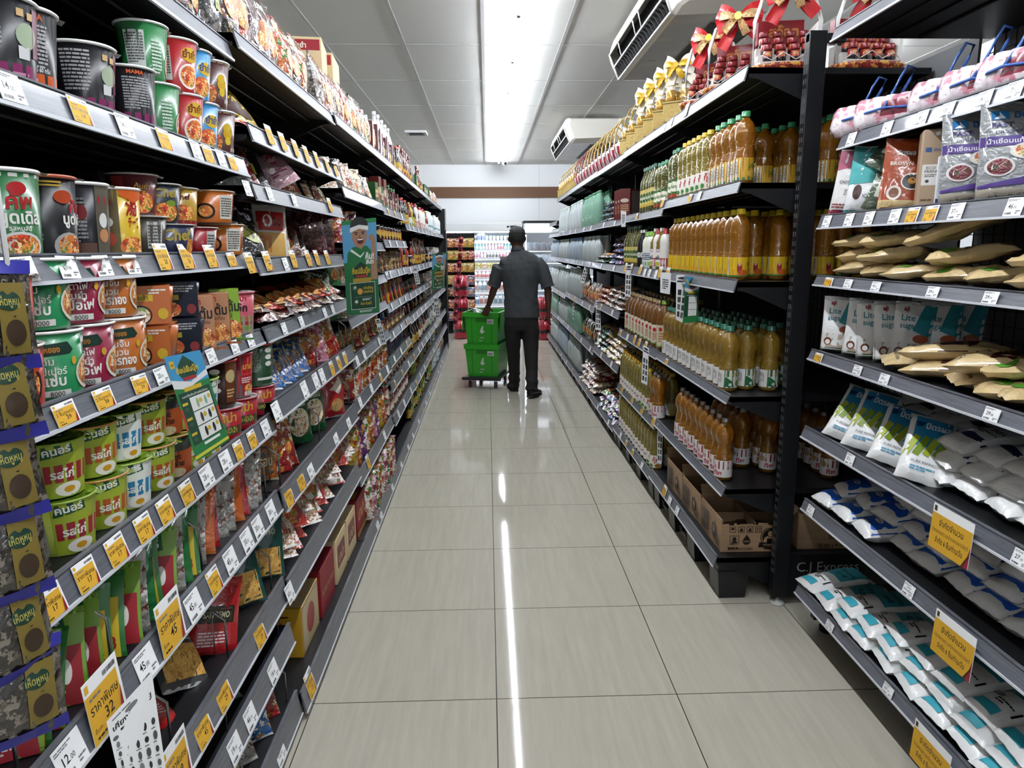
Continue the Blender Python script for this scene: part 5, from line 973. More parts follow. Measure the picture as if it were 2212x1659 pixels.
for key, u, x, d, rr in [('big_orange', 565, -.72, 'large grey and orange bag', (-.3, .05, .75)), ('bg_red1', 612, -.68, 'red food bag', (-.3, 0, .9)), ('bg_tomyum1', 628, -.67, 'red and yellow food bag', (-.3, 0, .9)), ('big_green', 660, -.70, 'large green vermicelli bag', (-.2, 0, 1.0)), ('big_green', 690, -.69, 'large green vermicelli bag', (-.15, 0, 1.0)), ('big_red', 735, -.66, 'large bulging red bag', (-.2, .12, 1.1)), ('big_orange2', 772, -.66, 'large bulging orange bag', (-.15, .15, 1.1))]:
    put(P[key], (x, YU(u, x+.03, .85), zL(1, 6)+.004), rr, lab(d, 1, 6), 'food bag', 'large food bags of the second noodle bay', .88)
for y in (2.1, 2.62, 3.2): divat(y, 1, 6)
for c_ in range(3): filed(1, 7, 2.14, 3.2, ['noodle_flat', 'pk_pork1', 'pk_tomyum1', 'noodle_flat'], .085, ['flat webbed noodle packet', 'white noodle packet', 'red noodle packet', 'flat noodle packet'], tilt=-.85, rz=.75, x=-.67, cols=1, dx=.12, jz=.09) if c_ < 2 else None
P['cbx_y'] = carton('noodle_carton', .26, .25, .19, mat('carton_yellow', '#a8801c', .6), [('t', '食用簡便', .0, .66, .16, '#5a1a14', 1.0, 2), ('t', '美味豐富', .0, .42, .16, '#5a1a14', 1.0, 2), ('t', '30 包', .1, .12, .14, '#3a1a14', .5, 2)], top=[('r', -.7, -.6, .7, .6, mat('kraft_top', '#b59c74', .7))], side=[('r', -.6, .05, .6, .95, '#c9b48c'), ('e', 0, .5, .3, .3, '#a8322c')])
P['cbx_r'] = carton('noodle_carton', .27, .25, .20, mat('carton_red', '#7a1420', .6), [('t', 'มาม่า', 0, .5, .2, '#c9a05a', .8, 2)], side=[('t', 'INSTANT NOODLES', 0, .4, .12, '#c98a4a', 1., 1)], top=[('t', 'KESTROMANN', 0, .1, .12, '#c98a5a', 1., 1), ('t', 'MI SUAN', 0, -.3, .12, '#c98a5a', .9, 1)])
P['cbx_b'] = carton('noodle_carton', .27, .22, .20, mat('kraft_pale'), [('l', -.4, .5, .8, .3, 4, '#7a2a2c')], side=[('r', -.4, .3, .4, .8, '#7a1a24'), ('t', 'มาม่า', 0, .4, .2, '#d9b27a', .7, 2)], top=[('l', -.5, -.5, 1.0, .4, 6, '#8a3a44'), ('e', 0, .3, .3, .16, '#7a7a3a')])
P['cbx_g'] = carton('noodle_carton', .27, .25, .20, mat('carton_red'), [('e', 0, .5, .5, .3, '#c9a23a')], top=[('r', -.6, -.5, .6, .1, '#c98a2a'), ('e', -.1, -.2, .3, .2, '#d9b24a')], side=[('t', 'มาม่า', 0, .4, .3, '#d9a24a', .9, 2), ('r', -.6, 0, .6, .12, '#c9a23a')])
yy = YU(668, -.62, .15)
for i, (key, d) in enumerate([('cbx_y', 'yellow and tan carton with dark signs'), ('cbx_r', 'dark red carton with gold lettering'), ('cbx_b', 'tan carton with red stripes'), ('cbx_b', 'tan carton with olive picture'), ('cbx_g', 'red and gold carton')]):
    put(P[key], (-.775, yy+.13+.262*i-(.0 if i < 3 else .03), zL(1, 8)+.001), .0, lab(d, 1, 8), 'carton', 'noodle cartons on the bottom shelf', (1, .94, .95))
# ---- third bay
facing(1, 2, 0, 3.28, 3.75, ['bg_clear2', 'bg_red2', 'bg_pork1'], .10, ['clear plastic noodle bag', 'red noodle bag', 'white noodle bag'], cat='noodle bag', sc=1.25)
facing(1, 2, 0, 3.78, 4.4, ['bg_red1', 'bg_clear1', 'bg_green2'], .11, ['red seaweed bag', 'clear seaweed bag', 'green seaweed bag'], cat='noodle bag', sc=1.2)
filed(2, 1, 3.30, 4.35, ['noodle_flat', 'pk_black1', 'pk_brown1', 'pk_cream1', 'pk_tomyum2'], .075, ['webbed noodle packet', 'black noodle packet', 'brown noodle packet', 'cream noodle packet', 'red noodle packet'], tilt=-.5, rz=.7)
filed(2, 2, 3.30, 3.75, ['bg_red1', 'bg_purple1'], .1, ['red snack bag', 'purple snack bag'], cat='snack bag', sc=.85); facing(1, 2, 2, 3.85, 4.4, 'can_black', .08, 'black snack can', cat='can', tilt=0, stack=1, hz=.092)
facing(1, 2, 3, 3.30, 4.4, ['pk_green1', 'pk_clear1', 'pk_red2', 'pk_yellow1'], .08, ['green noodle packet', 'clear noodle packet', 'red noodle packet', 'yellow noodle packet'], tilt=-.3, rz=-.4, sc=.85)
filed(2, 4, 3.30, 4.4, ['pk_green2', 'pk_cream1', 'pk_clear2', 'pk_red1'], .075, ['green noodle packet', 'cream noodle packet', 'clear noodle packet', 'red noodle packet'], tilt=-.5, rz=.7, sc=.85)
filed(2, 5, 3.30, 4.4, ['bg_green1', 'bg_gold1', 'bg_gold2', 'bg_brown1', 'bg_tomyum1'], .085, ['green noodle bag', 'gold noodle bag', 'gold bag with seal', 'brown noodle bag', 'red noodle bag'], tilt=-.3, rz=.8, cat='noodle bag', sc=.82)
filed(2, 6, 3.30, 4.4, ['bg_tomyum1', 'bg_pork1', 'bg_tomyum2', 'bg_pork2', 'bg_orange1'], .075, ['red noodle brick', 'white noodle brick', 'red and gold noodle brick', 'white and red noodle brick', 'orange noodle brick'], tilt=-.12, rz=.15, cat='noodle bag', sc=.95)
filed(2, 7, 3.30, 4.4, ['bg_yellow1', 'bg_orange1', 'bg_pink1', 'bg_purple2', 'bg_pork2'], .085, ['yellow noodle bag', 'orange noodle bag', 'pink noodle bag', 'purple noodle bag', 'white noodle bag'], tilt=-.2, rz=.5, cat='noodle bag', sc=1.0)
filed(2, 8, 3.5, 4.4, ['bg_pork1', 'bg_pink2', 'bg_green1', 'bg_orange2', 'bg_red1'], .08, ['white noodle bag', 'pink noodle bag', 'green noodle bag', 'orange noodle bag', 'red noodle bag'], tilt=-.08, rz=.2, cat='noodle bag', sc=1.1)
# ---- fourth bay
P['bx_coco'] = carton('coconut_carton', .07, .06, .19, pl('#5a1c18'), [('e', 0, .55, .13, .13, '#cfc6b4'), ('r', -.18, .75, .18, .92, '#7a2a20'), ('r', -.18, .04, .18, .16, '#2a5a2a')], side=[('e', 0, .5, .1, .13, '#cfc6b4')], sidel=[('e', 0, .5, .1, .13, '#cfc6b4')])
P['bx_gr'] = carton('powder_carton', .07, .06, .14, pl('#2c5a2a'), [('r', -.22, .4, .22, .7, '#d9c9a0'), ('t', 'ผงกะหรี่', 0, .5, .1, '#7a1a1a', .4, 1)])
P['bx_yl'] = carton('powder_carton', .06, .06, .12, pl('#c9a51c'), [('r', -.22, .4, .22, .7, '#b8401c')])
P['bx_dr'] = carton('tea_carton', .09, .16, .21, pl('#5a1618'), [('e', 0, .62, .16, .07, '#c9b9a8'), ('l', -.15, .2, .3, .3, 5, '#c9a27a')], side=[('r', -.3, .05, .3, .95, '#8a7a72')], sidel=[('r', -.3, .05, .3, .95, '#7a6a62'), ('l', -.2, .2, .4, .5, 8, '#3a2a28')])
facing(1, 3, 0, 4.46, 4.75, ['bg_cream1', 'bx_coco'], .09, ['cream snack bag', 'brown tube carton'], cat='snack bag', tilt=0)
facing(1, 3, 0, 4.80, 5.55, ['squash', 'bx_coco', 'squash', 'sauce_dark'], .08, ['white capped syrup bottle', 'brown carton', 'white capped syrup bottle', 'dark sauce bottle'], cat='bottle', tilt=0, cols=2, dx=.08)
facing(1, 3, 1, 4.46, 4.95, ['bx_gr', 'bx_yl', 'bx_coco'], .075, ['green powder carton', 'yellow powder carton', 'brown coconut carton'], cat='carton', tilt=0, cols=2, dx=.08)
facing(1, 3, 1, 4.98, 5.6, ['bx_coco', 'sauce_green'], .072, ['brown coconut carton', 'green capped sauce bottle'], cat='sauce', tilt=0, cols=2, dx=.07, sc=.8)
facing(1, 3, 2, 4.46, 5.6, ['can_black', 'jar_brown'], .075, ['black snack can', 'chilli sauce jar'], cat='can', tilt=0, stack=1)
filed(3, 3, 4.46, 5.6, ['bg_brown1', 'bg_gold1'], .1, ['brown food bag', 'gold food bag'], tilt=-.4, cat='food bag', sc=.75)
facing(1, 3, 4, 4.46, 5.6, ['pk_black1', 'pk_yellow1', 'pk_black2', 'pk_red1'], .06, ['black seasoning packet', 'yellow seasoning packet', 'black packet with seal', 'red seasoning packet'], tilt=-.2, rz=-.7, sc=.85)
facing(1, 3, 5, 4.46, 5.6, ['can', 'jar_brown', 'pk_blue1'], .075, ['red and white can', 'chilli sauce jar', 'blue packet'], cat='can', tilt=0, sc=.9)
filed(3, 6, 4.46, 5.6, ['pk_purple1', 'pk_blue1', 'pk_clear1', 'pk_brown1'], .07, ['purple packet', 'blue packet', 'clear packet', 'brown packet'], sc=.75)
facing(1, 3, 7, 4.46, 5.6, ['can', 'can_pink'], .074, ['red and green can', 'slim pink can'], cat='can', tilt=0, cols=2, dx=.075)
facing(1, 3, 8, 4.46, 5.6, ['can', 'can_pink', 'can'], .072, ['red and green can', 'slim pink can', 'red and green can'], cat='can', tilt=0, cols=2, dx=.075, stack=2, hz=.106)
# ---- bays five to eight: sauces
NM = {'beer_like': 'amber bottle', 'sauce_red': 'red sauce bottle', 'sauce_dark': 'dark sauce bottle', 'sauce_green': 'green capped sauce bottle', 'sauce_clear': 'fish sauce bottle', 'sauce_yellow': 'yellow sauce bottle', 'jar_brown': 'chilli sauce jar', 'can_black': 'black snack can', 'milk_jug': 'white jug', 'bx_gr': 'green powder carton', 'bx_coco': 'brown carton', 'dress_white': 'white sauce bottle', 'squash': 'white capped syrup bottle',
      'pk_black1': 'black sachet', 'pk_brown1': 'brown sachet', 'pk_red1': 'red sachet', 'pk_gold1': 'gold sachet', 'pk_clear1': 'silver sachet', 'pk_clear2': 'crinkled clear sachet', 'pk_yellow1': 'yellow sachet', 'bg_clear1': 'clear bag', 'bg_clear2': 'clear bag with seal', 'bg_black1': 'black bag', 'bg_brown1': 'brown bag', 'bg_pork1': 'white bag', 'bg_red1': 'red bag', 'bg_green1': 'green bag'}
SHV = {0: [('beer_like', 'beer_like', 'sauce_dark', 'bx_coco'), ('bx_gr', 'bg_clear1', 'beer_like'), ('bg_clear1', 'bx_gr'), ('bg_clear2', 'bg_pork1')],
       1: [('sauce_dark', 'sauce_dark', 'sauce_green', 'sauce_clear', 'sauce_yellow', 'sauce_dark'), ('sauce_dark', 'sauce_clear', 'sauce_green', 'dress_white'), ('milk_jug', 'sauce_clear', 'sauce_dark'), ('milk_jug', 'bg_clear1')],
       2: [('jar_brown', 'sauce_dark', 'can_black', 'sauce_red'), ('sauce_clear', 'sauce_dark', 'beer_like'), ('can_black', 'pk_clear1', 'pk_black1'), ('pk_clear1', 'pk_clear2')],
       3: [('pk_black1', 'pk_brown1', 'pk_black1', 'pk_red1'), ('pk_brown1', 'pk_red1', 'pk_black1', 'pk_clear1'), ('pk_gold1', 'pk_clear1', 'pk_clear2'), ('pk_clear1', 'pk_clear2')],
       4: [('sauce_dark', 'pk_black1', 'sauce_dark', 'sauce_red'), ('sauce_dark', 'beer_like', 'sauce_clear', 'pk_brown1'), ('pk_clear1', 'pk_gold1', 'pk_black1'), ('pk_red1', 'pk_clear1', 'pk_clear2')],
       5: [('sauce_dark', 'sauce_green', 'beer_like', 'sauce_dark'), ('sauce_dark', 'sauce_clear', 'sauce_green'), ('milk_jug', 'sauce_dark', 'sauce_clear'), ('bg_black1', 'bg_clear1')],
       6: [('sauce_red', 'sauce_dark', 'sauce_yellow', 'jar_brown'), ('sauce_yellow', 'sauce_green', 'sauce_dark'), ('milk_jug', 'sauce_dark'), ('bg_brown1', 'bg_clear2')],
       7: [('sauce_dark', 'sauce_dark', 'sauce_green', 'sauce_yellow'), ('sauce_yellow', 'sauce_green', 'squash', 'sauce_dark'), ('milk_jug', 'milk_jug', 'squash'), ('bg_brown1', 'bg_red1', 'bg_clear1')]}
for bay in (4, 5, 6, 7):
    y0, y1 = yb(bay)+.04, yb(bay+1)-.03
    for k in range(8):
        ks = SHV[k][bay-4]; sach = ks[0].startswith('pk_'); st = .075 if sach else (.11 if ks[0].startswith('bg_') else .088); y = y0
        while y < y1:
            key = RG.choice(ks); zz = LS[bay][k][0]-.008; gap = (LS[bay][k-1][1]-.04-zz) if k else .4; hh = {'squash': .29, 'beer_like': .26, 'milk_jug': .24}.get(key, .22); sc = min(1.05, gap/hh)
            put(P[key], (LS[bay][k][2]-.075+RG.uniform(-.02, .006), y, zz+.001), (-.2+RG.uniform(-.1, .1) if key[:3] in ('pk_', 'bg_') else 0, 0, pi/2+(-.6 if sach else 0)+RG.uniform(-.2, .2)), lab(NM[key], bay, k), 'food packet' if key[:3] in ('pk_', 'bg_') else 'sauce', '%ss on the %s' % (NM[key], shelfname(k, bay)), sc*RG.uniform(.9, 1))
            y += st*RG.uniform(.92, 1.08)
# ---- price tags of the noodle side
KT = {'w': 'white', 'y': 'yellow', 'z': 'yellow'}
def railtags(bay, k, lst):
    zt, zb, x = LS[bay][k]
    for t_ in lst:
        u, kind, price = t_[:3]; up = t_[3] if len(t_) > 3 else 0; big = len(t_) > 4
        desc = '%s%s price tag%s' % ('large ' if big else '', KT[kind], (' reading %s' % price) if price not in ('', '*') else '')
        tag(1, x, YU(u, x+.005, (zt+zb)/2), zt, zb, kind, price, lab(desc, bay, k), 'price tags of the noodle rack', big, up)
railtags(0, 1, [(32, 'w', '14.00'), (182, 'y', '14'), (278, 'w', '14.00'), (362, 'y', '17'), (430, 'w', '15.00'), (456, 'y', '15'), (484, 'w', '16.00'), (508, 'y', '19')])
railtags(0, 2, [(0, 'w', '19.00'), (63, 'w', '19.00'), (155, 'w', '19.00'), (230, 'w', '20.00'), (292, 'w', '20.00'), (362, 'y', '28', .012), (412, 'y', '28', .010), (464, 'y', '26', .008), (506, 'y', '28', .004)])
railtags(0, 3, [(150, 'z', '39'), (232, 'z', '38'), (310, 'z', '39'), (355, 'w', '20.00'), (462, 'w', '20.00'), (512, 'w', '20.00'), (546, 'w', '14.00')])
railtags(0, 4, [(122, 'y', '17'), (196, 'y', '17'), (262, 'y', '17'), (320, 'y', '17'), (366, 'y', '17'), (412, 'y', '17'), (454, 'w', '28.00'), (494, 'w', '28.00'), (522, 'y', '15'), (551, 'y', '15'), (580, 'w', '19.00')])
railtags(0, 5, [(165, 'w', '12.00'), (240, 'y', '32', .0, 1), (325, 'w', '45.00'), (378, 'y', '45', 0, 1), (428, 'w', '45.00'), (471, 'y', '17'), (506, 'w', '45.00'), (541, 'w', '30.00'), (564, 'w', '30.00'), (592, 'w', '30.00')])
railtags(0, 6, [(392, 'y', '29', 0, 1), (448, 'y', '45'), (492, 'y', '29'), (568, 'y', '29')])
railtags(0, 7, [(515, 'w', '19.00'), (548, 'w', '46.00'), (597, 'w', '16.00')])
railtags(0, 8, [(612, 'w', '12.00')])
railtags(1, 1, [(u, 'y', '18', .03) for u in (590, 618, 645, 668, 690, 712, 730)])
railtags(1, 2, [(540, 'w', '42.00'), (588, 'w', '42.00'), (640, 'w', '39.00'), (718, 'y', '25', .03)])
railtags(1, 3, [(548, 'y', '35', .012), (585, 'y', '29', .02), (622, 'w', '25.00'), (640, 'y', '29', .024), (672, 'y', '29', .024), (690, 'y', '29', .024), (712, 'y', '25', .02)])
railtags(1, 4, [(618, 'w', '7.00'), (655, 'w', '20.00'), (705, 'w', '12.00'), (722, 'w', '12.00')])
railtags(1, 5, [(604, 'w', '7.00'), (664, 'w', '7.00'), (688, 'w', '7.00'), (701, 'w', '7.00'), (722, 'y', '10'), (737, 'y', '10'), (750, 'y', '10')])
railtags(1, 6, [(630, 'y', '30'), (656, 'y', '30'), (676, 'w', '60.00'), (730, 'w', '12.00'), (757, 'w', '12.00')])
railtags(1, 7, [(632, 'w', '60.00')])
railtags(1, 8, [(678, 'y', '20', .02)])
railtags(2, 5, [(775, 'w', '12.00'), (790, 'w', '12.00'), (822, 'w', '6.00')]); railtags(2, 6, [(782, 'w', '10.00'), (806, 'w', '15.00'), (826, 'y', '15'), (840, 'w', '12.00')]); railtags(2, 7, [(834, 'w', '25.00'), (800, 'y', '20', .02)])
railtags(2, 8, [(818, 'w', '20.00'), (826, 'w', '20.00'), (850, 'w', '20.00')])
for bay in range(3, 7):
    for k in range(1, len(LS[bay])):
        R = random.Random(bay*31+k)
        for y in [yb(bay)+.2+.38*i+R.uniform(-.05, .05) for i in range(3)]:
            zt, zb, x = LS[bay][k]
            if y < yb(bay+1)-.05: tag(1, x, y, zt, zb, R.choice('wwwy'), R.choice(['25.00', '12.00', '39.00', '46.00']), lab('small price tag', bay, k), 'small price tags of the far noodle bays')
# ---- hanging mushroom strip in front of the first bay
for i, v in enumerate((850, 1030, 1205, 1370, 1510, 690)):
    p = PTY([-24, -14, 2, 18, 32, -34][i], v, .80)
    put(P['mushroom'], (p.x, p.y, p.z-.06), (-.05, RG.uniform(-.12, .12), .95+RG.uniform(-.2, .2)), 'clear bag of dried black mushrooms, %s in the hanging strip' % ['second', 'third', 'fourth', 'fifth', 'lowest', 'topmost'][i], 'food bag', 'dried mushroom bags hanging at the front of the noodle rack', .80)
b = MB(); p0, p1 = PTY(-12, 560, .81), PTY(50, 1400, .81); b.tube([p0+Vector((0, .02, .3)), p0+Vector((0, .02, 0)), p1+Vector((0, .02, 0))], .003, pl('#c9c9c9')); prop(ob('hanging_strip', b), 'thin plastic clip strip holding the dried mushroom bags', 'clip strip')
# ================================================================= OIL SIDE
def col(bay, k, key, x, y0, n, st, desc, cat='bottle', rz=-pi/2, jit=.003, row='', z=None, grp=None, sc=1.):
    zz = zR(bay, k) if z is None else z
    for i in range(n):
        put(P[key], (x+RG.uniform(-jit, jit), y0+st*i, zz+.0008), rz+RG.uniform(-.12, .12), lab(desc, bay, k, 'oil', row), cat, grp or '%ss, %s' % (desc, shelfname(k, bay, 'oil')), sc)
FR = -.45      # front rows: label turned half towards the camera
# first bay
col(0, 1, 'oil_green', 1.005, 2.86, 5, .083, 'green capped oil bottle', rz=FR)
col(0, 1, 'oil_yoghurt', 1.0, 3.285, 6, .082, 'yellow capped oil bottle', rz=FR-.4)
col(0, 1, 'oil_elan', .995, 3.79, 2, .079, 'dark green capped oil bottle', rz=FR-.5)
for x, y, n in ((1.19, 3.14, 7), (1.28, 3.1, 7), (1.37, 2.93, 8), (1.47, 3.05, 7)): col(0, 1, 'oil_green', x, y, n, .083, 'green capped oil bottle', rz=FR, row='back row ')
col(0, 2, 'oil_yellow', 1.005, 2.86, 13, .082, 'yellow capped oil bottle', rz=-.55)
for x, y, n in ((1.10, 2.98, 11), (1.19, 2.93, 11), (1.28, 3.0, 9), (1.37, 2.9, 10), (1.46, 2.95, 9), (1.55, 2.95, 8)): col(0, 2, 'oil_yellow', x, y, n, .083, 'yellow capped oil bottle', rz=-.3, row='back row ')
col(0, 3, 'oil_teal', 1.0, 2.90, 13, .082, 'dark green capped oil bottle', rz=-.5)
for x, y, n in ((1.085, 2.93, 12), (1.17, 2.9, 12), (1.255, 3.02, 8)): col(0, 3, 'oil_teal', x, y, n, .083, 'dark green capped oil bottle', rz=-.35, row='back row ')
col(0, 4, 'oil_red', 1.0, 2.90, 9, .083, 'metal capped oil bottle', rz=-.7)
for x, y, n in ((1.14, 3.08, 5), (1.23, 3.0, 6), (1.34, 3.1, 5), (1.46, 2.9, 5)): col(0, 4, 'oil_red', x, y, n, .084, 'metal capped oil bottle', rz=-.2, row='back row ')
# open cartons on the bottom shelf
KR = mat('kraft_board', '#8f7357', .8, grain=((8, 8, 60), '#9c8062', .35, .65)); KRD = ink('#1d1713')
def opencarton(front=True):
    w, d, h = .30, .30, .145; b = MB(); t = .004
    b.box(-w/2, w/2, -d/2, -d/2+t, 0, h*.82, KR); b.box(-w/2, w/2, d/2-t, d/2, 0, h, KR); b.box(-w/2, -w/2+t, -d/2+t, d/2-t, 0, h, KR); b.box(w/2-t, w/2, -d/2+t, d/2-t, 0, h, KR); b.box(-w/2+t, w/2-t, -d/2+t, d/2-t, 0, t, KR)
    b.box(-.002, .002, -d/2+.01, d/2-.01, t, h*.9, KR); b.box(-w/2+.01, w/2-.01, .0, .004, t, h*.85, KR)
    sf = plane_surf((0, -d/2, 0), (1, 0, 0), (0, 0, 1))
    R = random.Random(3); x = -w/2
    while x < w/2-.01: x2 = x+R.uniform(.01, .03); b.box(x, min(x2, w/2), -d/2+.0005, -d/2+t-.0005, h*.82, h*.82+R.uniform(.001, .014), KR); x = x2
    for i in range(4):
        cx = -.115+.037*i
        for (a, c, e, f_) in ((cx, .088, cx+.028, .0905), (cx, .1135, cx+.028, .116), (cx, .088, cx+.0025, .116), (cx+.0255, .088, cx+.028, .116)): b.rect(a, c, e, f_, KRD, sf, 1)
        if i == 0: b.ell(cx+.014, .106, .009, .005, KRD, sf, 10, 1); b.rect(cx+.013, .093, cx+.015, .106, KRD, sf, 1)
        elif i == 3: [b.poly([(cx+q, .104), (cx+q+.007, .104), (cx+q+.0035, .112)], KRD, sf) for q in (.005, .016)]; [b.rect(cx+q+.002, .093, cx+q+.005, .104, KRD, sf, 1) for q in (.005, .016)]
        else: b.poly([(cx+.006, .093), (cx+.022, .093), (cx+.02, .106), (cx+.014, .11), (cx+.008, .102)], KRD, sf)
    for (a, c, e, f_) in ((-.113, .035, -.073, .037), (-.113, .074, -.073, .076), (-.113, .035, -.111, .076), (-.075, .035, -.073, .076)): b.rect(a, c, e, f_, KRD, sf, 1)
    b.ell(-.093, .058, .009, .012, KRD, sf, 12, 1); b.rect(-.106, .040, -.080, .048, KRD, sf, 1)
    b.ell(-.04, .050, .017, .017, KRD, sf, 16, 1); b.poly([(-.055, .058), (-.025, .058), (-.04, .08)], KRD, sf); b.text('100%', -.04, .045, .009, mat('kraft_board'), sf, w=.026, bold=1)
    b.lines(-.12, .012, .1, .014, 1, KRD, sf, 4); b.text('86-2-00239-6-0001', -.065, .010, .0105, KRD, sf, w=.105, bold=1)
    kb = mat('kraft_board'); cx = .062
    b.ell(cx, .068, .042, .042, KRD, sf, 24, 2); b.ell(cx, .068, .038, .038, kb, sf, 24, 2); b.ell(cx, .068, .035, .035, KRD, sf, 24, 2)
    b.poly([(cx-.03, .038), (cx-.024, .066), (cx-.010, .074), (cx+.010, .074), (cx+.024, .066), (cx+.03, .038)], kb, sf)
    b.poly([(cx-.015, .038), (cx-.013, .062), (cx+.013, .062), (cx+.015, .038)], KRD, sf); b.ell(cx, .087, .016, .02, KRD, sf, 14, 1); b.ell(cx, .083, .0105, .013, kb, sf, 14, 1)
    b.tube([(cx+.03, -d/2-.001, .06), (cx+.038, -d/2-.001, .09)], .0012, KRD, 4); b.ell(cx+.039, .094, .004, .006, kb, sf, 8, 1)
    b.poly([(cx-.05, .022), (cx-.046, .044), (cx+.046, .044), (cx+.05, .022)], KRD, sf); b.text('ครัวคุณแม่', cx, .029, .0095, kb, sf, w=.08, bold=1); b.rect(cx-.025, .013, cx+.025, .02, KRD, sf, 1)
    s2 = plane_surf((-w/2, 0, 0), (0, -1, 0), (0, 0, 1))
    b.lines(-.13, .02, .12, .1, 9, KRD, s2, 8, .7); b.ell(.06, .07, .03, .035, KRD, s2, 18, 1); b.ell(.06, .075, .012, .016, kb, s2, 12, 1); b.bars(.1, .02, .035, .05, KRD, s2)
    parts = [('carton_body', b)]
    for (p, q) in (((-w/2, d/2), (w/2, d/2)), ((w/2, d/2), (w/2, -d/2))):
        f = MB(); P0 = Vector((*p, h)); P1 = Vector((*q, h)); out = Vector((q[1]-p[1], -(q[0]-p[0]), 0)).normalized()*(-.05)
        out = -out if (P0+P1).to_2d().dot(out.to_2d()) < 0 else out
        v = [P0, P1, P1+out*.6+Vector((0, 0, .05)), P0+out*.6+Vector((0, 0, .05))]; f.add(v, [(0, 1, 2, 3)], KR); f.add([a+Vector((0, 0, .003)) for a in v], [(3, 2, 1, 0)], KR); parts.append(('carton_flap', f))
    g = MB(); f = pillow_fn(.24, .2, .05, 5, cr=.01); g.patch(lambda a, c: (f(a, c, 1)[0], f(a, c, 1)[2]-.1, .06-f(a, c, 1)[1]), 8, 8, film('#3a2f2a')); parts.append(('packing', g))
    return Proto('open_carton', parts)
P['open_carton'] = opencarton()
for i in range(3): put(P['open_carton'], (1.125, 2.965+.315*i, zR(0, 5)+.001), RG.uniform(-.02, .02), lab('open kraft carton with black print and chef emblem', 0, 5, 'oil') if 0 else 'open kraft carton with chef emblem, %s along the bottom oil shelf' % nth(i), 'carton', 'open kraft cartons', .98)
P['kr_box'] = carton('kraft_carton', .22, .3, .16, KR, [('t', 'โอเลอิน', .45, .72, .13, KRD, .5, 2), ('l', .2, .62, .5, .05, 1, KRD), ('b', .15, .28, .55, .28), ('t', '12 ถุง x 4 แพค', .3, .06, .1, KRD, .8, 1)])
put(P['kr_box'], (1.42, 2.98, zR(0, 5)+.001), 0, 'kraft carton with barcode standing behind the corner post', 'carton')
# second bay
col(1, 1, 'oil_elan', .995, 4.03, 3, .079, 'green oil bottle with oval label', rz=-.9); col(1, 1, 'oil_olive', .99, 4.28, 5, .07, 'slim olive oil bottle', rz=-.9); col(1, 1, 'oil_elan', 1.1, 4.03, 6, .085, 'green oil bottle with oval label', row='back row ')
for i, (key, d) in enumerate([('dress_white', 'white bottle with red cap'), ('dress_salad', 'salad dressing bottle'), ('dress_white', 'white bottle with red cap'), ('dress_salad', 'salad dressing bottle'), ('dress_green', 'pale bottle with green cap'), ('dress_green', 'pale bottle with green cap'), ('dress_green', 'pale bottle with green cap'), ('dress_black', 'black dressing bottle'), ('dress_black', 'black dressing bottle'), ('oil_olive', 'olive oil bottle'), ('oil_olive', 'olive oil bottle'), ('oil_olive', 'olive oil bottle'), ('oil_olive', 'olive oil bottle'), ('oil_olive', 'olive oil bottle'), ('oil_olive', 'olive oil bottle')]):
    col(1, 2, key, .995, 4.03+.074*i, 1, 0, d, rz=-.9); col(1, 2, key, 1.08, 4.05+.074*i, 1, 0, d, rz=-.9, row='back row ')
col(1, 3, 'oil_big_green', 1.01, 4.04, 1, 0, 'amber bottle with lime green cap', rz=-.7); col(1, 3, 'oil_big', 1.005, 4.15, 9, .102, 'amber oil bottle with brown cap', rz=-.8); col(1, 3, 'oil_big_green', 1.12, 4.04, 2, .1, 'amber bottle with lime green cap', row='back row '); col(1, 3, 'oil_big', 1.12, 4.25, 8, .102, 'amber oil bottle with brown cap', row='back row '); col(1, 3, 'oil_big', 1.23, 4.1, 9, .102, 'amber oil bottle with brown cap', row='rear row ')
col(1, 4, 'oil_red', .99, 4.04, 2, .085, 'metal capped oil bottle', rz=-.7); col(1, 4, 'oil_yoghurt', .99, 4.24, 3, .083, 'yellow capped oil bottle', rz=-.8); col(1, 4, 'oil_palm_yellow', .99, 4.50, 8, .083, 'golden oil bottle with white label', rz=-.8); col(1, 4, 'oil_palm_yellow', 1.08, 4.1, 12, .084, 'golden oil bottle with white label', row='back row ')
col(1, 5, 'oil_yoghurt', .985, 4.05, 2, .083, 'yellow capped oil bottle', rz=-.7); col(1, 5, 'oil_palm_yellow', .985, 4.22, 11, .083, 'golden oil bottle with white label', rz=-.8); col(1, 5, 'oil_palm_yellow', 1.075, 4.08, 12, .084, 'golden oil bottle with white label', row='back row ')
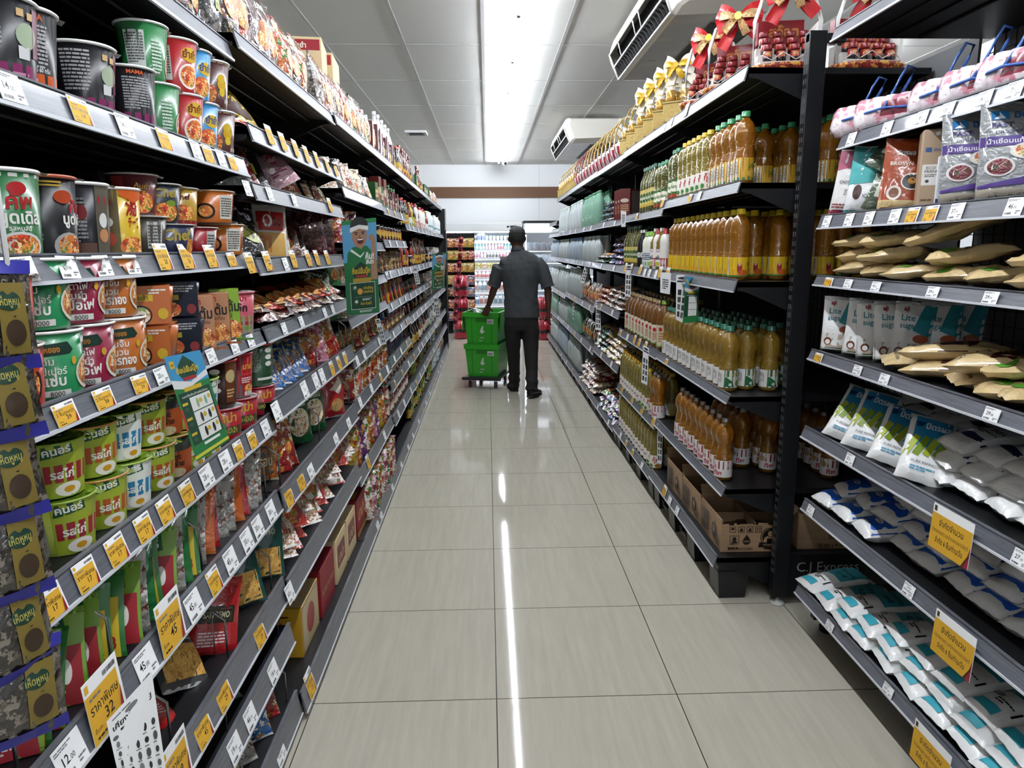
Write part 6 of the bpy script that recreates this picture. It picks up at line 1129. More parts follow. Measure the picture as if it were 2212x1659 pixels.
# third bay
for i in range(3): put(P['bx_dr'], (1.03, 5.26+.1*i, zR(2, 1)), -pi/2+.9, lab('dark red tea carton', 2, 1, 'oil'), 'carton', 'dark red tea cartons')
lying(-1, 2, 1, 5.62, 6.35, ['bg_blue1', 'bg_purple1', 'bg_teal1'], .15, ['blue pillow bag', 'purple pillow bag', 'teal pillow bag'], layers=4, hz=.045, cat='bag', sc=.8)
lying(-1, 2, 2, 5.26, 5.85, ['bg_purple1', 'bg_blue1', 'bg_purple2'], .15, ['purple pillow bag', 'blue pillow bag', 'purple bag with seal'], layers=5, hz=.045, cat='bag', sc=.9); lying(-1, 2, 2, 5.95, 6.4, ['bg_teal1', 'bg_clear1'], .14, ['teal pillow bag', 'clear pillow bag'], layers=2, hz=.04, cat='bag', sc=.9)
lying(-1, 2, 3, 5.26, 5.8, ['bg_clear1', 'bg_pork1', 'bg_clear2'], .13, ['clear seasoning bag', 'white seasoning bag', 'clear bag with seal'], layers=4, hz=.04, cat='bag'); lying(-1, 2, 3, 5.9, 6.4, ['bg_orange1', 'bg_red1'], .13, ['orange pillow bag', 'red pillow bag'], layers=3, hz=.045, cat='bag', sc=.9)
lying(-1, 2, 4, 5.26, 5.85, ['bg_pork1', 'bg_yellow1', 'bg_cream1'], .14, ['white rice bag', 'yellow rice bag', 'cream rice bag'], layers=4, hz=.045, cat='bag'); lying(-1, 2, 4, 5.95, 6.4, ['bg_green1', 'bg_teal2', 'bg_brown1'], .14, ['green pillow bag', 'teal pillow bag', 'brown pillow bag'], layers=4, hz=.045, cat='bag')
lying(-1, 2, 5, 5.26, 5.95, ['bg_purple1', 'bg_green1', 'bg_purple2', 'bg_blue2'], .13, ['purple sweets bag', 'green sweets bag', 'violet sweets bag', 'navy sweets bag'], layers=3, hz=.045, cat='bag')
lying(-1, 3, 5, 6.45, 7.3, ['bg_pork1', 'bg_cream1', 'bg_red1'], .17, ['white rice sack', 'cream rice sack', 'red and white rice sack'], layers=4, hz=.06, cat='bag', sc=1.3)
# ---- water packs
def sixpack(key, name, r, pr, nx=2, ny=3, cap='#d9dcdc', h=.24):
    P[key] = Proto(name, []); cm = MB().lathe([(.36*r, .93*h), (.4*r, .94*h), (.4*r, h)], 8, pl(cap)).mesh('bottle_cap')
    for i in range(nx):
        for j in range(ny):
            c = ((i-(nx-1)/2)*2*r, (j-(ny-1)/2)*2*r, 0)
            b = MB(); b.lathe([(a*r, q*h) for a, q in TALL], 12, pr, c=c); k = MB(); k.lathe([(.36*r, .93*h), (.4*r, .94*h), (.4*r, h)], 8, pl(cap), c=c)
            P[key].parts.append(('bottle', b.mesh('bottle'), [('bottle_cap', k.mesh('bottle_cap'))]))
sixpack('w_clear', 'water_pack', .035, PET, cap='#b8d0c4'); sixpack('w_green', 'water_pack', .038, PETG, cap='#1f7a44'); sixpack('w_blue', 'water_pack', .035, PETB, cap='#3f77b8')
for bay in (3, 4, 5, 6):
    y0 = yr(bay)+.12
    for k in (1, 2, 3, 4, 5):
        if bay == 3 and k in (3, 4, 5): continue
        key, d = [('w_green', 'shrink-wrapped pack of green water bottles'), ('w_clear', 'shrink-wrapped pack of clear water bottles'), ('w_blue', 'shrink-wrapped pack of blue water bottles')][(1, 1, 2, 1, 0, 1)[(bay*3+k) % 6] if k > 1 else (0 if bay == 3 else 1)]
        n = 4
        for i in range(n):
            put(P[key], (1.04, y0+.27*i, zR(bay, k)+.001), 0, '%s, %s on %s' % (d.replace('shrink-wrapped ', ''), nth(i), shelfname(k, bay, 'oil')), 'water pack', 'water bottle packs of the oil rack', (1, 1, min(1.25, (RS[bay][k-1][1]-.04-zR(bay, k))/.25)))
facing(-1, 3, 4, yr(3)+.1, yr(4), ['bg_green2', 'bg_brown1'], .13, ['green bag', 'brown bag'], cat='bag')
facing(-1, 3, 3, yr(3)+.1, yr(4), ['bg_red1', 'bg_orange1'], .13, ['red bag', 'orange bag'], cat='bag')
put(P['water_big'], (1.0, YU(1222, 1.0, .2), zR(4, 5)), -.5, 'large blue water bottle with handle ring low on the oil rack', 'bottle') if 0 else None
# ---- gift baskets on the top shelf
RED = mat('ribbon_red', '#b3121a', .35, coat=.2); GOLD = mat('gold_wrap', '#a08a52', .3, metal=.5, bump=(60, .3)); GRIB = mat('ribbon_gold_print', '#c9a878', .45, busy=(55, ['#c9a878', '#b8905a', '#8a5a2a', '#d8bc90']))
HNDW = pl('#d6d4d0'); WCARD = paper('#d0cec9'); JARB = mat('jar_dark', '#160a08', .12, coat=.5)
def bow(s=1., m1=RED, m2=GRIB):
    b = MB()
    def petal(ang, l, w, m, off, lift=.02):
        c, s_ = cos(ang), sin(ang); d = Vector((c, 0, s_)); n = Vector((-s_, 0, c))
        def f(u, v):
            t = u; wid = w*(.25+.75*sin(pi/2*min(1, t*1.3)))
            return d*(l*t)+n*((v-.5)*wid)+Vector((0, -off-lift*sin(pi*t)-.004*sin(v*pi*2+t*3), 0))
        b.patch(f, 6, 4, m); b.patch(lambda u, v: f(u, v)+Vector((0, .012*sin(pi*u), 0)), 6, 4, m, flip=True)
    for a in (.35, 2.75, -.25, 3.45): petal(a, .085*s, .055*s, m1, .0)
    for a in (-.75, -2.1): petal(a, .12*s, .045*s, m1, .0, .005)
    for a in (.1, 3.0, -1.1, -2.4): petal(a, .07*s, .03*s, m2, .02)
    b.ell(0, 0, .014*s, .014*s, mat('bead_gold', '#b9963a', .3, metal=.7), lambda x, y, e: (x, -.045, y), 10, 1)
    return b
def red_basket():
    t = MB(); t.lathe([(.13, 0), (.145, .035), (.15, .045), (.14, .045)], 28, mat('woven_red', '#7a1c18', .5, busy=(90, ['#7a1c18', '#b9903a', '#5a1410', '#c98a3a'])), wob=lambda a, z: 1-.25*abs(sin(a))**3); P1 = t
    st = MB(); sx = mat('stand_white', '#c9c7c2', .5)
    for i, (y, z) in enumerate(((-.06, .06), (-.015, .095), (.03, .13))): st.box(-.11, .11, y, y+.046, .04, z, sx)
    st.box(.10, .115, -.06, .08, .04, .2, sx)
    js = []
    for i, (y, z) in enumerate(((-.037, .06), (.008, .095), (.053, .13))):
        for x in (-.078, -.026, .026, .078):
            j = MB(); j.lathe([(.016, 0), (.018, .004), (.018, .018), (.018, .04), (.013, .045)], 12, [JARB, JARB, pl('#a8281c'), JARB], c=(x, y, z)); j.lathe([(.0165, .044), (.0175, .046), (.0175, .062), (.016, .065)], 12, pl('#8e1a22'), c=(x, y, z)); deco(j, lambda a, q, e, x=x, y=y, z=z: ((.0183+e)*sin(a/.018)+x, -(.0183+e)*cos(a/.018)+y, z+q), .065, [('r', -.2, .32, .2, .58, '#d8742a'), ('l', -.15, .38, .3, .14, 2, '#f0dcb0')]); js.append(('essence_jar', j))
    cb = MB(); cb.box(-.10, .08, .06, .10, .15, .24, pl('#8a1a22'), .002); deco(cb, plane_surf((0, .06, .15), (1, 0, 0), (0, 0, 1)), .1, [('t', 'สก๊อต', 0, .3, .35, '#c98a3a', 1.4, 2)])
    h = MB(); h.tube([(.125, 0, .03), (.125, 0, .22), (.10, 0, .30), (.04, 0, .345), (-.04, 0, .345), (-.10, 0, .30), (-.125, 0, .22), (-.125, 0, .03)], .008, HNDW, 8)
    bw = bow(1.15); q = MB(); q.v = [(a, b_-.02, c+.33) for a, b_, c in bw.v]; q.f = bw.f; q.mi = bw.mi; q.sm = bw.sm; q.mats = bw.mats
    sw = MB(); sw.tube([(-.13, -.05, .05), (-.11, -.09, .075), (-.07, -.08, .06), (-.03, -.09, .085), (.02, -.08, .06), (.06, -.09, .08), (.1, -.075, .06)], .002, pl('#e9e6e2'), 4)
    return Proto('gift_basket', [('basket_tray', t), ('step_stand', st), ('box_behind', cb), ('basket_handle', h), ('ribbon_bow', q), ('string', sw)]+js)
P['g_red'] = red_basket()
def gold_basket(flower=True, hoop='#b08a2a'):
    t = MB(); t.box(-.07, .07, -.06, .06, 0, .095, GOLD, .004); t.box(-.075, .075, -.065, .065, .09, .1, mat('gold_wrap'), .002)
    js = []
    for x in (-.04, .04):
        for y in (-.03, .03):
            j = MB(); j.lathe([(.022, 0), (.026, .01), (.026, .05), (.02, .058), (.02, .075), (.022, .08)], 12, [mat('jar_gold', '#b58f45', .2, metal=.5), mat('jar_gold'), mat('jar_gold'), pl('#e0dccf'), pl('#b89a4a')], c=(x, y, .1)); js.append(('gift_jar', j))
    h = MB(); R_ = .12 if flower else .13; h.tube([(R_*cos(a)*.62, 0, .06+R_*1.9*sin(a)) for a in [pi*i/14 for i in range(15)]], .0055, pl(hoop), 7)
    bd = MB(); wm = pl('#e9e6dc')
    for i in range(13): a = .2+i*.11; bd.lathe([(.001, -.005), (.005, 0), (.001, .005)], 6, wm, c=(.075*cos(a+.9)*.9, -.03, .05+.2*sin(a+.5)))
    parts = [('gift_box', t), ('hoop_handle', h), ('bead_string', bd)]+js
    if flower:
        bw = bow(1.0, mat('petal_white', '#dcd6c4', .5), mat('petal_yellow', '#c9a22a', .5)); q = MB(); q.v = [(a, b_-.03, c+.27) for a, b_, c in bw.v]; q.f = bw.f; q.mi = bw.mi; q.sm = bw.sm; q.mats = bw.mats; parts.append(('flower_bow', q))
    return Proto('gift_basket', parts)
P['g_gold'] = gold_basket(); P['g_hoop'] = gold_basket(False)
def stripe_basket(hoop):
    t = MB(); n = 24
    for k in range(n):
        a0, a1 = 2*pi*k/n, 2*pi*(k+1)/n; m = [pl('#a8283c'), pl('#dcd2cf')][k % 2]
        pts = []
        for r, z in ((.045, 0), (.075, .05), (.085, .09)): pts += [(r*cos(a0), r*sin(a0), z), (r*cos(a1), r*sin(a1), z)]
        t.add(pts, [(0, 1, 3, 2), (2, 3, 5, 4)], m)
    t.lathe([(.044, .002), (.07, .05), (.078, .085)], 16, pl('#b8a8a4'), cap=True)
    h = MB(); h.tube([(.085*cos(a), 0, .07+.22*sin(a)) for a in [pi*i/14 for i in range(15)]], .0055, pl(hoop), 7)
    js = []
    for x, y in ((-.035, 0), (.035, 0), (0, .035), (0, -.035)):
        j = MB(); j.lathe([(.02, .08), (.022, .1), (.022, .135), (.014, .14), (.014, .15)], 10, [pl('#dedad6'), pl('#dedad6'), pl('#c9c2be'), pl('#3a2a26')], c=(x, y, 0)); js.append(('bottle', j))
    return Proto('gift_basket', [('striped_wrap', t), ('hoop_handle', h)]+js)
P['g_str'] = stripe_basket('#b8902a'); P['g_str2'] = stripe_basket('#7a1420')
zt = zR(0, 0)+.001
for i, (y, x, rz) in enumerate([(2.98, 1.19, -.15), (3.34, 1.12, -.45), (3.66, 1.10, -.6)]):
    put(P['g_red'], (x, y, zt), rz, 'red gift basket with big red bow, %s along the top oil shelf' % nth(i), 'gift basket', 'red gift baskets')
put(P['g_red'], (1.50, 2.96, zt), .1, 'red gift basket with big bow standing behind the corner post', 'gift basket', 'red gift baskets')
ys = [4.02, 4.26, 4.52, 4.78, 5.06, 5.30]
for i, y in enumerate(ys): put(P['g_gold' if i in (0, 1, 2, 3) else 'g_hoop'], (1.05, y, zR(1 if y < 5.18 else 2, 0)+.011), -.7, 'gold gift box with hoop handle, %s along the top oil shelf' % nth(i), 'gift basket', 'gold gift boxes', 1.05)
i = 0; y = 5.55
while y < 8.1:
    put(P['g_str' if y < 7.4 else 'g_str2'], (1.045, y, zR(min(5, int((y-YR0)/BW)), 0)+.006), -.5, 'striped gift basket with %s hoop, %s along the top oil shelf' % ('gold' if y < 7.4 else 'dark red', nth(i)), 'gift basket', 'striped gift baskets', 1.05); y += .21; i += 1
i = 0
while y < 10.0:
    put(P['g_hoop'], (1.05, y, zR(min(5, int((y-YR0)/BW)), 0)+.011), -.5, 'gold wrapped gift box near the end of the top oil shelf, %s there' % nth(i), 'gift basket', 'far gold gift boxes'); y += .24; i += 1
# ---- tags of the oil side
def rtags(bay, k, lst):
    zt_, zb_, x = RS[bay][k]
    for t_ in lst:
        u, kind, price = t_[:3]; up = t_[3] if len(t_) > 3 else 0
        tag(-1, x, YU(u, x, (zt_+zb_)/2), zt_, zb_, kind, price, lab('%s price tag' % KT[kind], bay, k, 'oil'), 'price tags of the oil rack', up=up)
rtags(0, 0, [(1480, 'w', '*', .02), (1448, 'w', '299')]); rtags(0, 1, [(1510, 'w', '52.00'), (1490, 'y', '49'), (1430, 'y', '45', .02)]); rtags(1, 1, [(1375, 'y', '39')])
rtags(1, 2, [(1350, 'y', '79', .02), (1362, 'y', '79', .02), (1382, 'y', '79', .02), (1392, 'w', '99.00'), (1402, 'w', '99.00'), (1416, 'w', '99.00'), (1424, 'y', '65', .02), (1440, 'y', '65', .015)])
rtags(0, 3, [(1440, 'y', '55')]); rtags(1, 3, [(1340, 'y', '59'), (1355, 'w', '59.00'), (1370, 'y', '65', .02), (1380, 'y', '65', .02), (1393, 'y', '65', .02)])
rtags(1, 4, [(1343, 'y', '49', .02), (1365, 'y', '49', .02), (1386, 'y', '49', .02), (1410, 'y', '55', .02)]); rtags(1, 5, [(1340, 'w', '49'), (1352, 'y', '49'), (1366, 'y', '49'), (1386, 'w', '49')])
rtags(0, 5, [(1434, 'y', '45', .01), (1446, 'w', '45.00'), (1462, 'w', '45.00')])
for bay in range(2, 6):
    for k in range(1, 6):
        R = random.Random(bay*17+k)
        for i in range(2):
            zt_, zb_, x = RS[bay][k]; tag(-1, x, yr(bay)+.25+.55*i+R.uniform(-.05, .05), zt_, zb_, R.choice('wwy'), R.choice(['25.00', '12.00', '39.00']), lab('small price tag', bay, k, 'oil'), 'small price tags of the far oil bays')
# ================================================================= SUGAR RACK
_sc = {}
def slab(desc, k):
    key = (desc, k); _sc[key] = _sc.get(key, -1)+1
    return '%s, %s on the sugar rack\'s %s shelf' % (desc, nth(_sc[key]), nth(k) if k < 7 else 'bottom')
def sput(key, y, x, k, desc, rot, dz=0., cat='sugar bag', sc=1.):
    pr = P[key]; put(pr, (x, y, zS(k)+.001+dz), rot, slab(desc, k), cat, '%ss on sugar shelf %s' % (desc, NUMW[k]), sc)
def ly(key, y, x, k, desc, lay=0, hz=.048, rz=0., tilt=0., sc=1., jx=.01):
    """bag lying flat: its bottom end points to the aisle"""
    sput(key, y+RG.uniform(-.006, .006), x+RG.uniform(-jx, jx), k, desc, (-pi/2+.04+tilt+RG.uniform(-.04, .04), RG.uniform(-.05, .05), -pi/2+rz+RG.uniform(-.08, .08)), .025+hz*lay, sc=sc)
# second shelf: knotted bundles
for i, (u, x, key, rz) in enumerate([(1870, 1.27, 'bundle2', -1.0), (1930, 1.28, 'bundle1', -1.1), (2050, 1.30, 'bundle2', -1.2), (2130, 1.30, 'bundle1', -1.3), (2205, 1.29, 'bundle2', -1.4)]):
    sput(key, YU(u, x, 1.87), x, 1, 'striped bundle with blue string', rz, cat='bag bundle', sc=1.15) 
# third shelf
for key, u, x, desc, rot in [('pink_pouch', 1835, 1.25, 'white sugar pouch with pink top', (-.12, .12, -.75)), ('teal_pouch', 1870, 1.26, 'white sugar pouch with turquoise top', (-.1, .1, -.7)), ('green_small', 1912, 1.27, 'small green and silver pouch', (-.3, .3, -.6)), ('orange_pouch', 1955, 1.25, 'orange brown sugar pouch', (-.12, .08, -.5)),
        ('beige_box', 2015, 1.245, 'beige eco sugar carton', (0, 0, -.45)), ('blue_small', 2048, 1.25, 'small blue and white carton', (0, 0, -.6)), ('syrup_pouch', 2115, 1.265, 'large silver syrup pouch with purple band', (-.06, 0, -.35)), ('syrup_pouch', 2205, 1.27, 'large silver syrup pouch with purple band', (-.06, 0, -.4))]:
    put(P[key], (x, YU(u, x, zS(2)+.1), zS(2)+.002), rot, desc+(' by the frame edge' if u == 2205 else '')+' on the sugar rack', 'pouch', None, (1.08, 1, .86) if key == 'syrup_pouch' else (1, 1, .9))
put(P['green_small'], (1.27, YU(1925, 1.29, 1.7), zS(2)+.13), (-.5, .5, -.6), 'small green and silver pouch lying on another on the sugar rack', 'pouch')
# fourth shelf: flat brown sugar
yp = 2.42
for i in range(10):
    y = 2.42-.165*i; 
    for l_ in range(3 if i in (0, 1) else 2 if i % 2 else 1): ly(['s_kbs1', 's_kbs2', 's_brown1', 's_brown2', 's_brown3'][(i+l_) % 5 if i < 2 else 2+(i+l_) % 3], y, 1.185, 3, 'flat bag of brown cane sugar', l_, .046, rz=-.75+RG.uniform(-.3, .3), tilt=.06)
ly('s_brown1', YU(2010, 1.26, 1.42), 1.20, 3, 'green-labelled brown sugar bag on top', 2, .045, rz=-.9, tilt=.35, sc=1.25)
# fifth shelf: standing white pouches and flat brown bags
for i, (u, x) in enumerate([(1812, 1.24), (1860, 1.26), (1893, 1.29), (1930, 1.31), (1965, 1.34), (1990, 1.40), (2030, 1.42), (2075, 1.50)]):
    sput('s_lite%d' % (i % 3+1), YU(u, x, 1.18), x, 4, 'white and turquoise sugar pouch', (-.06, RG.uniform(-.06, .1), -.35+RG.uniform(-.2, .2)))
for i, (u, l_) in enumerate([(1935, 0), (1990, 0), (1985, 1), (2080, 0), (2090, 1), (2150, 0), (2150, 1), (2200, 0)]):
    ly('s_kbs%d' % (i % 3+1) if i < 5 else 's_brown%d' % (i % 3+1), YU(u, 1.25, 1.1), 1.20, 4, 'brown sugar bag lying flat', l_, .048, rz=-.6+RG.uniform(-.3, .3), tilt=.05, sc=1.12)
# sixth shelf: cane sugar bags propped up, white bags behind and beside
for i, (u, x, r) in enumerate([(1815, 1.215, (-.75, .25, -.75)), (1860, 1.225, (-.7, .2, -.7)), (1920, 1.225, (-.85, .25, -.6)), (1985, 1.215, (-.8, .2, -.55))]):
    sput('s_cane%d' % (i % 3+1), YU(u, x-.02, .84), x-.02, 5, 'blue and green cane sugar bag', r, .006, sc=1.08)
for i in range(10):
    y = 2.36-.125*i
    for l_ in range(3 if 0 < i < 7 else 2): ly(['s_plain1', 's_cane2', 's_saba1', 's_plain2', 's_saba2', 's_cane3'][(i*2+l_) % 6] if i < 4 else ['s_saba1', 's_saba2', 's_saba3'][(i+l_) % 3], y, 1.36 if i < 4 else 1.225+.02*l_, 5, 'white sugar bag lying flat', l_, .043, rz=RG.uniform(-.3, .1), tilt=.10)
# seventh shelf: blue and white bags
for i in range(12):
    y = 2.42-.13*i
    for l_ in range(3 if i > 1 else 2): ly('s_blue%d' % ((i+l_) % 3+1), y, (1.25+.035*l_) if i > 2 else 1.19+.07*l_, 6, 'blue and white sugar bag', l_, .043, rz=RG.uniform(-.2, .15), tilt=.06, sc=1.05)
for i in range(6): ly('s_blue%d' % (i % 3+1), 2.36-.14*i, 1.45, 6, 'blue and white sugar bag in back row', 2, .044, tilt=.1)
# bottom shelf: turquoise bags
for i in range(13):
    y = 2.46-.125*i
    for l_ in range(1 if i < 2 else 2 if i < 4 else 3): ly('s_lin%d' % ((i+l_) % 3+1), y, 1.185+.02*l_, 7, 'turquoise and white sugar bag', l_, .042, rz=RG.uniform(-.12, .12), tilt=.05, sc=1.08)
for i in range(7): ly('s_plain%d' % (i % 3+1), 2.2-.15*i, 1.45, 7, 'plain white sugar bag in back row', 1, .044)
# ---- tags and signs
_st = {}
def stags(k, lst):
    zt_, zb_, x = SS[k]
    for t_ in lst:
        u, kind, price = t_[:3]; _st[k] = _st.get(k, -1)+1
        tag(-1, x, YU(u, x, (zt_+zb_)/2), zt_, zb_, kind, price, '%s price tag%s, %s from the post on the sugar rack\'s %s rail' % (KT[kind], '' if price == '*' else ' reading '+price, nth(_st[k]), nth(k)), 'price tags of the sugar rack', up=-.004)
stags(1, [(1838, 'w', '19.00'), (1915, 'w', '4.00'), (1990, 'w', '8.00'), (2045, 'w', '13.00'), (2125, 'w', '14.00'), (2190, 'w', '7.00')])
stags(2, [(1785, 'w', '33.00'), (1833, 'w', '39.00'), (1876, 'w', '25.00'), (1932, 'w', '33.00'), (1970, 'y', '35'), (2010, 'y', '37'), (2065, 'w', '37.00'), (2190, 'w', '46.00')])
stags(3, [(1790, 'y', '27'), (1832, 'w', '27.00'), (1892, 'w', '42.00'), (2015, 'w', '29.00'), (2140, 'w', '29.00')])
stags(4, [(1768, 'y', '24'), (1852, 'w', '*'), (1910, 'w', '29.00'), (2142, 'w', '29.00')]); stags(5, [(1835, 'w', '27.00'), (2205, 'w', '27.00')])
stags(6, [(1750, 'w', '27.00'), (1962, 'w', '*')]); stags(7, [(1792, 'w', '*'), (1918, 'w', '27.00')])
def card_surf(bl, br, tr, tl, aspect):
    """x in -aspect/2..aspect/2, y in 0..1 over a quadrilateral"""
    n = (br-bl).cross(tl-bl).normalized()
    return lambda x, y, e: (bl*(1-(x/aspect+.5))+br*(x/aspect+.5))*(1-y)+(tl*(1-(x/aspect+.5))+tr*(x/aspect+.5))*y+n*(e+.0004)
def card(name, corners, aspect, base, ops, label, cat, group=None, th=.0008):
    bl, br, tr, tl = corners; n = (br-bl).cross(tl-bl).normalized()*th; b = MB()
    b.add([bl, br, tr, tl, bl-n, br-n, tr-n, tl-n], [(0, 1, 2, 3), (7, 6, 5, 4), (0, 4, 5, 1), (1, 5, 6, 2), (2, 6, 7, 3), (3, 7, 4, 0)], base)
    sf = card_surf(bl, br, tr, tl, aspect); k = .001/.0005
    for o in ops: deco(b, lambda x, y, e: sf(x, y, e*.35), 1, [o])
    return prop(ob(name, b), label, cat, group)
SOPS = [('r', -.62, 0, .62, .80, paper('#c99a24')), ('t', 'จำกัดจำนวน', .0, .56, .13, INK, .75, 1), ('t', 'น้ำตาลทรายขาว และน้ำตาลทรายขาวบริสุทธิ์', .0, .38, .085, INK, 1.1, 0), ('t', 'จำกัด 6 ชิ้น/ท่าน/วัน', .0, .17, .12, INK, .85, 1), ('r', -.58, .84, -.5, .96, paper('#3a2a14')), ('p', [(.5, 0), (.62, 0), (.62, .5)], '#a3173a'), ('p', [(.42, 0), (.5, 0), (.62, .36), (.62, .26)], '#5a1f14')]
for (y0, y1, zt_, d, x) in ((None, None, None, 'upper', 0), (None, None, None, 'middle', 1), (None, None, None, 'lowest', 2)):
    k = (5, 6, 7)[x]; X = SS[k][2]-.012
    us = ((2015, 1085, 2132, 1140), (2020, 1305, 2130, 1385), (1975, 1545, 2095, 1659))[x]
    ya, yc = YU(us[0], X, SS[k][1]), YU(us[2], X, SS[k][1]); zz = SS[k][0]+.004; hh = .115
    Y0, Y1 = ya, ya-.155
    card('promo_sign', [Vector((X-.006, Y0, zz-hh)), Vector((X-.006, Y1, zz-hh)), Vector((X, Y1, zz)), Vector((X, Y0, zz))], 1.25, WHITE, SOPS, 'yellow purchase limit sign hanging %s of the three on the sugar rack' % d, 'sign', 'yellow signs of the sugar rack')
# ---- hanging cards of the noodle and oil racks
GREENC = ink('#14402a'); YC = ink('#dcb92a')
POPS = [('r', -.165, .70, .165, 1.0, '#3a9ad0'), ('r', -.165, 0, .165, .70, '#1f7a3c'), ('p', [(-.165, .70), (-.05, .66), (.165, .74), (.165, .80), (0, .72), (-.165, .78)], '#d9dcdc'), ('r', -.14, .88, -.10, .95, YC), ('t', 'g', -.12, .895, .035, '#8a2a1a', None, 2),
        ('p', [(-.07, .90), (0, .985), (.07, .90), (.09, .82), (.06, .76), (-.06, .76), (-.09, .82)], GREENC), ('t', 'ช้อปลั่นปุ๊ก', 0, .82, .05, YC, .2, 2), ('r', -.06, .74, .06, .775, '#a8202c'), ('r', -.08, .63, .08, .68, YC), ('r', -.145, .14, .145, .64, GREENC), ('t', 'แลกซื้อสินค้าพรีเมียม', 0, .59, .02, '#e9e9e4', .25, 0),
        ('r', -.06, .44, .13, .575, '#e2e4e0'), ('r', -.06, .295, .13, .43, '#e2e4e0'), ('r', -.06, .15, .13, .285, '#e2e4e0')]
for r_ in range(3):
    y = .46-.145*r_
    POPS += [('r', -.135, y+.06, -.085, y+.085, YC), ('e', -.108, y+.02, .018, .02, '#2a5a3a'), ('e', -.0, y+.045, .012, .05, ['#9ab88a', '#2a2a2c', '#1a1a1c'][r_]), ('e', .03, y+.06, .016, .024, YC), ('e', .075, y+.045, .012, .048, ['#8ab8a0', '#161618', '#141416'][r_]), ('e', .11, y+.07, .014, .024, YC)]
POPS += [('r', -.05, .10, .10, .125, '#e6e8e6'), ('r', -.165, .02, .165, .05, '#d8d83a'), ('p', [(-.165, .3), (-.145, .3), (-.145, .5), (-.165, .5)], '#b8402c'), ('p', [(.145, .2), (.165, .2), (.165, .4), (.145, .4)], '#b8402c')]
def qpts(px, Y, dY=(0, 0, 0, 0)): return [PTY(u, v, Y+d) for (u, v), d in zip(px, dY)]
card('promo_card', qpts([(425, 998), (496, 950), (432, 756), (354, 772)], 1.36, (0, .03, .03, 0)), .33, paper('#1f7a3c'), POPS, 'long green and blue promotion card hanging from the noodle shelf rail', 'promo card')
card('promo_card', qpts([(1478, 698), (1503, 696), (1508, 598), (1484, 598)], 3.35), .26, paper('#1f7a3c'), [(o[0],)+o[1:] for o in POPS[:14]], 'narrow green and blue promotion card hanging from the oil shelf', 'promo card')
LEAF = [('t', 'เคียงข้างไทย', 0, .80, .07, '#1a1a1a', .42, 2), ('r', -.14, .74, .16, .77, '#3a3a3a'), ('e', 0, .90, .07, .03, '#8a8a8a'), ('e', -.2, .7, .03, .03, '#6a6a6a'), ('l', -.2, .93, .4, .03, 1, '#7a7a7a')]
R = random.Random(12)
for r_ in range(5):
    for c_ in range(5): LEAF += [('e', -.19+.095*c_, .60-.13*r_, R.uniform(.012, .026), R.uniform(.03, .05), R.choice(['#2a2a2a', '#5a5a5a', '#8a8a8a', '#3a3a3a'])), ('l', -.22+.095*c_, .53-.13*r_, .07, .02, 1, '#4a4a4a')]
card('price_leaflet', qpts([(262, 1700), (362, 1690), (328, 1452), (230, 1560)], 1.02, (0, .05, .05, 0)), .5, WHITE, LEAF, 'black and white leaflet hanging low on the noodle shelves', 'leaflet')
STR = [('e', 0, .93, .12, .03, '#2a2a2a'), ('r', -.13, .84, .13, .88, '#3a3a3a')]+[('r', -.11+.13*c_, .08+.16*r_, -.02+.13*c_, .20+.16*r_, ['#3c3c3c', '#7a7a7a', '#555555'][(r_+c_) % 3]) for r_ in range(4) for c_ in range(2)]
for i, (pts, Y, d) in enumerate([([(1460, 690), (1474, 697), (1494, 594), (1461, 594)], 3.5, 'below the salad dressing bottles'), ([(1350, 640), (1362, 642), (1365, 572), (1352, 572)], 4.75, 'below the olive oil bottles'), ([(1385, 826), (1398, 832), (1402, 752), (1390, 745)], 4.0, 'at the joint of the amber oil shelf'), ([(1420, 1000), (1429, 1003), (1433, 918), (1420, 914)], 3.9, 'beside the lowest golden oil bottles'), ([(1286, 712), (1298, 714), (1296, 650), (1288, 648)], 6.2, 'below the seasoning bags'), ([(1337, 900), (1347, 908), (1348, 848), (1338, 842)], 5.1, 'beside the sweets bags'), ([(1254, 610), (1262, 612), (1274, 572), (1264, 570)], 7.0, 'below the teal bags'), ([(1237, 690), (1244, 692), (1244, 640), (1238, 640)], 8.0, 'below the water packs')]):
    card('price_strip', qpts(pts, Y), .3, WHITE, STR, 'narrow black and white price strip hanging %s' % d, 'price strip', 'hanging price strips')
card('paper_notice', qpts([(1426, 632), (1447, 636), (1450, 590), (1427, 588)], 3.7), .5, WHITE, [('l', -.15, .2, .3, .5, 5, '#2a2a2a')], 'small white paper notice hanging between the oil shelves', 'notice')
card('paper_notice', qpts([(1342, 490), (1351, 490), (1353, 457), (1341, 455)], 4.95), .4, WHITE, [('l', -.12, .2, .24, .6, 5, '#2a2a2a')], 'white paper notice below the slim olive oil bottles', 'notice')
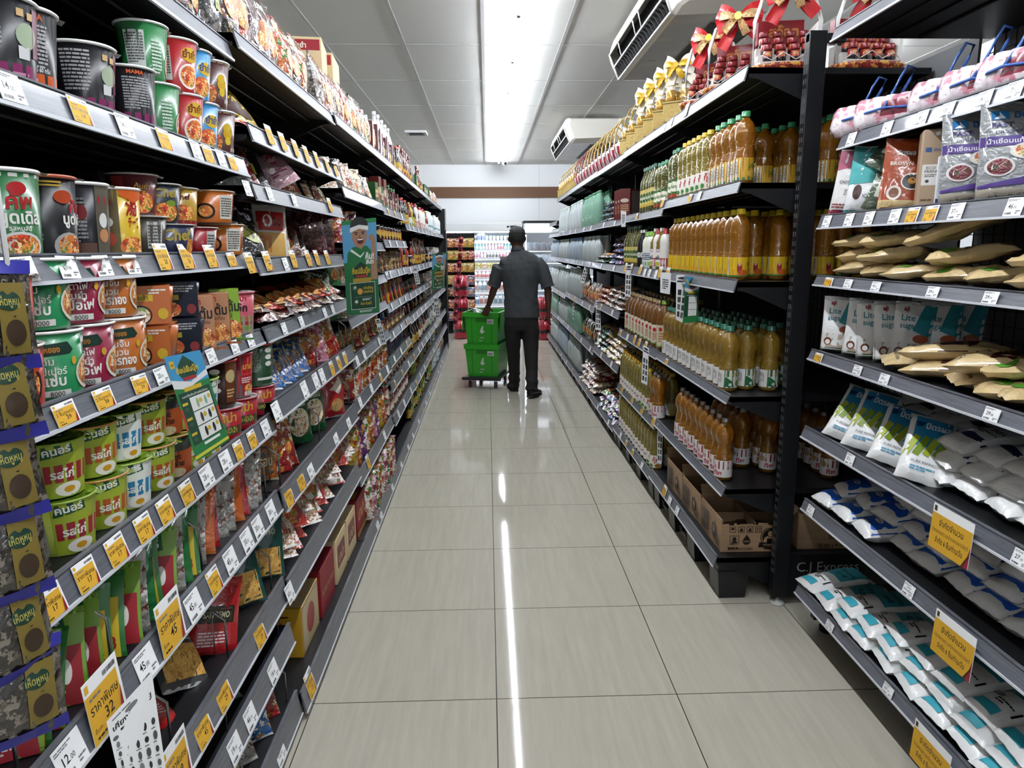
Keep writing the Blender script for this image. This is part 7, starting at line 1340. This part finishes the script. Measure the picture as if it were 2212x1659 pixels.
# poster of the cheering man
def cheer(corn, label):
    SK = '#a87c62'; ops = [('r', -.24, .55, .24, .955, '#5aa3d0'), ('r', -.24, 0, .24, .56, '#1d6a3a'), ('p', [(-.20, .50), (-.18, .66), (-.1, .72), (.1, .72), (.2, .62), (.2, .45)], '#1f6f3c'), ('p', [(.14, .36), (.23, .36), (.22, .80), (.16, .78)], SK), ('e', .17, .80, .045, .035, SK),
        ('p', [(-.07, .73), (-.1, .9), (.02, .98), (.10, .90), (.09, .76), (.02, .69)], SK), ('e', .0, .83, .105, .12, SK), ('p', [(-.13, .92), (-.10, .99), (-.03, 1.03), (.06, 1.02), (.12, .97), (.125, .91), (.0, .93)], '#232326'), ('p', [(-.13, .87), (-.125, .92), (.0, .945), (.125, .925), (.125, .88), (.0, .905)], '#dcdcda'),
        ('r', -.075, .862, -.02, .872, '#3a241c'), ('r', .025, .862, .08, .872, '#3a241c'), ('e', -.045, .85, .018, .007, '#2a1a16'), ('e', .05, .85, .018, .007, '#2a1a16'), ('p', [(.0, .85), (.02, .81), (-.012, .81)], '#8a5f4a'), ('e', .01, .775, .045, .032, '#5a1c1c'), ('r', -.025, .785, .045, .797, '#ece8e2'),
        ('p', [(-.14, .68), (-.12, .70), (.0, .62), (.06, .66), (.05, .64), (.0, .60)], '#dfe2df'), ('t', 'คุ้ม!', .13, .58, .06, '#f0f0ee', .16, 2), ('t', 'อีหลี!!', .13, .53, .035, '#efefec', .15, 2), ('p', [(-.13, .44), (-.1, .50), (0, .56), (.1, .50), (.14, .44), (.1, .40), (-.1, .40)], '#15301f'), ('t', 'ช้อปลั่นปุ๊ก', 0, .435, .055, YC, .26, 2), ('r', -.08, .395, .08, .42, '#a8202c'),
        ('r', -.12, .345, .14, .385, '#b8922a'), ('r', -.17, .055, .19, .34, '#dfe3df'), ('r', -.165, .06, .185, .335, GREENC), ('e', -.10, .285, .035, .032, '#2c5a40'), ('t', '19', -.10, .275, .03, '#efefec', None, 2), ('e', -.03, .245, .04, .035, '#c98a2c'), ('e', -.03, .245, .03, .026, '#d8a048'), ('t', 'กว้าเหรียญ', .09, .265, .028, YC, .14, 1), ('t', 'ทองคำแท้', .09, .225, .028, YC, .14, 1), ('r', -.12, .185, .15, .188, '#8aa08c'),
        ('e', -.09, .135, .035, .032, '#2c5a40'), ('t', '40', -.09, .125, .03, '#efefec', None, 2), ('l', .0, .145, .14, .025, 2, '#dcdcd8'), ('t', 'ก้อง ห้วยไร่', .05, .10, .028, YC, .16, 1), ('l', -.05, .02, .2, .025, 2, '#dcdcd8')]
    card('promo_poster', corn, .48, paper('#1d6a3a'), ops, label, 'poster', 'cheering man posters')
cheer(qpts([(750, 682), (820, 675), (812, 470), (737, 478)], 3.10), 'tall poster of a cheering man in green shirt hanging mid noodle rack')
cheer(qpts([(932, 626), (960, 622), (964, 545), (934, 548)], 7.9), 'small far poster of the same cheering man, hanging near the rack end')
for i, (a, c_) in enumerate([((812, 700), (832, 745)), ((938, 655), (948, 690)), ((893, 590), (905, 615))]):
    Y = (3.98, 8.0, 6.0)[i]; card('price_strip', [PTY(a[0]+14, a[1]+ (c_[1]-a[1]), Y), PTY(c_[0]+4, c_[1], Y), PTY(a[0]+12, a[1]-10, Y), PTY(a[0]-2, a[1]-8, Y)][:4] if 0 else [PTY(c_[0]-6, c_[1], Y), PTY(c_[0]+3, c_[1]-2, Y), PTY(a[0]+8, a[1]-12, Y), PTY(a[0]-2, a[1]-10, Y)], .3, paper('#cfd2ce'), STR, 'narrow pale price strip hanging %s' % ['just past the large poster', 'below the small far poster', 'at the middle of the sauce shelves'][i], 'price strip', 'hanging price strips')
# ================================================================= FIGURE, TOTES, CHILLER
def loft(mb, rings, m, n=18):
    """rings = [(centre, rx, ry, (optional) axis)] : elliptical rings across the path"""
    P_ = [Vector(r[0]) for r in rings]; vs = []
    for i, r in enumerate(rings):
        a = P_[max(0, i-1)]; c = P_[min(len(P_)-1, i+1)]; t = (c-a).normalized()
        if len(r) > 3: t = Vector(r[3])
        x = Vector((1, 0, 0)); 
        if abs(t.x) > .9: x = Vector((0, 0, 1))
        q = (x-t*x.dot(t)).normalized(); w = t.cross(q)
        for k in range(n):
            an = 2*pi*k/n; vs.append(P_[i]+q*cos(an)*r[1]+w*sin(an)*r[2])
    fs = []
    for i in range(len(rings)-1):
        for k in range(n):
            l = (k+1) % n; fs.append((i*n+k, i*n+l, (i+1)*n+l, (i+1)*n+k))
    fs.append(tuple(range(n))[::-1]); fs.append(tuple((len(rings)-1)*n+k for k in range(n)))
    mb.add(vs, fs, m, True)
def fuse(name, mb, voxel, m, smooth=4, parent=None, fold=None):
    me = mb.mesh(name); o = bpy.data.objects.new(name, me); COL.objects.link(o)
    r = o.modifiers.new('r', 'REMESH'); r.mode = 'VOXEL'; r.voxel_size = voxel
    s = o.modifiers.new('s', 'SMOOTH'); s.iterations = smooth; s.factor = .5
    bpy.context.view_layer.update(); dg = bpy.context.evaluated_depsgraph_get()
    m2 = bpy.data.meshes.new_from_object(o.evaluated_get(dg)); bpy.data.objects.remove(o)
    m2.materials.clear(); m2.materials.append(m)
    for p in m2.polygons: p.use_smooth = True; p.material_index = 0
    if fold:
        N = [v.normal.copy() for v in m2.vertices]
        for v, nn in zip(m2.vertices, N): v.co += nn*fold(v.co)
    m2.update(); o = bpy.data.objects.new(name, m2); COL.objects.link(o)
    if parent: o.parent = parent
    return o
SKIN = mat('skin', '#4a2f22', .5); HAIR = mat('hair_black', '#070606', .75, bump=(220, .6)); SHIRT = mat('shirt_grey', '#34383b', .9, grain=((240, 240, 240), '#2b2e31', .3, .7)); PANT = mat('trousers_black', '#040405', .9); SHOE = mat('shoe_black', '#0b0b0c', .5)
man = empty('person', (.33, 7.10, 0)); prop(man, 'person in grey polo shirt and black trousers pushing green crates, seen from behind', 'person')
V = Vector
# body : head turned a little to the left, neck, arms, hands, lower torso hidden by the clothes
b = MB()
loft(b, [((-.03, .015, 1.40), .055, .055), ((-.032, .02, 1.46), .052, .055), ((-.034, .03, 1.50), .055, .062)], SKIN)
hc = V((-.036, .035, 1.565)); vs = []; fs = []
loft(b, [((hc.x, hc.y+.015, 1.455), .03, .035, (0, 0, 1)), ((hc.x, hc.y+.012, 1.475), .052, .06, (0, 0, 1)), ((hc.x, hc.y+.005, 1.51), .067, .083, (0, 0, 1)), ((hc.x, hc.y, 1.55), .075, .095, (0, 0, 1)), ((hc.x, hc.y-.004, 1.60), .076, .098, (0, 0, 1)), ((hc.x, hc.y-.002, 1.635), .066, .085, (0, 0, 1)), ((hc.x, hc.y, 1.658), .042, .055, (0, 0, 1)), ((hc.x, hc.y, 1.667), .012, .016, (0, 0, 1))], SKIN)
for s in (-1, 1): loft(b, [((hc.x+s*.070, hc.y+.01, 1.522), .010, .012, (0, 0, 1)), ((hc.x+s*.083, hc.y+.004, 1.545), .010, .018, (0, 0, 1)), ((hc.x+s*.083, hc.y+.002, 1.568), .009, .018, (0, 0, 1)), ((hc.x+s*.076, hc.y+.006, 1.58), .006, .01, (0, 0, 1))], SKIN, 8)
loft(b, [((hc.x-.02, hc.y+.085, 1.565), .008, .012, (0, 0, 1)), ((hc.x-.022, hc.y+.11, 1.535), .014, .018, (0, 0, 1)), ((hc.x-.02, hc.y+.09, 1.525), .010, .012, (0, 0, 1))], SKIN, 8)
loft(b, [((0, 0, .80), .12, .08), ((0, 0, 1.1), .13, .08), ((0, 0, 1.28), .15, .075), ((-.02, .01, 1.40), .05, .05)], SKIN)
def arm(sh, el, wr, s):
    sh, el, wr = V(sh), V(el), V(wr)
    loft(b, [(sh+V((-s*.07, 0, .0)), .035, .035), (sh, .044, .048), (sh.lerp(el, .5), .046, .048), (el.lerp(sh, .1), .039, .041), (el, .037, .038), (el.lerp(wr, .25), .038, .038), (el.lerp(wr, .65), .030, .031), (wr, .024, .027)], SKIN, 14)
def hand(wr, d, side, curl, thumb):
    """wr wrist, d pointing direction, side = direction of the index side, curl bends towards n"""
    wr, d, side = V(wr), V(d).normalized(), V(side).normalized(); n = d.cross(side)*curl[1]
    loft(b, [(wr-d*.01, .024, .022), (wr+d*.025, .034, .018), (wr+d*.06, .040, .016), (wr+d*.088, .038, .014)], SKIN, 12) if abs(side.x) > .5 else loft(b, [(wr-d*.01, .022, .024), (wr+d*.025, .018, .034), (wr+d*.06, .016, .040), (wr+d*.088, .014, .038)], SKIN, 12)
    for i, (o_, l) in enumerate(((.028, .068), (.010, .076), (-.009, .071), (-.027, .056))):
        p = wr+d*.082+side*o_; c = curl[0]; sp = side*(o_*.25)
        pts = [p-d*.02, p]; a = 0; q = p
        for k, f in enumerate((.45, .30, .25)): a += c*(.6+.4*k); q = q+(d*cos(a)+n*sin(a))*l*f+sp*f; pts.append(q)
        loft(b, [(pp, r, r) for pp, r in zip(pts, (.0095, .0095, .0088, .0080, .0065))], SKIN, 8)
    p = wr+d*.03+side*.026; q = p+(side*.8+d*.55+n*.3).normalized()*.034; r = q+(side*.35+d*.9+n*.4).normalized()*.03
    loft(b, [(p-side*.01, .012, .012), (p+side*.004, .0115, .0115), (q, .0098, .0098), (r, .0075, .0075)], SKIN, 8)
arm((-.205, 0, 1.27), (-.265, .06, 1.07), (-.325, .215, .885), -1)
hand((-.325, .215, .885), (-.25, .35, -.62), (.9, .0, -.2), (.35, -1), 1)
arm((.195, 0, 1.29), (.265, -.02, 1.06), (.275, .04, .84), 1)
hand((.275, .04, .84), (-.02, .12, -1), (-.25, 1, .1), (.32, 1), 1)
fuse('body', b, .0052, SKIN, 5, man)
# hair
b = MB(); loft(b, [((hc.x, hc.y-.022, 1.510), .060, .066, (0, .12, 1)), ((hc.x, hc.y-.016, 1.535), .076, .088, (0, .15, 1)), ((hc.x, hc.y-.012, 1.57), .082, .099, (0, .15, 1)), ((hc.x, hc.y-.006, 1.605), .083, .104, (0, .1, 1)), ((hc.x, hc.y-.002, 1.64), .073, .093, (0, 0, 1)), ((hc.x, hc.y, 1.664), .048, .062, (0, 0, 1)), ((hc.x, hc.y, 1.676), .016, .02, (0, 0, 1))], HAIR)
fuse('hair', b, .006, HAIR, 3, man, lambda c: .0015*noise.noise(c*90))
# polo shirt
b = MB()
loft(b, [((.005, .0, .785), .178, .122), ((.005, .0, .86), .176, .120), ((.0, .0, .97), .168, .115), ((-.002, .0, 1.08), .172, .115), ((-.004, -.004, 1.2), .192, .122), ((-.006, -.006, 1.27), .205, .120), ((-.01, -.004, 1.325), .205, .108), ((-.014, .0, 1.365), .172, .094), ((-.02, .005, 1.40), .125, .08), ((-.026, .01, 1.44), .070, .066)], SHIRT, 28)
for s, sh, el in ((-1, (-.195, 0, 1.345), (-.268, .055, 1.105)), (1, (.185, -.004, 1.335), (.262, -.016, 1.09))):
    sh, el = V(sh), V(el); loft(b, [(sh+V((-s*.07, 0, -.02)), .058, .068), (sh+V((-s*.012, 0, -.020)), .066, .074), (sh.lerp(el, .25), .068, .075), (sh.lerp(el, .6), .065, .072), (el, .064, .070)], SHIRT, 18)
def folds(c):
    w = max(0, 1-abs(c.z-.95)/.25)
    return .0045*noise.noise(V((c.x*9, c.y*9, c.z*6)))+.006*w*sin((c.x*1.2+c.z*1.0)*46+3*noise.noise(c*6))*(.4+noise.noise(c*5))+.003*noise.noise(c*22)
fuse('polo_shirt', b, .007, SHIRT, 5, man, folds)
b = MB(); loft(b, [((-.026, .008, 1.425), .078, .074, (0, .1, 1)), ((-.029, .012, 1.455), .066, .066, (0, .1, 1)), ((-.030, .014, 1.472), .061, .062, (0, .1, 1)), ((-.030, .014, 1.473), .055, .056, (0, .1, 1))], SHIRT, 24); ob('shirt_collar', b, man)
for s, el in ((-1, (-.268, .055, 1.105)), (1, (.262, -.016, 1.09))):
    b = MB(); e_ = V(el); d = V((-.073, .055, -.24)).normalized() if s < 0 else V((.077, -.012, -.245)).normalized()
    loft(b, [(e_-d*.012, .0675, .0735), (e_-d*.002, .0685, .0745), (e_+d*.008, .0665, .0725), (e_+d*.0085, .05, .05)], mat('cuff_grey', '#33363a', .9), 20); ob('sleeve_cuff', b, man)
# trousers
b = MB()
loft(b, [((.005, .0, .83), .165, .112), ((.005, .0, .74), .172, .118), ((.005, .0, .66), .160, .11)], PANT, 24)
loft(b, [((-.078, .0, .74), .092, .105), ((-.082, .02, .62), .086, .095), ((-.075, .07, .44), .068, .074), ((-.068, .13, .25), .060, .066), ((-.065, .20, .10), .058, .066), ((-.065, .215, .055), .06, .07)], PANT, 20)
loft(b, [((.085, .0, .74), .092, .105), ((.092, -.015, .62), .088, .096), ((.098, -.03, .44), .072, .076), ((.100, -.08, .25), .062, .066), ((.098, -.155, .13), .060, .066), ((.096, -.175, .075), .062, .072)], PANT, 20)
fuse('trousers', b, .008, PANT, 5, man, lambda c: .005*noise.noise(V((c.x*10, c.y*10, c.z*14)))+(.005*sin(c.z*70+c.x*20) if c.z < .2 else 0))
def shoe(x, y, z, rz, pitch):
    b = MB(); c, s_ = cos(rz), sin(rz)
    def T(p): px, py, pz = p; py2 = py*cos(pitch)-pz*sin(pitch); pz2 = py*sin(pitch)+pz*cos(pitch); return V((x+px*c-py2*s_, y+px*s_+py2*c, z+pz2))
    rg = [(-.07, .03, .028, .03), (-.06, .045, .036, .045), (-.02, .05, .042, .05), (.04, .045, .043, .044), (.11, .035, .048, .034), (.17, .028, .044, .027), (.205, .02, .025, .018)]
    n = 14; vs = []; fs = []
    for (yy, zz, rx, rh) in rg:
        for k in range(n): a = 2*pi*k/n; vs.append(T((rx*cos(a), yy, max(.006, zz+rh*sin(a)))))
    for i in range(len(rg)-1):
        for k in range(n): l = (k+1) % n; fs.append((i*n+k, i*n+l, (i+1)*n+l, (i+1)*n+k))
    fs.append(tuple(range(n))[::-1]); fs.append(tuple((len(rg)-1)*n+k for k in range(n))); b.add(vs, fs, SHOE, True)
    q = MB(); out = [(-.032, -.07), (-.04, -.03), (-.04, .05), (-.048, .12), (-.04, .18), (-.02, .208), (.02, .208), (.042, .18), (.05, .12), (.042, .05), (.04, -.03), (.032, -.07), (0, -.08)]
    m = len(out); q.add([T((a, e, z_)) for z_ in (0, .014) for a, e in out], [tuple(range(m)), tuple(range(m, 2*m))[::-1]]+[(i, m+i, m+(i+1) % m, (i+1) % m) for i in range(m)], mat('shoe_sole', '#1c1c1e', .7))
    o = ob('shoe', b, man); ob('shoe_sole', q, o)
shoe(-.065, .235, .0, .18, 0.); shoe(.098, -.145, .012, -.42, -.07)
# ---- green totes on a dolly
GRN = mat('tote_green', '#2c8f22', .4, coat=.15); GRN2 = mat('tote_green_dark', '#1d6a18', .45); STK = paper('#c9cbca')
def tote(lid=True):
    w, d, h = .36, .54, .345; b = MB(); k = .88
    def R_(s, z, o=0): return [(-w/2*s-o, -d/2*s-o, z), (w/2*s+o, -d/2*s-o, z), (w/2*s+o, d/2*s+o, z), (-w/2*s-o, d/2*s+o, z)]
    L_ = [R_(k, 0), R_(1, h-.05), R_(1, h-.05, .012), R_(1, h, .014), R_(1, h, 0), R_(k*.985, .012, -.004)]
    vs = [p for r in L_ for p in r]; fs = [(3, 2, 1, 0)]
    for i in range(5): fs += [(i*4+j, i*4+(j+1) % 4, (i+1)*4+(j+1) % 4, (i+1)*4+j) for j in range(4)]
    fs.append((20, 21, 22, 23)); b.add(vs, fs, GRN)
    def sf(x, y, e): s = k+(1-k)*y/(h-.05); return V((x, -d/2*s-e*3-.001, y))
    def sr(x, y, e): s = k+(1-k)*y/(h-.05); return V((w/2*s+e*3+.001, x, y))
    for x in (-.105, .105): b.rect(x-.004, .02, x+.004, h-.06, GRN2, sf, .3)
    b.rect(-.06, h-.10, .06, h-.065, GRN2, sf, .3)
    for i in range(7): b.rect(-.22+.07*i, .14, -.216+.07*i, h-.06, GRN2, sr, .3)
    for i in range(4): b.rect(-.23, .14+.045*i, .23, .144+.045*i, GRN2, sr, .3)
    p = MB(); p.e = 3; p.rect(.06, h-.12, .13, h-.07, STK, sf, .3); p.lines(.065, h-.115, .06, .03, 3, INK, sf); 
    p.poly([(-.02, .14), (.0, .19), (.02, .21), (.015, .16), (.03, .14), (.0, .12)], STK, sf); p.text('9000', 0, .07, .016, STK, sf); p.lines(-.03, .04, .07, .012, 1, STK, sf)
    parts = [('tote_body', b), ('sticker', p)]
    if lid:
        for s in (-1, 1):
            q = MB(); q.box(s*(w/2+.018), s*(w/2+.03), -d/2+.01, d/2-.01, h-.19, h-.012, GRN, .003); q.tube([(s*(w/2+.02), -d/2+.01, h-.006), (s*(w/2+.02), d/2-.01, h-.006)], .006, GRN, 6); parts.append(('hinged_lid', q))
    return Proto('storage_tote', parts)
ra = -.24; fc = V((-.245, 7.50)); ctr = fc+V((.18*cos(ra)-.27*sin(ra), .18*sin(ra)+.27*cos(ra)))
T1 = tote(False); T2 = tote()
put(T1, (ctr.x, ctr.y, .125), ra, 'lower green plastic tote, standing on the wheeled dolly', 'tote', 'green totes')
put(T2, (ctr.x-.006, ctr.y, .462), ra+.02, 'upper green plastic tote with hinged lids, stacked under the hand', 'tote', 'green totes')
t = empty('dolly', (ctr.x, ctr.y, 0), ra); prop(t, 'dark grey wheeled dolly under the two green totes', 'dolly')
b = MB(); dm = pl('#2b2c2e'); b.box(-.20, .20, -.30, .30, .098, .122, dm, .004); b.box(-.21, .21, -.31, -.29, .092, .124, dm, .003); ob('platform', b, t)
for x in (-.14, .14):
    for y in (-.23, .23):
        b = MB(); b.tube([(x-.012, y, .036), (x+.012, y, .036)], .035, pl('#3c3a38'), 14); o = ob('caster_wheel', b, t); b = MB(); b.box(x-.016, x-.013, y-.015, y+.015, .03, .095, WIRE); b.box(x+.013, x+.016, y-.015, y+.015, .03, .095, WIRE); b.box(x-.02, x+.02, y-.02, y+.02, .088, .097, WIRE); ob('caster_fork', b, o)
bag = pouch('clear_bag', .16, .2, .05, mat('clear_film', '#aeb4b2', .15, trans=.5, coat=1, bump=(30, .8, .8)), seed=61, cr=.01)
for i in range(2): put(bag, (ctr.x+.07*i-.05, ctr.y-.08+.12*i, .74), (-1.2, .3, .5+i), 'crumpled clear plastic bag in the upper tote, %s' % ['front', 'rear'][i], 'plastic bag')
# ---- open chiller at the end wall
CY, CB = 13.20, 13.92; WH = mat('chiller_white', '#c9cccd', .4); LED = mat('chiller_light', '#eaf2ff', .3, emit=34.0); CIN = mat('chiller_inside', '#e2e7ea', .5)
t = empty('display_chiller', (0, 0, 0)); prop(t, 'wide white open display chiller of drinks and cups at the end wall', 'chiller')
b = MB(); x0, x1 = -.92, .64; b.box(x0, x1, CY, CB, 1.765, 1.915, WH, .006); b.box(x0, x1, CB-.03, CB, .3, 1.765, CIN); b.box(x0, x0+.03, CY+.05, CB, .3, 1.765, CIN); b.box(x1-.03, x1, CY+.02, CB, 0, 1.765, WH); ob('cabinet', b, t)
b = MB(); b.box(x0, x1, CY, CB, .0, .36, WH, .006); b.box(x0, x1, CY-.01, CY, .04, .12, mat('kick_dark', '#2a2c2e', .6)); ob('base', b, t)
b = MB(); b.box(.36, .40, CY-.004, CY-.001, 1.83, 1.86, BLACKP); b.box(.42, .54, CY-.004, CY-.001, 1.825, 1.865, mat('display_dark', '#1b1d20', .3)); ob('temperature_display', b, t)
b = MB(); b.box(x0+.04, x1-.04, CY+.04, CY+.07, 1.745, 1.76, LED); ob('light_strip', b, t)
CZ = [1.59, 1.43, 1.285, 1.085, .92, .675, .43]
for i, z in enumerate(CZ):
    b = MB(); dp = .5 if i < 6 else .6; b.box(x0+.03, x1-.03, CB-.03-dp, CB-.03, z-.02, z, WH); b.box(x0+.03, x1-.03, CB-.045-dp, CB-.03-dp, z-.03, z+.012, paper('#d8dadc')); o = ob('shelf', b, t)
    b = MB(); b.box(x0+.05, x1-.05, CB-.04-dp, CB-.02-dp, z-.032, z-.024, LED); ob('shelf_light', b, o)
def cprod(key, c1, c2, r, h, kind='b'):
    if kind == 'b': P[key] = bottle('drink_bottle', [(.95, 0), (1, .03), (1, .72), (.8, .8), (.5, .88), (.5, .9)], r, h, pl(c1), c2, (.15, .6, c2, []), n=10, capr=.5, caph=.1)
    else: P[key] = Proto('drink_cup', [('cup_body', MB().lathe([(r*.8, 0), (r, h*.95)], 12, pl(c1))), ('cup_lid', MB().lathe([(r*1.03, h*.95), (r*1.03, h)], 12, pl(c2)))])
cprod('d_mint', '#dfe6e2', '#2a9a8a', .030, .105, 'c'); cprod('d_pink', '#d88aa0', '#e6dfe2', .026, .12); cprod('d_teal', '#4aa5a8', '#e4eaea', .026, .12); cprod('d_whitep', '#e6e6e4', '#c9486a', .026, .125); cprod('d_white', '#e8e8e4', '#3a3a3c', .026, .12)
cprod('d_red', '#e4dedb', '#b8242c', .034, .125); cprod('d_tall', '#e4e6e4', '#3a7a9a', .034, .19); cprod('d_tallr', '#e6dedb', '#c9543a', .034, .19); cprod('d_blue', '#e4e8ec', '#2a5aa8', .045, .17, 'b')
P['d_box'] = carton('pudding_box', .085, .06, .055, pl('#d9c980'), [('r', -.6, .1, .6, .5, '#a8a82a'), ('e', 0, .5, .3, .25, '#e8e0c0')]); P['d_boxp'] = carton('pudding_box', .085, .06, .055, pl('#e2d2c0'), [('r', -.6, .1, .6, .5, '#c9843a')])
rows = [(0, ['d_mint', 'd_mint', 'd_mint', 'd_mint', 'd_white', 'd_blue'], .068, 'white and mint cup'), (1, ['d_teal', 'd_teal', 'd_pink', 'd_pink', 'd_whitep'], .058, 'teal and pink bottle'), (2, ['d_white', 'd_whitep', 'd_pink', 'd_white'], .06, 'white and pink bottle'), (3, ['d_box', 'd_box', 'd_boxp'], .095, 'yellow pudding box'), (4, ['d_red', 'd_red', 'd_red', 'd_mint'], .075, 'red capped bottle'), (5, ['d_tall', 'd_tallr', 'd_tallr', 'd_tallr'], .085, 'tall pastel bottle'), (6, ['d_tallr', 'd_tall', 'd_tall', 'd_blue'], .088, 'tall milk bottle')]
for i, keys, st, d in rows:
    x = x0+.1; n = 0
    while x < x1-.06:
        y = CB-.03-(.5 if i < 6 else .6)+.05
        for s in range(2 if i == 3 else 1):
            put(P[keys[(n//(2 if i != 3 else 1)) % len(keys)]], (x, y, CZ[i]+.001+.057*s), RG.uniform(-.2, .2), '%s, %s along the chiller\'s %s shelf%s' % (d, nth(n), nth(i) if i < 6 else 'bottom', ', upper of two' if s else ''), 'drink', '%ss in the chiller' % d)
        x += st; n += 1
# glass fronted freezer beside it
t = empty('glass_freezer', (0, 0, 0)); prop(t, 'bright glass-fronted white freezer beside the open chiller', 'freezer')
b = MB(); b.box(.66, 2.4, CY, CB, 1.90, 1.95, BLACKM); b.box(.66, 2.4, CY+.0, CB, 0, .35, WH, .006); b.box(.66, 2.4, CB-.03, CB, .35, 1.9, CIN); b.box(.66, .69, CY, CB, .35, 1.9, WH); b.box(1.5, 1.53, CY, CY+.05, .35, 1.9, WH); b.box(2.37, 2.4, CY, CB, .35, 1.9, WH); ob('cabinet', b, t)
b = MB(); b.box(.69, 2.37, CY, CY+.04, 1.74, 1.90, mat('lit_header', '#e8eefa', .4, emit=2.2)); ob('lit_header', b, t)
for z in (1.42, 1.2, .95, .7, .45):
    b = MB(); b.box(.70, 2.36, CY+.12, CB-.04, z-.015, z, WH); o = ob('shelf', b, t); b = MB(); b.box(.72, 2.34, CY+.13, CY+.15, z-.024, z-.016, LED); ob('shelf_light', b, o)  # light under each shelf is added to brighten the freezer
b = MB(); b.box(.70, .72, CY+.06, CY+.08, .4, 1.7, LED); ob('light_strip', b, t); b = MB(); b.box(1.46, 1.48, CY+.06, CY+.08, .4, 1.7, LED); ob('light_strip', b, t)
b = MB(); b.box(.70, 1.5, CY+.01, CY+.016, .36, 1.73, mat('door_glass', '#ffffff', .05, trans=.95, ior=1.1)); ob('glass_pane', b, t)
P['fz'] = pouch('frozen_bag', .16, .15, .05, busy('frozen', ['#c9d8e4', '#dfe8ee', '#a8bccc', '#e6c8c0', '#e6e6e6'], 30), seed=71, nu=6, nv=8, cr=.004)
for i, z in enumerate((1.42, 1.2, .95, .7, .45)):
    for j in range(6): put(P['fz'], (.80+.13*j, CY+.25, z+.001), (-.1, 0, RG.uniform(-.2, .2)), 'pale frozen food bag, %s along the freezer\'s %s shelf' % (nth(j), nth(i)), 'frozen food', 'frozen food bags')
# snack rack in front of the chiller
t = empty('snack_rack', (-.46, 12.62, 0)); prop(t, 'thin dark wire snack rack standing before the chiller', 'snack rack')
b = MB(); b.box(-.26, .24, .0, .02, 0, 1.72, BLACKP); b.box(-.26, .24, -.12, .02, 0, .06, BLACKM); ob('rack_panel', b, t)
keys = ['bg_orange1', 'bg_red1', 'bg_yellow1', 'bg_yellow2', 'bg_brown1', 'bg_red2', 'bg_purple1', 'bg_blue1']
for r_ in range(7):
    for c_ in range(4):
        kx = keys[(r_ if r_ > 2 else r_//2+(c_ > 1)*2)+(c_ % 2) if r_ < 3 else (r_+c_) % 8]; kx = keys[(r_*2+c_) % 4] if r_ < 3 else kx
        put(P[kx], (-.63+.115*c_, 12.55, 1.48-.21*r_), (-.06, 0, RG.uniform(-.1, .1)), 'small snack bag on the wire rack by the chiller, row %s, %s across' % (NUMW[r_], nth(c_)), 'snack bag', 'snack bags on the wire rack', .78)
# red shrink-wrapped packs
RW = mat('red_wrap', '#8e1226', .2, coat=.8, bump=(14, .5, .6)); RB = mat('red_wrap_band', '#1a0508', .3, coat=.5); RP2 = mat('red_wrap_light', '#b8384a', .25, coat=.8)
def redpack():
    parts = []
    for x in (-.055, .055):
        for y in (-.055, .055): b = MB(); parts.append(('bottle', b)); b.lathe([(.045, 0), (.055, .01), (.056, .11), (.05, .13), (.056, .16), (.056, .24), (.04, .30), (.022, .335), (.02, .345)], 14, [RW, RW, RB, RB, RW, RW, RP2, RP2], c=(x, y, 0))
    w = MB(); w.lathe([(.128, .01), (.138, .03), (.132, .11), (.128, .13), (.138, .17), (.134, .25), (.10, .31), (.06, .33)], 20, [RW, RW, RB, RB, RW, RP2, RW], wob=lambda a, z: 1-.07*abs(sin(2*a))); w.text('COLA', 0, .18, .05, mat('red_wrap_light'), cone_surf(.14, .14, .3), bold=2) if 0 else None
    return Proto('soda_pack', [('shrink_wrap', w)]+parts)
RP_ = redpack()
for i in range(3): put(RP_, (-.44, 11.78, .001+.345*i), .3*i, 'dark red shrink-wrapped soda pack, %s of the stack of three' % ['bottom', 'middle', 'top'][i], 'soda pack', 'red soda packs')
for i in range(2): put(RP_, (.92, 11.55, .001+.345*i), .3, 'dark red shrink-wrapped soda pack past the oil rack end, %s' % ['lower', 'upper'][i], 'soda pack', 'red soda packs')
P['strip_bag'] = pouch('hanging_sachet', .06, .085, .02, foil('#b01428'), [('e', 0, .5, .25, .2, '#1a0a0c')], seed=81, nu=5, nv=6, crimp=.006, cr=.002)
for i in range(11):
    p = PTY(984+2.0*(10-i)*.6, 520+17.5*i, 10.75); put(P['strip_bag'], (p.x, p.y, p.z-.04), (0, 0, RG.uniform(-.3, .3)), 'red sachet on the hanging strip by the soda packs, %s from its top' % nth(i), 'sachet', 'red hanging sachets', 1.1)
b = MB(); b.tube([V((-.586, 10.55, 1.66)), PTY(996, 500, 10.76), PTY(984, 722, 10.77)], .003, pl('#b01428')); prop(ob('hanging_strip', b), 'red clip strip hanging by the soda packs near the chiller', 'clip strip')
bpy.data.objects.remove(_fo)
import sys
_d = [k for k, v in ALL_LABELS.items() if len(v) > 1]
print('objects', len(S.objects), 'things', sum(len(v) for v in ALL_LABELS.values()), 'shared labels', len(_d), _d[:6])
print('long', [k for k in ALL_LABELS if len(k.replace(',', '').split()) > 16][:6])
